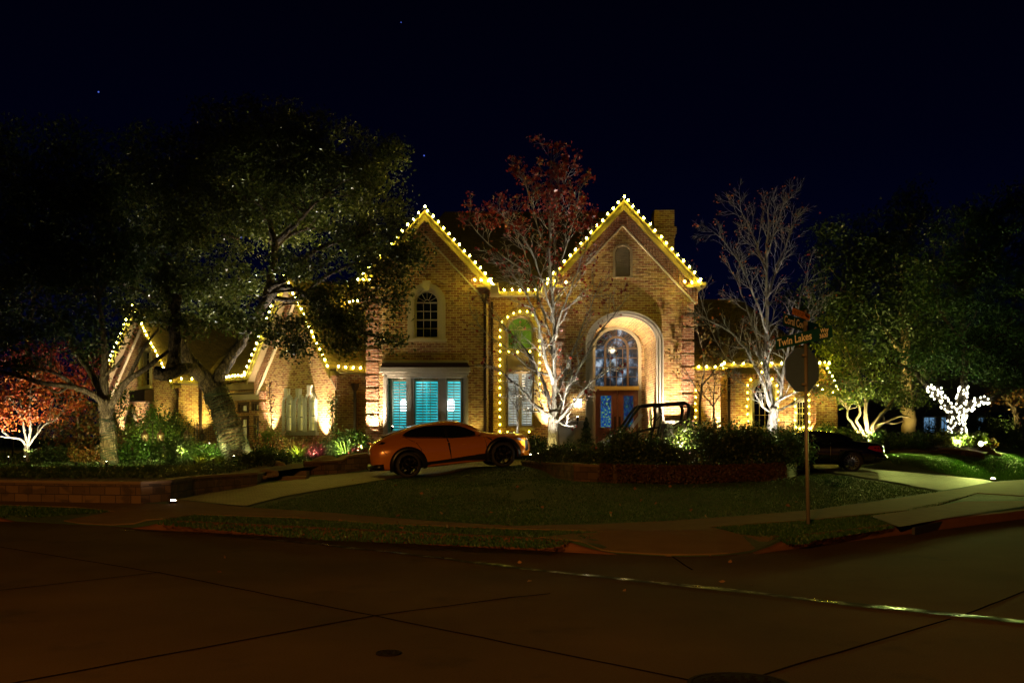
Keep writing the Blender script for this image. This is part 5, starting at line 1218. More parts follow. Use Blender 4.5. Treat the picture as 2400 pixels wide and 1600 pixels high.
baretree('tall nearly bare tree with red leaves in its top before the recess of the house', 33, (1297,1050), [(1298,1058),(1297,1020),(1296,985),(1297,962)],
  [([(1297,965),(1300,900),(1299,820,.1),(1297,740),(1290,640),(1288,540),(1290,440),(1292,352)], .10, .012, 22),
   ([(1295,975),(1278,968,-.3),(1250,945,-.6),(1215,905,-.9),(1170,870,-1),(1135,850,-1.1)], .095, .012, 9),
   ([(1294,970),(1285,935),(1272,890,.3),(1240,830,.6),(1205,790,.7),(1165,750,.8),(1128,735,.9)], .09, .012, 11),
   ([(1297,975),(1310,985,-.3),(1335,955,-.6),(1362,920,-.8),(1400,880,-1),(1440,850,-1)], .085, .01, 9),
   ([(1299,965),(1318,940,.2),(1345,885,.3),(1372,835,.4),(1405,780,.6),(1440,735,.8),(1475,690,.9)], .09, .01, 12),
   ([(1298,930),(1322,880,.6),(1350,800,1),(1385,720,1.2),(1410,650,1.3)], .075, .01, 12),
   ([(1296,900),(1278,840,-.5),(1262,760,-.8),(1235,690,-1),(1200,640,-1.1),(1160,590,-1)], .075, .01, 13),
   ([(1298,840),(1285,770,.5),(1262,700,.8),(1240,620,1),(1215,560,1),(1195,505,1)], .05, .008, 12),
   ([(1298,800),(1318,730,-.4),(1345,660,-.7),(1370,590,-.8),(1392,530,-.8)], .05, .008, 13),
   ([(1297,740),(1275,670,-.3),(1245,590,-.5),(1205,530,-.6),(1160,490,-.6)], .04, .008, 11),
   ([(1294,690),(1312,620,.4),(1335,550,.6),(1352,490,.7),(1360,430,.7)], .04, .008, 12),
   ([(1291,620),(1270,560,.4),(1250,490,.5),(1235,440,.5),(1225,400,.5)], .035, .006, 11),
   ([(1290,560),(1302,500,-.3),(1318,450,-.5),(1330,400,-.5)], .03, .006, 10),
   ([(1288,660),(1240,640,.4),(1180,600,.8),(1120,545,1),(1095,510,1)], .04, .007, 11),
   ([(1292,880),(1240,860,.6),(1180,810,.9),(1130,770,1.1),(1100,720,1.2)], .045, .008, 10)], 5, 'leaf_crimson', lp, L=1.05, rb=.205, leafsize=.125)
baretree('bare pale tree with a few rust leaves standing before the right wing', 33.5, (1808,1045), [(1806,1062),(1808,1020),(1812,980),(1815,955)],
  [([(1810,965),(1800,900,.3),(1797,800,.4),(1796,700,.5),(1797,600,.5),(1800,520,.5),(1803,462,.5)], .12, .012, 20),
   ([(1816,960),(1830,925,-.2),(1837,870,-.3),(1850,800,-.4),(1868,730,-.4),(1885,660,-.3),(1900,600,-.3)], .085, .01, 13),
   ([(1805,950),(1785,890,-.3),(1755,830,-.5),(1715,780,-.6),(1670,755,-.7),(1640,740,-.7)], .07, .01, 11),
   ([(1806,900),(1785,830,.4),(1760,750,.7),(1730,670,.9),(1700,600,1)], .055, .009, 12),
   ([(1820,940),(1850,925,-.6),(1890,910,-.9),(1935,902,-1)], .05, .008, 7), ([(1804,965),(1785,950,-.3),(1765,915,-.4),(1725,890,-.4),(1690,870,-.5)], .04, .008, 7),
   ([(1815,965),(1840,955,.4),(1880,930,.6),(1930,900,.8),(1975,890,.9)], .045, .008, 7),
   ([(1798,780),(1770,700,-.4),(1735,620,-.6),(1690,560,-.7),(1655,530,-.7)], .045, .008, 12), ([(1797,700),(1825,620,.4),(1850,550,.6),(1868,500,.7)], .04, .008, 12),
   ([(1797,640),(1772,570,.4),(1745,510,.6),(1725,470,.6)], .035, .007, 11), ([(1840,850),(1870,790,.3),(1905,720,.5),(1930,690,.6)], .04, .007, 9),
   ([(1797,600),(1815,540,-.3),(1832,490,-.5),(1845,470,-.5)], .03, .006, 9), ([(1760,840),(1720,850,.2),(1680,800,.4),(1640,690,.5),(1625,640,.6)], .03, .006, 9)], 9, 'leaf_red', lambda p: .05, L=1.05, rb=.20, leafsize=.09)
# small saplings
baretree('small white-lit sapling before the recess window shutters', 38.8, (1213,1010), [(1213,1022),(1213,985),(1212,960)], [([(1212,962),(1200,940),(1180,920)], .028, .006, 5), ([(1212,960),(1210,930),(1206,890)], .03, .006, 6), ([(1213,960),(1226,935),(1232,900)], .028, .006, 5), ([(1212,955),(1222,925),(1215,880)], .022, .006, 4)], 21, 'leaf_red', lambda p: 0, 'sapling', .35, .045, 'bark_pale', 1, 5)
baretree('leafless sapling silhouetted on the bright brick of the right wing', 38.6, (1674,990), [(1674,1000),(1673,975),(1672,950)], [([(1672,952),(1650,925),(1635,890)], .03, .006, 6), ([(1672,950),(1674,900),(1668,850)], .03, .006, 7), ([(1672,950),(1692,920),(1705,880)], .03, .006, 6)], 22, 'leaf_mixed', lambda p: .25, 'sapling', .5, .045, 'bark_mid', 1, 5, .1)
baretree('thin tree with yellow green leaves over the inner corner of the right wing', 37.5, (1640,1010), [(1642,1020),(1640,960),(1645,900)], [([(1645,900),(1650,850),(1640,790),(1630,760)], .035, .006, 9), ([(1645,905),(1680,860),(1715,820),(1750,800)], .035, .006, 9), ([(1643,930),(1620,890),(1595,850),(1570,830)], .03, .006, 7)], 23, 'leaf_mixed', lambda p: .5, 'slender_tree', .7, .05, 'bark_mid', 1, 6, .12)

def crownpts(blobs, Y, rng, dens=1.0, per=26, sig=.26, dep=.8):
    out = []; cl = []
    for b in blobs:
        u, v, ru, rv = b[:4]; dY = b[4] if len(b) > 4 else 0; n = int(3.14*ru*rv/(24*24)*dens*(Y/35))
        a = rng.normal(size=(n, 3)); a /= np.linalg.norm(a, axis=1)[:, None]; a *= (rng.random(n)**.45*(1+.16*np.abs(rng.normal(size=n))))[:, None]
        c = P(u, v, Y+dY); k = (Y+dY)/S
        q = np.stack([c.x+a[:,0]*ru*k, c.y+a[:,1]*(ru+rv)/2*k*dep, c.z+a[:,2]*rv*k], 1); cl.append(q)
    cl = np.concatenate(cl); m = len(cl); ks = rng.integers(int(per*.5), int(per*1.5), m); idx = np.repeat(np.arange(m), ks)
    return cl, cl[idx]+rng.normal(size=(len(idx), 3))*[sig, sig, sig*.62]
def leafytree(name, label, Y, base, limbs, blobs, leaf, bark, seed, size=.1, dens=1.0, per=26, rb=.3, links=60, sig=.26, group=None, dep=.8, extra=None, cols=1):
    rng = random.Random(seed); g = np.random.default_rng(seed); t = thing(name, label, 'tree', P(*base, Y), group=group); tb = TB(); nodes = []
    for pts, r0, r1 in limbs:
        q = wob(PP(Y, *pts), 5, min(.05, r0*.15), rng); m = len(q); tb.add(q, [r0+(r1-r0)*i/(m-1) for i in range(m)], 14 if r0 > .2 else 8); nodes += [(p, r0+(r1-r0)*i/(m-1)) for i, p in enumerate(q) if i > m*.35]
    cl, L_ = crownpts(blobs, Y, g, dens*(1 if name == 'oak_tree' else 1.25), per if name == 'oak_tree' else int(per*1.35), sig, dep)
    if name != 'oak_tree': size *= 1.3
    for i in g.choice(len(cl), min(links, len(cl)), replace=False):
        c = Vector(cl[i]); p, r = min(nodes, key=lambda n_: (n_[0]-c).length+rng.random()*.8)
        mid = p.lerp(c, .5)+Vector((rng.uniform(-.3,.3), rng.uniform(-.3,.3), rng.uniform(-.1,.4))); rr = min(r*.55, .02+.012*(c-p).length)
        q = wob([p, mid, c], 4, .03, rng); tb.add(q, [rr*(1-.75*k_/(len(q)-1)) for k_ in range(len(q))], 5)
    tb.mb.build('trunk', M[bark], t, True, uv=False)
    leafobj('crown', L_, size, M[leaf], t, rng=g)
    return t
# ---- the big oak
oak = leafytree('oak_tree', 'huge leaning oak with a wire wrapped trunk beside the porch', 35, (558,1085),
  [([(566,1092),(556,1066),(545,1035),(528,980),(512,935),(497,902)], .50, .38), ([(500,912),(475,880,-.3),(448,850,-.6),(430,815,-.9),(412,780,-1),(400,730,-1),(395,660,-.8),(380,580,-.5)], .30, .09),
   ([(500,908),(522,868),(546,830),(575,785),(606,740),(626,690),(638,630),(645,575),(632,525),(612,480),(600,430),(605,380)], .23, .05),
   ([(648,570),(672,545,-.4),(700,520,-.6),(725,490,-.8),(760,460,-1)], .11, .03), ([(640,590),(668,558,.4),(705,540,.5),(735,535,.6),(770,540,.7)], .09, .03),
   ([(628,680),(665,655,-.8),(700,625,-1.2),(735,590,-1.5),(775,572,-1.7),(820,560,-1.9),(880,540,-2)], .13, .03),
   ([(612,725),(640,690,-.6),(672,672,-1),(715,690,-1.6),(755,725,-2),(810,760,-2.4),(870,785,-2.6),(955,808,-2.7)], .13, .025),
   ([(645,700),(700,700,-1),(760,650,-1.8),(830,620,-2.3),(900,615,-2.6),(965,600,-2.8)], .09, .02),
   ([(395,660),(350,600,-.6),(300,540,-.8),(240,500,-1)], .10, .03), ([(402,740),(360,700,-1),(300,670,-1.6),(230,640,-2)], .10, .03), ([(600,430),(560,380,.4),(540,320,.5),(560,270,.5)], .06, .02),
   ([(612,480),(570,460,.5),(520,440,.8),(470,420,1)], .07, .02), ([(605,400),(640,340,-.3),(690,310,-.4)], .05, .02), ([(560,560),(500,545,-.3),(455,560,-.4),(410,545,-.4)], .05, .02),
   ([(414,690,-2.5),(411,760,-2.6),(409,830,-2.7),(406,868,-2.8)], .16, .24), ([(366,873,-2.9),(392,878,-2.9),(420,866,-2.8),(448,862,-2),(470,880,-.6)], .22, .16)],
  [(590,310,130,85,1), (720,350,120,85), (850,390,85,60), (905,350,42,26,-1), (470,400,140,95,1), (880,480,60,70,-1), (740,450,140,85), (560,480,150,80,1.5), (830,570,85,60,-1.5), (640,390,140,70,-1), (700,620,80,30,-2), (440,560,130,85),
   (330,470,120,95,1), (330,640,120,80,-1), (470,680,110,60,-.5), (560,650,60,45,1), (560,745,70,32,-2), (650,780,58,34,-2.5), (700,825,45,26,-2.7), (790,745,75,50,-3), (800,810,55,26,-3.2), (900,800,52,18,-3.2), (960,585,40,50,-3.2), (905,620,55,45,-3), (930,530,40,30,-3), (860,680,40,26,-3.1),
   (345,740,70,30,-2), (440,760,60,25,-2.5), (760,690,50,28,-3), (640,540,110,50,2), (925,700,25,45,-3.2), (700,750,35,20,-2.6)], 'leaf_oak', 'bark_oak', 31, size=.135, dens=1.9, per=46, links=150, sig=.24, dep=.7)
# coils of wire with tiny lamps round the oak trunk and the left tree
def coil(label, Y, pts, r0, r1, n, name='light_coil'):
    q = PP(Y, *pts); t = thing(name, label, 'light coil', q[0], group='unlit light wire coiled round trunks'); m_ = MB(); tot = len(q)-1
    for i in range(n):
        s = i/n*tot; k = int(s); p = q[k].lerp(q[k+1], s-k); d = (q[k+1]-q[k]).normalized(); r = r0+(r1-r0)*i/n+.02; a = d.orthogonal().normalized(); b_ = d.cross(a)
        m_.tube([p+(a*math.cos(w_)+b_*math.sin(w_))*r+d*.03*math.sin(w_*3+i) for w_ in np.linspace(0, 2*math.pi, 20)], .017, 4, False)
    m_.build('wire', M['wire'], t)
    return t
coil('dark wire with unlit lamps wound in rings round the leaning oak trunk', 35, [(556,1066),(545,1035),(528,980),(512,935),(503,915)], .50, .42, 26)
# ---- left tree
leafytree('shade_tree', 'broad tree with a straight ringed trunk and spreading limbs at the left', 32, (257,1090),
  [([(257,1098),(256,1060),(253,1010),(250,970),(247,935)], .27, .2), ([(250,960),(232,935,-.3),(200,915,-.6),(160,905,-.8),(100,897,-1),(40,880,-1.1),(-30,865,-1.2)], .12, .05),
   ([(248,945),(228,900),(205,860,.3),(180,830,.5),(160,790,.6),(130,740,.6)], .13, .04), ([(247,940),(244,880),(246,820),(238,740),(225,660)], .16, .05), ([(252,960),(275,925,-.2),(300,890,-.4),(332,870,-.6),(365,845,-.7),(395,822,-.8)], .12, .05),
   ([(300,890,-.4),(318,850,-.5),(340,810,-.6),(372,770,-.6)], .07, .03), ([(180,912),(150,885,-1),(110,868,-1.2),(50,860,-1.3),(-20,850,-1.4)], .07, .03), ([(160,905,-.8),(135,920,-.9),(105,905,-1)], .05, .02), ([(232,700),(260,640,.3),(300,590,.4)], .06, .02), ([(290,835,-.5),(270,860,-.3),(245,880)], .04, .05)],
  [(120,420,140,85), (40,520,110,100), (180,540,140,100,-.5), (230,450,90,60), (60,660,110,80,-1), (200,660,100,70), (150,760,85,45,-.8), (40,780,90,40,-1), (255,790,45,38,.4), (215,830,50,28,.5), (80,850,80,18,-1), (300,600,70,50), (130,610,120,60), (-10,700,60,90)], 'leaf_dark', 'bark_mid', 33, size=.1, dens=1.45, per=30, links=70, sig=.25)
coil('dark wire wound in even rings round the straight left trunk', 32, [(257,1090),(256,1060),(253,1010),(250,978)], .26, .215, 24)
# ---- red maple and a turning tree
leafytree('red_maple', 'small japanese maple glowing orange red at the left edge', 34, (62,1090), [([(62,1098),(63,1065),(64,1045)], .11, .085), ([(64,1048),(50,1030,-.2),(25,1025,-.3),(-10,1022,-.4)], .045, .02), ([(64,1048),(58,1010),(50,975),(30,945)], .05, .02), ([(64,1046),(72,1005),(70,960),(74,900)], .055, .02), ([(65,1048),(85,1020,-.2),(105,995,-.3),(130,985,-.3)], .04, .015), ([(58,1010),(50,960,.2),(45,900,.2),(38,860,.2)], .04, .015)],
  [(40,970,75,30), (110,965,55,28), (0,930,60,40), (80,910,80,40), (140,900,50,40,.4), (50,870,90,30,.5), (170,960,35,35,.5), (20,1000,40,16,-.3)], 'leaf_red', 'bark_pale', 35, size=.1, dens=.85, per=26, links=40, sig=.2)
leafytree('crimson_maple', 'deep red maple half hidden behind the limbs of the left tree', 38, (190,1060), [([(190,1075),(186,1020),(180,960)], .1, .06), ([(182,970),(160,900),(130,860)], .05, .02), ([(181,965),(200,900),(220,860)], .05, .02)],
  [(110,820,80,35), (60,845,60,30), (200,850,55,35), (225,880,25,35), (150,880,50,25)], 'leaf_crimson', 'bark_mid', 36, size=.1, dens=.9, per=24, links=30, sig=.22)
leafytree('turning_tree', 'low dark tree with yellowing leaves between the maple and the ringed trunk', 36, (190,1085), [([(190,1090),(188,1050),(182,1010)], .07, .05), ([(182,1012),(160,980),(150,950)], .04, .02), ([(184,1012),(210,980),(215,950)], .04, .02)],
  [(180,980,60,35), (160,1030,55,35), (215,1010,35,45), (120,1000,40,30), (205,950,40,25)], 'leaf_mixed', 'bark_mid', 37, size=.11, dens=1.1, per=26, links=25, sig=.2)
# vine up the left gable by the arched door
def vine(name, label, pts, Y, w, n, size, m, cat='vine', jy=.12):
    q = PP(Y, *pts); c_ = []
    for i in range(n):
        s = rnd.random()*(len(q)-1); k = int(s); p = q[k].lerp(q[k+1], s-k); c_.append(p+Vector((rnd.gauss(0,w), rnd.gauss(0,jy), rnd.gauss(0,w))))
    t = thing(name, label, cat, q[0]); m_ = TB(); m_.add(wob(q, 3, .04), .02, 5); m_.mb.build('stem', M['bark_mid'], t, uv=False); leafobj('foliage', c_, size, M[m], t); return t
vine('climbing_vine', 'lime leaved vine climbing left of the arched garden door', [(272,1050),(278,990),(285,940),(275,910)], 47, .32, 900, .13, 'leaf_green')
vine('climbing_vine', 'climber beside the arched garden door, right side', [(330,1058),(325,1020),(328,985)], 46.5, .25, 500, .12, 'leaf_mixed')
vine('climbing_vine', 'dry woody vine climbing the left corner of the triple window gable', [(637,1010),(636,950),(632,900)], 41.4, .12, 180, .1, 'leaf_rust', jy=.05)
vine('climbing_vine', 'green climber at the right corner of the triple window gable', [(778,1015),(779,960),(782,930)], 38.6, .10, 420, .09, 'leaf_green', jy=.08)
# ---- right side trees
leafytree('crape_myrtle', 'multi stemmed tree with smooth tan limbs lit from below behind the black coupe', 40, (2040,1035),
  [([(2038,1030),(2045,1000),(2062,975),(2080,955)], .12, .06), ([(2036,1028),(2030,990),(2028,960),(2030,940)], .10, .07), ([(2030,1030),(2015,1000),(2006,985),(2015,968),(2012,945)], .08, .05), ([(2040,1020),(2060,995,-.3),(2085,985,-.4),(2110,975,-.5),(2135,978,-.6)], .07, .03), ([(2012,1015),(1995,990),(1985,975),(1988,950)], .06, .04), ([(2042,1010),(2070,990),(2070,968),(2085,958)], .06, .03), ([(2075,990),(2100,992),(2118,985)], .04, .02),
   ([(2030,945),(2020,900),(2000,860)], .06, .03), ([(2080,955),(2105,920),(2125,890)], .05, .03)],
  [(1985,900,65,42,-.5), (2050,900,75,40), (1960,860,50,40,-.5), (2110,905,65,38), (2020,850,70,40,.5), (1950,920,36,25,-.6), (1990,945,40,14,-.4), (2130,940,45,18), (1930,820,35,45,-.2), (1950,780,45,40)], 'leaf_lime', 'bark_myrtle', 41, size=.1, dens=.95, per=26, links=60, sig=.22)
leafytree('dark_tree', 'tall dark tree filling the sky right of the street sign', 44, (2130,1030), [([(2130,1040),(2131,1000),(2128,960),(2125,900),(2120,800),(2115,700),(2120,600),(2130,520)], .34, .08), ([(2122,850),(2080,780),(2030,720),(1980,680)], .12, .04), ([(2118,780),(2170,700),(2210,640)], .12, .04), ([(2116,700),(2060,640),(2020,590)], .08, .03), ([(2124,880),(2180,850),(2230,840)], .08, .04)],
  [(2130,520,70,60), (2060,570,85,60), (1960,600,60,50), (1950,540,40,30,-1), (2010,640,90,60), (1960,700,80,60), (2120,640,120,80), (2080,720,120,70), (2170,740,110,70), (2070,800,110,50), (2180,830,100,50), (2150,880,90,30), (2130,460,35,30), (1990,770,70,50), (2110,930,60,20)], 'leaf_dark', 'bark_myrtle', 42, size=.115, dens=1.35, per=28, links=70, sig=.3)
leafytree('twinkle_tree', 'big tree at the right whose low trunk is wrapped in white lights', 39.5, (2240,1045), [([(2245,1058),(2243,1030),(2243,1000),(2240,968)], .34, .30), ([(2238,985),(2222,955),(2205,932),(2185,915),(2175,905)], .20, .13), ([(2240,970),(2215,945),(2200,920),(2195,905)], .12, .1), ([(2243,975),(2250,945),(2256,920),(2258,900),(2262,840),(2255,760),(2262,680)], .2, .1), ([(2244,985),(2262,962),(2278,945),(2298,938),(2320,935),(2360,915),(2400,900)], .17, .09), ([(2175,905),(2140,870),(2100,850)], .12, .05), ([(2258,850),(2310,800),(2370,770)], .09, .04), ([(2256,800),(2210,740),(2190,690)], .08, .04)],
  [(2270,560,90,70), (2350,560,80,80), (2220,640,100,70), (2320,670,110,80), (2250,740,110,60), (2370,760,80,80), (2230,820,90,40), (2320,840,90,45), (2160,850,70,35,-.5), (2390,880,60,40), (2260,870,60,22), (2340,890,60,20), (2300,500,50,40), (2390,480,50,60), (2440,700,60,200)], 'leaf_green', 'bark_mid', 43, size=.1, dens=1.35, per=28, links=80, sig=.25)
leafytree('amber_tree', 'small tree with amber leaves at the far right edge', 46, (2385,1030), [([(2385,1045),(2383,990),(2375,950)], .16, .1), ([(2378,960),(2350,930),(2330,915)], .06, .03), ([(2378,950),(2400,920),(2420,900)], .06, .03)], [(2350,930,50,22), (2390,920,40,30), (2320,945,30,14), (2420,940,40,40)], 'leaf_mixed', 'bark_mid', 44, size=.12, dens=.8, per=24, links=30, sig=.25)
leafytree('young_tree', 'thin brown trunked tree just left of the light wrapped trunk', 42, (2226,1035), [([(2228,1040),(2226,1005),(2222,980),(2218,950)], .11, .08), ([(2226,1003),(2210,985),(2195,975)], .03, .015), ([(2226,1003),(2236,998),(2245,985)], .03, .015)], [(2205,940,30,16), (2190,930,20,12)], 'leaf_dark', 'bark_oak', 45, size=.1, dens=.8, per=20, links=12)
leafytree('backdrop_tree', 'dark tree crown rising behind the right wing roof', 52, (1950,1000), [([(1950,1010),(1945,850),(1940,700)], .3, .1)], [(1900,740,60,60), (1930,820,70,50), (1880,800,50,40), (1860,700,30,30), (1980,860,60,40)], 'leaf_dark', 'bark_mid', 46, size=.15, dens=.9, per=24, links=20, sig=.35)
leafytree('backdrop_tree', 'dark tree crown far behind the left gable', 60, (60,1000), [([(60,1000),(60,850),(80,700)], .3, .1)], [(40,1010,120,30), (200,1010,90,30), (250,900,50,60), (150,930,110,40), (310,1000,40,40), (60,330,120,50), (-20,420,80,90), (200,330,80,40), (300,380,80,50), (100,900,90,40), (0,960,80,50), (330,330,60,40)], 'leaf_dark', 'bark_mid', 47, size=.17, dens=.6, per=24, links=20, sig=.45)
# white bulbs wrapped on the twinkle tree
def twk():
    segs = [([(2246,1052),(2244,1030),(2243,1000),(2241,972)], .36, .33, 66), ([(2238,988),(2222,957),(2205,934),(2185,917),(2172,905)], .24, .15, 40), ([(2232,965),(2212,940),(2200,920),(2196,906)], .16, .14, 20), ([(2244,975),(2251,945),(2256,920),(2258,904)], .24, .17, 38), ([(2246,985),(2264,962),(2280,946),(2298,939),(2318,937)], .21, .14, 34)]
    t = thing('trunk_lights', 'dense white twinkle lights wrapped round trunk and limbs at the right', 'string lights', P(2243,1040,39.5)); pos = []
    for pts, r0, r1, n in segs:
        q = wob(PP(39.5, *pts), 4, 0); m = len(q)-1
        for i in range(n):
            s = (i+rnd.random()*.6)/n*m; k = min(m-1, int(s)); p = q[k].lerp(q[k+1], s-k); d = (q[k+1]-q[k]).normalized(); a = Vector((1,0,0)); b_ = Vector((0,-1,0)); w_ = rnd.uniform(-.2, math.pi+.2); r = r0+(r1-r0)*s/m
            a = (a-d*a.dot(d)).normalized(); pos.append(p+(a*math.cos(w_)+b_*math.sin(w_))*r)
    rnd.shuffle(pos)
    for p in pos[:100]: o = bpy.data.objects.new('small_bulb', twme); C.objects.link(o); o.parent = t; o.location = p-Vector(t.location)
    mb = MB()
    for p in pos[100:]: mb.lathe([(.008,-.045), (.033,-.02), (.036,.01), (.015,.04)], p, 6)
    mb.build('small_bulbs', M['twinkle'], t)['kind'] = 'stuff'
    wb = MB(); 
    for pts, r0, r1, n in segs:
        q = wob(PP(39.5, *pts), 4, 0); m = len(q)-1; pl = []
        for i in range(n*3):
            s = i/(n*3)*m; k = int(s); p = q[k].lerp(q[k+1], s-k); d = (q[k+1]-q[k]).normalized(); a = Vector((1,0,0)); a = (a-d*a.dot(d)).normalized(); b_ = d.cross(a); r = r0+(r1-r0)*s/m; pl.append(p+(a*math.cos(i*.5)+b_*math.sin(i*.5))*r)
        wb.tube(pl, .006, 3)
    wb.build('wire', M['wire'], t)
twk()

# ---- shrubs
def bush(name, label, u, vb, Y, w, h, n, size, m, dpt=.8, cat='shrub', group=None, flower=None, stems=True, zb=None, blades=0):
    """shrub w metres wide, h metres tall, standing where pixel column u meets the ground at distance Y"""
    x = (u-1200)/S*Y; z = zb if zb is not None else CZ+(VH-vb)/S*Y; t = thing(name, label, cat, (x, Y, z), group=group); g = np.random.default_rng(int(u*7+vb))
    n = int(n*1.35); size *= 1.15; k = max(6, n//55); a = g.normal(size=(k,3)); a /= np.linalg.norm(a, axis=1)[:,None]; a *= (g.random(k)**.4)[:,None]; a[:,2] = a[:,2]*.5+.5
    cc_ = np.array([x,Y,z])+a*[w/2, w/2*dpt, h*.95]; idx = g.integers(0, k, n); s_ = min(w, h)*.15
    leafobj('foliage', cc_[idx]+g.normal(size=(n,3))*s_, size, M[m], t, rng=g)
    if stems:
        tb = TB()
        for i in range(min(k, 10)): c_ = Vector(cc_[i]); b0 = Vector((x+(c_.x-x)*.15, Y+(c_.y-Y)*.15, z-.05)); tb.add(wob([b0, b0.lerp(c_, .5)+Vector((0,0,.08)), c_], 3, .02), [.014,.013,.012,.01,.009,.007,.006], 4) if False else tb.add([b0, b0.lerp(c_, .5)+Vector((0,0,.06)), c_], [.014,.010,.006], 4)
        tb.mb.build('stems', M['bark_mid'], t, uv=False)
    if flower:
        fm, fn = flower; leafobj('flowers', cc_[g.integers(0, k, fn)]+g.normal(size=(fn,3))*s_*1.3+[0,0,.05], size*.9, M[fm], t, rng=g, asp=.9)
    return t
def strap(name, label, u, vb, Y, L, n, wd, m, zb=None, cat='plant', group=None, droop=1.0, upr=.9):
    """clump of arching strap leaves"""
    x = (u-1200)/S*Y; z = zb if zb is not None else CZ+(VH-vb)/S*Y; t = thing(name, label, cat, (x,Y,z), group=group); q = random.Random(int(u*3+vb)); V = []; F = []
    for i in range(n):
        a = q.uniform(0, 6.28); l = L*q.uniform(.6,1.1); th = q.uniform(.2, upr); p = Vector((x+q.gauss(0,.05), Y+q.gauss(0,.05), z)); d = Vector((math.cos(a)*math.sin(th), math.sin(a)*math.sin(th), math.cos(th))); sdv = Vector((-math.sin(a), math.cos(a), 0)); k = len(V); m_ = 5
        for j in range(m_+1):
            ww = wd*(1-(j/m_)**2)*.5+.002; V += [p-sdv*ww, p+sdv*ww]; p = p+d*(l/m_); d = (d+Vector((0,0,-.30*droop))+Vector((math.cos(a), math.sin(a), 0))*.06).normalized()
        F += [(k+2*j, k+2*j+1, k+2*j+3, k+2*j+2) for j in range(m_)]
    npmesh('foliage', V, F, M[m], t); return t
# planter island shrubs (u, vb, Y, w, h, n, leaf, material, label)
PL = [(1272,1092,31.0,.9,.42,1300,.055,'leaf_dark','fine grey green cushion at the left tip of the planter'), (1318,1096,30.2,1.1,.55,1900,.055,'leaf_dark','feathery low shrub on the planter edge below the tall bare tree'),
 (1360,1098,28.6,1.2,.60,1900,.055,'leaf_dark','low feathery shrub above the last bare stones of the planter wall'), (1425,1098,27.8,1.2,.6,2200,.06,'leaf_dark','dense dark shrub in front of the flower basket'),
 (1470,1096,28.4,1.3,.95,3000,.07,'leaf_dark','broad dark shrub hiding the nose of the utility vehicle'), (1530,1097,27.9,1.2,.72,2400,.07,'leaf_dark','dark shrub below the roll cage'),
 (1582,1096,28.2,1.0,.5,2200,.07,'leaf_dark','dark shrub left of the pink flowering shrub'), (1612,1090,29.6,.9,1.15,1500,.07,'leaf_lime','bright lit shrub with pink flowers in the middle of the planter'),
 (1665,1096,28.3,1.3,1.2,2600,.07,'leaf_dark','tall loose shrub just right of the pink flowers'), (1715,1096,28.6,1.1,.85,2300,.07,'leaf_dark','loose shrub below the brick pilaster of the right wing'),
 (1760,1096,28.2,1.3,1.2,2500,.07,'leaf_dark','glossy shrub left of the white lit trunk'), (1818,1094,28.6,1.0,.65,2000,.07,'leaf_dark','low glossy shrub at the foot of the white lit trunk'),
 (1855,1092,29.3,1.0,1.15,1900,.07,'leaf_dark','upright shrub beside the street sign pole'), (1886,1090,30.4,.6,.6,1000,.07,'leaf_dark','last shrub of the planter touching the black coupe'),
 (1690,1060,31.2,1.1,.9,1400,.08,'leaf_green','paler shrub at the back of the planter under the dark sapling'), (1780,1050,31.6,1.1,.95,1500,.08,'leaf_green','back row shrub behind the white lit trunk'), (1560,1066,31.6,1.1,.8,1300,.07,'leaf_dark','back row shrub hiding the wheels of the utility vehicle'),
 (1640,1052,31.8,.9,.9,1100,.08,'leaf_green','back row shrub right of the roll cage'), (1840,1046,32,1.0,.85,1300,.08,'leaf_green','back row shrub left of the coupe windscreen'), (1730,1052,31.5,1.0,1.0,1300,.08,'leaf_dark','back row shrub between sapling and white lit trunk')]
for u, vb, Y, w_, h_, n, sz, m_, lb in PL:
    x = (u-1200)/S*Y; bush('planter_shrub', lb, u, vb, Y, w_, h_, n, sz, m_, zb=zb_(x, Y), group='shrubs of the central planter', flower=('flower_pink', 60) if 'pink fl' in lb and 'with' in lb else None)
# tall stems sticking out of the planter
for i, (u, Y, vt) in enumerate(((1598,29.5,1000),(1628,29.2,990),(1655,29.6,992),(1690,29.3,985),(1580,29.8,995),(1720,29.5,998))):
    x = (u-1200)/S*Y; z0 = zb_(x, Y); z1 = P(u, vt, Y).z; t = thing('tall_stem_plant', ['thin feathery stem left of the pink flowering shrub','feathery stem behind the pink flowering shrub','tall feathery stem before the lit yellow corner','tallest feathery stem, before the dark sapling','leaning feathery stem over the roll cage side','feathery stem before the brick pilaster'][i], 'plant', (x, Y, z0)); pts = wob([Vector((x,Y,z0)), Vector((x+.05,Y,(z0+z1)/2)), Vector((x+rnd.uniform(-.25,.25),Y,z1))], 5, .02)
    tb = TB(); tb.add(pts, .012, 4); tb.mb.build('stem', M['bark_mid'], t, uv=False); c_ = [p+Vector((rnd.gauss(0,.11), rnd.gauss(0,.11), rnd.gauss(0,.05))) for p in pts[3:] for _ in range(22)]; leafobj('foliage', c_, .07, M['leaf_dark'], t, asp=.35)
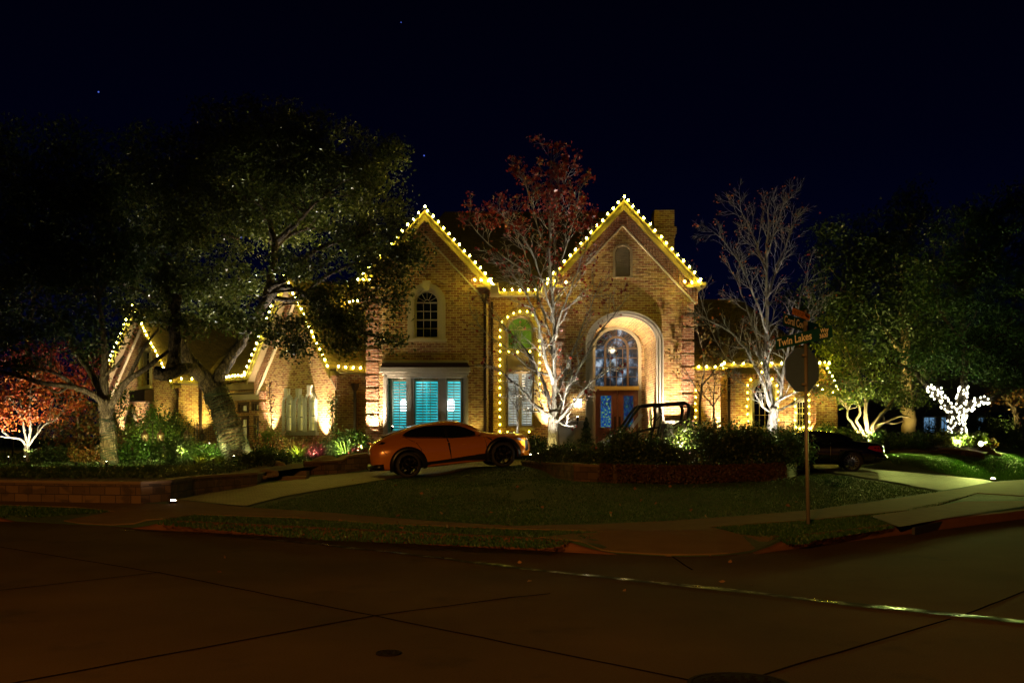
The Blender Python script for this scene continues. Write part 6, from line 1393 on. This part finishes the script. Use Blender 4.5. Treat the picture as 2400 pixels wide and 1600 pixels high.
# hanging vine mats over the planter wall
def mat(label, us, n, Y0=None, m='leaf_rust'):
    c_ = []
    for _ in range(n):
        s = rnd.uniform(*us)*(len(w3p)-1); k = min(len(w3p)-2, int(s)); p = w3p[k].lerp(w3p[k+1], s-k); d = (w3p[k+1]-w3p[k]); nn = Vector((d.y, -d.x, 0)).normalized(); hh = rnd.random()**.7
        c_.append(p+nn*(.05+.16*rnd.random()*(1.2-hh))+Vector((0,0,.03+hh*.46)))
    return tag(leafobj('hanging_vine', c_, .07, M[m]), label, 'vine')
mat('rusty trailing vine covering the left part of the planter wall', (.30,.48), 4200); mat('rusty trailing vine covering the middle of the planter wall', (.48,.64), 3800); mat('rusty trailing vine beside the bare stones near the sign pole', (.64,.74), 2000); mat('dark trailing vine at the right end of the planter wall', (.86,.98), 1600)
# conical evergreens and topiary at the door
def cone(label, u, vb, vt, Y, w, n, zb=None, name='conical_evergreen', m='leaf_dark'):
    x = (u-1200)/S*Y; z0 = zb or CZ+(VH-vb)/S*Y; z1 = CZ+(VH-vt)/S*Y; t = thing(name, label, 'evergreen', (x,Y,z0)); c_ = []
    for _ in range(n):
        h = rnd.random()**1.4; r = w/2*(1-h)*(.75+.25*math.sin(h*40))*math.sqrt(rnd.random())+.02; a = rnd.uniform(0, 6.28); c_.append((x+r*math.cos(a), Y+r*math.sin(a), z0+h*(z1-z0)))
    leafobj('foliage', c_, .075, M[m], t, asp=.3); tb = TB(); tb.add([Vector((x,Y,z0-.1)), Vector((x,Y,z1-.1))], [.04,.01], 5); tb.mb.build('trunk', M['bark_mid'], t, uv=False)
cone('conical evergreen in a pot left of the front door', 1374, 1050, 978, 36.9, 1.0, 2600, 1.1); cone('small clipped cypress inside the entry arch', 1526, 1040, 972, 39.2, .55, 1200, 1.3, 'potted_cypress', 'leaf_green')
# shrubs along the house front
HF = [(1235,37.6,1.2,.75,1500,'leaf_dark','dark hedge piece below the recess window'), (1262,36.2,1.0,.9,1500,'leaf_dark','rounded shrub against the white hot spot of the recess corner'), (1222,37.4,1.0,.55,1400,'leaf_green','low shrub by the nose of the orange car'), (1330,36.0,1.1,.6,1200,'leaf_green','leafy plants left of the conical evergreen'),
      (1266,34.8,1.0,.6,1500,'leaf_dark','dark mound left of the pale trunk of the tall bare tree'), (1650,38.2,1.2,.8,1500,'leaf_green','foundation shrub at the lit inner corner of the right wing'), (1700,37.8,1.3,.9,1600,'leaf_green','foundation shrub before the brick pilaster'), (1750,37.6,1.3,.8,1500,'leaf_dark','foundation shrub left of the arched right wing window'), (1795,37.6,1.4,.75,1500,'leaf_dark','foundation shrub under the arched right wing window'),
      (1840,37.8,1.3,.85,1500,'leaf_green','foundation shrub between the two right wing windows'), (1890,37.8,1.3,.6,1300,'leaf_green','foundation shrub under the small right wing window'), (1935,39.5,1.4,1.0,1600,'leaf_green','green shrub behind the roof of the black coupe'), (1985,39.0,1.7,1.0,1900,'leaf_green','wide green shrub right of the coupe roof'), (2070,39.0,1.5,.8,1500,'leaf_green','shrub right of the tan multi stemmed tree')]
for u, Y, w_, h_, n, m_, lb in HF:
    x = (u-1200)/S*Y; bush('foundation_shrub', lb, u, 0, Y, w_, h_, n, .08, m_, zb=H(x, Y)-.03, group='shrubs along the front of the house')
# left garden
LG = [(820,36.6,1.4,1.0,2600,.09,'leaf_green','bushy fern like shrub left of the left tower'), (790,37.2,1.3,.8,1500,.08,'leaf_dark','dark shrub at the corner of the triple window gable'), (640,40.2,1.1,1.1,1300,.1,'leaf_lime','bright lit shrub at the foot of the dry vine'), (610,38,1.6,.7,1700,.08,'leaf_mixed','rusty flowering shrub right of the oak trunk'), (660,37.5,1.4,.8,1600,.08,'leaf_mixed','low mixed shrub before the triple windows'),
      (360,40,1.6,1.8,2600,.09,'leaf_green','tall fine leaved bamboo clump behind the left hook pole'), (400,41,1.5,1.9,2400,.09,'leaf_dark','dark bamboo clump between the two hook poles'), (335,36,1.5,.7,1700,.08,'leaf_green','leafy plants around the left hook pole'), (420,36.5,1.8,.8,2000,.08,'leaf_dark','dark leafy mass below the right hook pole'), (480,35.2,1.5,.7,1700,.08,'leaf_green','leafy plants left of the oak foot'),
      (300,34,1.4,.7,1500,.08,'leaf_green','leafy plants right of the ringed trunk'), (210,33.5,1.6,.6,1500,.08,'leaf_mixed','brownish plants left of the ringed trunk'), (130,34,1.8,.6,1500,.08,'leaf_dark','dark plants right of the red maple'), (640,33.8,1.4,.6,1500,.08,'leaf_green','broad leaved plants right of the oak foot'), (600,32.4,1.2,.5,1200,.08,'leaf_dark','dark low plants near the wall end'),
      (845,35.6,.9,.55,1000,.08,'leaf_burg','burgundy leaved plant beside the car tail'), (700,38.4,1.3,.7,1300,.09,'leaf_mixed','golden stemmed plants under the middle arched window'), (735,37.0,1.2,.55,1200,.09,'leaf_burg','dark red leaved plants right of the garden lawn'), (820,34.9,1.3,.35,1200,.07,'leaf_dark','low ground plants on top of the short stone wall'), (765,38.4,1.0,.8,1100,.08,'leaf_mixed','pink edged shrub under the white hot spot')]
for u, Y, w_, h_, n, sz, m_, lb in LG:
    x = (u-1200)/S*Y; bush('garden_shrub', lb, u, 0, Y, w_, h_, n, sz, m_, zb=ht(x, Y)-.02, group='shrubs of the left garden', flower=('flower_pink', 50) if ('flowering' in lb or 'pink' in lb) else (('flower_red', 60) if 'burgundy' in lb else None))
for u, Y, L_, n, wd, m_, lb in ((700,36.4,1.0,60,.05,'leaf_lime','variegated strap leaved plant before the garden steps'), (748,36.5,.9,50,.05,'leaf_burg','spiky dark red plant under the triple windows'), (838,38.0,1.3,60,.07,'leaf_green','tall palm like plant against the left tower corner'), (810,35.8,1.2,240,.02,'leaf_green','big shaggy mound of fine grass before the left tower'),
      (470,32.5,.6,120,.05,'leaf_lime','lit strap leaved plants behind the middle of the long wall'), (515,32.3,.6,120,.05,'leaf_lime','lit strap leaved plants below the oak flood lamp'), (560,33.2,.6,110,.05,'leaf_green','strap leaved plants right of the oak flood lamp'), (590,33.6,.6,90,.05,'leaf_green','strap leaved clump at the right side of the oak foot'), (400,33,.8,90,.03,'leaf_dark','arching grass before the dark leafy mass'), (640,37,.8,60,.04,'leaf_green','arching strap leaves right of the oak')):
    x = (u-1200)/S*Y; strap('strap_plant', lb, u, 0, Y, L_, n, wd, m_, zb=ht(x, Y), droop=1.0)
for i, (u, Y) in enumerate(((20,28.5),(75,28.2),(140,28.0),(215,27.8),(290,27.6),(350,27.5),(425,27.8),(180,29.2),(60,29.8),(320,29.0),(460,29.4))):
    x = (u-1200)/S*Y; strap('mondo_grass', 'soft mounded grass clump '+['at the left end of the wall','second from the left edge on the wall','below the red maple','left of the ringed trunk','before the ringed trunk','right of the ringed trunk','brightest clump, before the small ground lamp','behind the front row left of the ringed trunk','behind the front row at the left','behind the front row right of the ringed trunk','nearest the oak flood lamp'][i], u, 0, Y, .55, 420, .012, 'leaf_lime' if i in (6,10,0) else 'leaf_green', zb=ht(x, Y)-.02, cat='grass clump', group='mounded grass along the long wall', droop=1.3, upr=1.3)
# right bed under the twinkle tree
def zr_(x, y): return H(x, y)+.12
bedp = [P(u, 1040, Y) for u, Y in ((2085,38.2),(2180,37.2),(2300,36.8),(2330,37.6),(2330,41),(2090,43))]
struct(drape('flower_bed', [(p.x, p.y) for p in bedp], .1, M['soil'], 1.0, side=.2))
stonewall([Vector((p.x, p.y, H(p.x, p.y))) for p in dens([P(2200,0,37.0), P(2262,0,36.8), P(2308,0,36.7)], 3)], [.16]*7, .2, 'very low stone edging below the light wrapped tree', name='stone_edging')
for u, Y, w_, h_, n, m_, lb in ((2110,38.6,1.6,.5,1700,'leaf_green','low green shrub at the left end of the lit bed'), (2150,38.2,1.4,.5,1600,'leaf_green','second low shrub of the lit bed'), (2212,37.9,1.2,.55,1500,'leaf_lime','yellow green shrub left of the light wrapped trunk'), (2250,37.8,1.1,.5,1400,'leaf_lime','yellow green shrub before the light wrapped trunk'), (2285,37.9,1.0,.5,1300,'leaf_lime','yellow green shrub right of the light wrapped trunk'), (2312,38.2,.8,.35,800,'leaf_mixed','low plants at the right end of the lit bed'),
      (2360,44,2.4,1.2,2000,'leaf_dark','dark hedge piece before the far parked car'), (2300,46,2.4,1.4,2000,'leaf_dark','dark hedge piece behind the lit bed'), (2180,46,2.4,1.1,1800,'leaf_dark','dark shrub before the neighbour windows'), (2410,42,2.0,1.3,1600,'leaf_dark','dark shrub at the right edge')):
    x = (u-1200)/S*Y; bush('bed_shrub', lb, u, 0, Y, w_, h_, n, .08, m_, zb=zr_(x, Y), group='shrubs at the right side')
x = (2185-1200)/S*37.9; strap('fern_clump', 'bright green fern clump in the middle of the lit bed', 2185, 0, 37.9, .7, 140, .05, 'leaf_green', zb=zr_(x, 37.9)); x = (2165-1200)/S*37.6; strap('fern_clump', 'bright green fern clump left of centre in the lit bed', 2160, 0, 37.6, .6, 110, .05, 'leaf_green', zb=zr_(x, 37.6))
# ground cover in the beds
c_ = []
for _ in range(26000):
    u = rnd.uniform(-40, 760); Y = rnd.uniform(25.5, 40); x = (u-1200)/S*Y
    d = (Y-(14.95-.477*x))*.903
    if d > 4.1 and not (x > -8.2 and Y < 34.2) and Y > 23+(.0): 
        if x > -7.3 and Y < 35: continue
        c_.append((x, Y, ht(x, Y)+.02+.10*rnd.random()))
g_ = leafobj('ground_cover', c_, .09, M['leaf_dark']); g_['kind'] = 'stuff'
c_ = []
for _ in range(9000):
    x = rnd.uniform(.6, 9.4); Y = rnd.uniform(25.9, 31.8); 
    k = min(w3p, key=lambda p: abs(p.x-x)); 
    if Y > k.y+.25: c_.append((x, Y, zb_(x, Y)+.14*rnd.random()))
g_ = leafobj('ground_cover', c_, .07, M['leaf_dark']); g_['kind'] = 'stuff'
# grass blades and fallen leaves on the lawns
def inpoly(x, y, pl):
    c = False; j = len(pl)-1
    for i in range(len(pl)):
        if (pl[i][1] > y) != (pl[j][1] > y) and x < (pl[j][0]-pl[i][0])*(y-pl[i][1])/(pl[j][1]-pl[i][1])+pl[i][0]: c = not c
        j = i
    return c
def grassy(pxs, n, h, m='lawn_blade'):
    pl = [G(*p) for p in pxs]; pl = [(p.x, p.y) for p in pl]; x0, x1 = min(p[0] for p in pl), max(p[0] for p in pl); y0, y1 = min(p[1] for p in pl), max(p[1] for p in pl); V = []; k = 0
    gx = {}
    while k < n:
        x = rnd.uniform(x0, x1); y = y0+(y1-y0)*rnd.random()**1.3
        if not inpoly(x, y, pl): continue
        i, j = int(x*2), int(y*2); key = (i, j)
        if key not in gx: gx[key] = (H(i/2, j/2), H(i/2+.5, j/2), H(i/2, j/2+.5), H(i/2+.5, j/2+.5)) if x >= 0 else (H(i/2-.5, j/2), H(i/2, j/2), H(i/2-.5, j/2+.5), H(i/2, j/2+.5))
        q = gx[key]; fx = (x-(i/2 if x >= 0 else i/2-.5))*2; fy = (y-j/2)*2; z = (q[0]*(1-fx)+q[1]*fx)*(1-fy)+(q[2]*(1-fx)+q[3]*fx)*fy
        a = rnd.uniform(0, 6.28); w_ = .012; l = h*rnd.uniform(.6, 1.2); dx, dy = math.cos(a)*w_, math.sin(a)*w_
        V += [(x-dx, y-dy, z-.005), (x+dx, y+dy, z-.005), (x+rnd.uniform(-.03,.03), y+rnd.uniform(-.03,.03), z+l)]; k += 1
    o = npmesh('grass', V, np.arange(len(V)).reshape(-1, 3), M['blade']); o['kind'] = 'stuff'
M['blade'] = leafmat('grass_blade', [(.007,.03,.003), (.018,.065,.005), (.035,.08,.008)], .5, .3)
lawnC = [(585,1191), (765,1149), (969,1119), (1080,1106), (1222,1093), (1345,1130), (1570,1137), (1850,1123), (1900,1108), (2000,1120), (2110,1137), (2200,1152), (1889,1196), (1557,1221), (1200,1232), (900,1212)]
lawnR = [(2060,1072), (2110,1060), (2200,1062), (2330,1068), (2420,1064), (2420,1121), (2330,1127), (2200,1108), (2100,1090)]
grassy(lawnC, 42000, .038); grassy(lawnR, 26000, .055); grassy([(380,1218), (459,1207), (700,1215), (1200,1241), (1422,1247), (1271,1285), (1200,1282), (765,1266), (365,1228)], 12000, .035); grassy([(1662,1237), (1914,1219), (2169,1194), (2280,1160), (2110,1200), (2040,1212), (2100,1236), (1894,1268), (1848,1267), (1740,1255)], 10000, .035); grassy([(0,1186), (180,1191), (262,1199), (140,1208), (0,1208)], 3000, .05)
fl_ = leafmat('fallen_leaf', [(.12,.05,.02), (.2,.09,.03), (.08,.03,.015)], .7, .1)
for i in range(46):
    u, v = rnd.choice(((rnd.uniform(700,1300), rnd.uniform(1125,1210)), (rnd.uniform(1300,2000), rnd.uniform(1140,1200)), (rnd.uniform(500,1700), rnd.uniform(1205,1245)), (rnd.uniform(450,1800), rnd.uniform(1290,1420))))
    g = G(u, v, .04) if v < 1280 else G0(u, v)+Vector((0,0,.015)); V, F_ = leaves([tuple(g)], .10 if v < 1280 else .07, rng=nr, flat=.9, asp=.8); o = npmesh('fallen_leaf', V, F_, fl_); tag(o, 'small brown fallen leaf lying flat on the '+('lawn or pavement' if v < 1280 else 'concrete road'), 'leaf', 'fallen leaves on '+('the lawn and pavement' if v < 1280 else 'the road'))
# ================================================================ LIGHTS
MUL = 1.0
def spot(p, tgt, W, col, ang=90, blend=.8, r=.05, kind='SPOT'):
    l = bpy.data.lights.new('lamp', kind); l.energy = W*MUL; l.color = col; l.shadow_soft_size = r
    if kind == 'SPOT': l.spot_size = R(ang); l.spot_blend = blend
    o = bpy.data.objects.new('lamp', l); C.objects.link(o); o.location = p; d = Vector(tgt)-Vector(p); o.rotation_euler = d.to_track_quat('-Z', 'Y').to_euler(); return o
WW = (1, .80, .52); WH = (1, .90, .74); YL = (1, .80, .25); PK = (1, .74, .5)
def uplight(label, p, tgt, W, col=WW, ang=100, lens=True, blend=.8, size=1.0):
    """small bullet fixture on a stake with its lamp"""
    p = Vector(p); tgt = Vector(tgt); d = (tgt-p).normalized(); t = thing('garden_spotlight', label, 'spotlight', (p.x, p.y, p.z), group=None)
    m_ = MB(); m_.tube([p-Vector((0,0,.22)), p-d*.02], .012*size, 5); m_.tube([p-d*.10*size, p-d*.02, p+d*.05*size], [.035*size, .045*size, .05*size], 10, True); m_.build('housing', M['iron'], t)
    if lens: m_ = MB(); m_.lathe([(.042*size, 0), (.03*size, .012), (.001, .016)], p+d*.052*size, 10, d.to_track_quat('Z', 'Y').to_matrix()); m_.build('lens', M['lens'], t)
    o = spot(p+d*(.08*size), tgt, W, col, ang, blend); o.parent = t; o.location = Vector(o.location)-p; return t
def gz(x, y): return H(x, y)
def UL(label, u, Y, z0, tgt, W, col=WW, ang=100, **k):
    x = (u-1200)/S*Y; return uplight(label, (x, Y, z0), tgt, W, col, ang, **k)
# on the house walls
MUL = 9.5
def wall_up(label, F, u, z0, d, ztop, W, col=PK, ang=95, dx=0, **k):
    x = F.px(u, 1000)[0]; p = F.w(x, z0, d); return uplight(label, p, F.w(x+dx, ztop, 0), W, col, ang, **k)
wall_up('uplight at the left corner quoins of the left tall gable', TL, 880, 1.35, .45, 4.5, 300, PK, 58)
wall_up('uplight between the box bay and the drain pipe of the left tall gable', TL, 1112, 1.2, .35, 3.0, 14, YL, 54)
wall_up('uplight in the corner between the recess window and the entry gable', RC, 1284, 1.55, .4, 4.5, 330, PK, 61)
wall_up('uplight left of the entry arch', TL, 1352, 2.36, .45, 5.5, 230, PK, 68)
wall_up('uplight at the right leg of the entry arch', TL, 1572, 1.3, .8, 5.5, 330, PK, 61)
uplight('spotlight inside the entry arch on the right brick reveal', (4.9, 39.4, 1.3), (5.5, 39.6, 3.6), 330, PK, 75)
uplight('spotlight inside the entry arch at the left jamb', (3.4, 38.3, 1.2), (3.1, 38.3, 5), 30, PK, 68)
wall_up('uplight on the inner corner of the right wing beside the dark sapling', RA, 1690, 1.35, .45, 3.8, 200, PK, 61)
wall_up('uplight between pilaster and arched window of the right wing', RB, 1738, 1.25, .45, 3.5, 45, YL, 61)
wall_up('uplight between the two windows of the right wing', RB, 1843, 1.3, .6, 3.6, 45, PK, 61)
wall_up('uplight on the lit corner of the right wing', RB, 1902, 1.2, .4, 3.8, 90, PK, 48)
wall_up('uplight at the right of the triple arched windows', F1, 764, 1.25, .4, 3.8, 320, PK, 68)
wall_up('uplight at the left corner of the triple window gable', F1, 640, 1.3, .5, 4.0, 170, PK, 61)
wall_up('uplight left of the arched garden door', F3, 286, 1.3, .5, 4.0, 130, PK, 61)
wall_up('uplight right of the arched garden door', F3, 330, 1.3, .5, 4.5, 100, PK, 61)
wall_up('uplight on the brick left of the oak trunk', F3r, 470, 1.3, .9, 4.0, 90, YL, 75)
wall_up('uplight between the bamboo clumps', F3, 385, 1.3, .7, 4.0, 45, YL, 68)
# trees
MUL = 5.0
def tree_up(label, u, Y, z0, tu, tv, tY, W, col=WH, ang=60, **k): return UL(label, u, Y, z0, P(tu, tv, tY), W, col, ang, **k)
tree_up('flood lamp among strap leaves right below the oak trunk', 548, 34.0, .95, 545, 860, 35, 45, YL, 110)
tree_up('small ground lamp among grass left of the oak', 455, 31.6, .86, 540, 900, 35, 40, YL, 100)
tree_up('hidden spotlight left of the oak aimed into its crown', 500, 37.0, 1.0, 520, 560, 35.5, 420, WH, 80)
tree_up('hidden spotlight right of the oak aimed into its crown', 650, 36.5, 1.0, 680, 520, 34, 460, WH, 80)
tree_up('spotlight on the tower side aimed at the right part of the oak crown', 840, 36.5, 1.0, 850, 520, 32.5, 420, YL, 80)
tree_up('small ground lamp among grass left of the ringed trunk', 178, 29.8, .85, 250, 980, 32, 85, YL, 100)
tree_up('spotlight aimed up the ringed trunk', 250, 30.6, .85, 240, 840, 32, 30, WH, 80)
tree_up('spotlight at the foot of the red maple', 58, 33.2, .95, 62, 940, 34, 75, (1,.82,.55), 120)
tree_up('spotlight in front of the maple aimed left', 20, 33.0, .95, 20, 940, 34, 120, (1,.82,.55), 100)
tree_up('spotlight behind the red maple aimed at the crimson crown', 150, 36.8, .95, 140, 840, 38, 90, (1,.82,.55), 90)
tree_up('spotlight before the tall bare tree', 1292, 31.6, 1.05, 1297, 930, 33, 140, WH, 50)
tree_up('second spotlight before the tall bare tree aimed higher', 1315, 31.7, 1.05, 1300, 620, 33, 600, WH, 45)
tree_up('added spotlight aimed at the low left limbs of the tall bare tree', 1244, 31.9, 1.05, 1190, 830, 32.5, 75, WH, 60)  # added lamp, brightens the low left limbs
tree_up('added spotlight aimed at the low right limbs of the tall bare tree', 1336, 31.3, 1.05, 1400, 850, 32.6, 75, WH, 60)  # added lamp, brightens the low right limbs
tree_up('spotlight left of the tall bare tree', 1262, 33.4, 1.05, 1260, 640, 33, 60, WH, 50)
tree_up('spotlight before the pale tree of the right wing', 1812, 32.2, 1.1, 1812, 920, 33.5, 300, (1,.92,.82), 62)
tree_up('second spotlight at the pale tree aimed into its twigs', 1835, 32.4, 1.1, 1810, 700, 33.5, 230, (1,.85,.68), 55)
tree_up('spotlight at the small white lit sapling', 1206, 38.4, 1.1, 1212, 930, 38.8, 35, WH, 80)
tree_up('spotlight inside the multi stemmed tan tree', 2038, 39.3, 1.3, 2045, 900, 40, 260, (1,.95,.5), 130)
tree_up('spotlight below the yellow lit trunk of the tall dark tree', 2128, 41.8, 1.35, 2130, 930, 44, 60, YL, 60)
tree_up('hidden spotlight aimed into the tall dark tree', 2090, 42.0, 1.3, 2060, 700, 44, 500, YL, 80)
tree_up('spotlight at the right corner of the wing aimed at green leaves', 1935, 39.0, 1.2, 1960, 840, 41, 420, YL, 90)
tree_up('lamp in the plants before the light wrapped trunk', 2246, 37.2, 1.35, 2243, 900, 39.5, 110, (.95,1,.6), 140)
tree_up('bright lamp at the right end of the lit flower bed', 2302, 37.3, 1.42, 2160, 1082, 34.6, 330, (.85,1,.2), 84, size=2.2)
tree_up('added lawn fill lamp by the dark hedge at the right edge', 2395, 38.5, 1.75, 2345, 1090, 35.6, 240, (.85,1,.2), 88, lens=False)  # added flood without a lens, widens the lit strip of lawn
tree_up('added lawn fill lamp at the left end of the lit bed', 2105, 37.4, 1.75, 2110, 1078, 35.2, 90, (.85,1,.2), 95, lens=False)  # added flood without a lens, fills the left part of the lawn
tree_up('spotlight at the amber tree', 2372, 44.5, 1.5, 2370, 920, 46, 120, YL, 100)
tree_up('spotlight in the middle of the planter on the pink flowers', 1604, 28.7, 1.35, 1613, 1035, 29.6, 90, WH, 110)
tree_up('spotlight behind the planter shrubs below the roll cage', 1585, 31.3, 1.05, 1600, 1000, 33, 22, WW, 120)
tree_up('spotlight in the plants before the steps', 735, 36.2, 1.0, 745, 1000, 38, 140, WW, 110)
tree_up('spotlight by the shaggy grass mound', 795, 34.9, .98, 810, 1000, 36.5, 110, WW, 120)
tree_up('spotlight among plants at the left hook pole', 345, 37.0, 1.0, 380, 1000, 40, 200, YL, 120)
tree_up('spotlight among plants at the right hook pole', 430, 36.0, 1.0, 430, 980, 39, 160, YL, 120)
tree_up('spotlight below the basket of red flowers', 1395, 33.0, 1.0, 1402, 1050, 33.2, 10, WH, 120)
for i_, (u_, Y_, W_) in enumerate(((1478,31.9,14),(1560,31.6,14),(1655,31.2,20),(1748,31.0,20),(1790,31.9,16),(1862,31.2,18),(1340,31.5,10),(1440,30.2,8))):  # fill lamps added to brighten the shrubs from behind
    tree_up('low added fill lamp hidden among the planter shrubs '+['behind the cart nose','below the roll cage','before the dark sapling','left of the white lit trunk','behind the white lit trunk','beside the street sign pole','left of the flower basket','in front of the flower basket'][i_], u_, Y_, 1.2, u_+6, 1000, Y_-.5, W_*1.8, (1,.98,.55), 150)
for i_, (u_, Y_, W_) in enumerate(((90,30.5,6),(310,31,9),(385,33.5,12),(600,34.5,9),(680,36.0,12),(225,31.8,7),(505,34.2,10))):  # fill lamps added to make the garden bed greener and brighter
    tree_up('low added fill lamp hidden in the left garden '+['near the left edge','right of the ringed trunk','before the hook poles','right of the oak foot','under the triple windows','left of the ringed trunk','left of the oak foot'][i_], u_, Y_, 1.3, u_+5, 1060, Y_+1.0, W_*2.2, (.95,1,.35), 165)
tree_up('spotlight low on the leaves beside the pale trunk', 1275, 32.3, 1.02, 1285, 1040, 33, 14, YL, 120)
MUL = 1.0
uplight('small added lamp behind the car lighting the cornice over the teal window', (TL.px(925,0)[0], 37.2, 2.0), (TL.px(960,0)[0], 37.9, 4.6), 22, WH, 80)  # extra lamp added to light the bay cornice
uplight('second small added lamp lighting the cornice over the teal window', (TL.px(1060,0)[0], 37.3, 2.0), (TL.px(1040,0)[0], 37.9, 4.6), 10, WH, 80)  # second extra lamp added for the cornice
tree_up('lamp low in the strap leaves by the long wall', 500, 31.3, .95, 500, 1080, 33, 8, YL, 140)
# drive marker lamps
for (u, v), l in (((406,1181), 'round ground lamp glowing at the corner of the left drive'), ((2327,1127), 'round ground lamp glowing at the corner of the right drive')):
    c_ = G(u, v, .05); t = thing('ground_lamp', l, 'ground lamp', c_); MB().lathe([(.10,-.05), (.10,.02), (.07,.035)], c_, 16).build('housing', M['iron'], t); MB().lathe([(.065,.03), (.05,.05), (.001,.06)], c_, 14).build('lens', M['lensp'], t)
    o = spot(c_+Vector((0,0,.12)), c_+Vector((0,0,1)), 9, (1,.8,.6), 170, .3); o.parent = t; o.location = Vector(o.location)-Vector(c_)
# porch room light, and the street lamp behind the camera that tints the road
o = spot((4.3, 40.2, 5.4), (4.3, 40.4, 1), 60, (1,.78,.45), kind='POINT', r=.12)
o = spot((-6.5, -13, 9.0), (-6.4, -12.9, 0), 21500, (1,.42,.07), 166, .12, .15)
# ================================================================ CAMERA, SKY, RENDER
cam = bpy.data.cameras.new('camera'); co = bpy.data.objects.new('camera', cam); C.objects.link(co)
co.location = (0, 0, CZ); co.rotation_euler = (R(90), 0, 0); cam.lens = 35; cam.sensor_width = 36; cam.shift_y = (VH-800)/2400; cam.clip_end = 2000
SC.camera = co
w = bpy.data.worlds.new('World'); SC.world = w; w.use_nodes = True; nt = w.node_tree; bg = nt.nodes['Background']
tc = nd(nt, 'ShaderNodeTexCoord'); sp = nd(nt, 'ShaderNodeSeparateXYZ'); nt.links.new(tc.outputs['Generated'], sp.inputs[0])
rp = nd(nt, 'ShaderNodeValToRGB'); nt.links.new(sp.outputs['Z'], rp.inputs[0]); el = rp.color_ramp.elements
el[0].position = 0; el[0].color = (.0003, .0015, .014, 1); el[1].position = .5; el[1].color = (.0002, .0002, .0016, 1)
e2 = el.new(.13); e2.color = (.0003, .0009, .0085, 1); e3 = el.new(.27); e3.color = (.0002, .0004, .0045, 1)
nt.links.new(rp.outputs[0], bg.inputs[0]); bg.inputs[1].default_value = 1.0
SC.view_settings.view_transform = 'Standard'; SC.view_settings.look = 'None'; SC.view_settings.exposure = 0; SC.view_settings.gamma = 1
SC.cycles.use_denoising = True; SC.cycles.use_light_tree = True; SC.cycles.max_bounces = 4; SC.cycles.diffuse_bounces = 1; SC.cycles.glossy_bounces = 3
SC.cycles.transparent_max_bounces = 6; SC.cycles.sample_clamp_indirect = 3; SC.cycles.sample_clamp_direct = 0; SC.cycles.caustics_reflective = False
SC.render.use_persistent_data = False
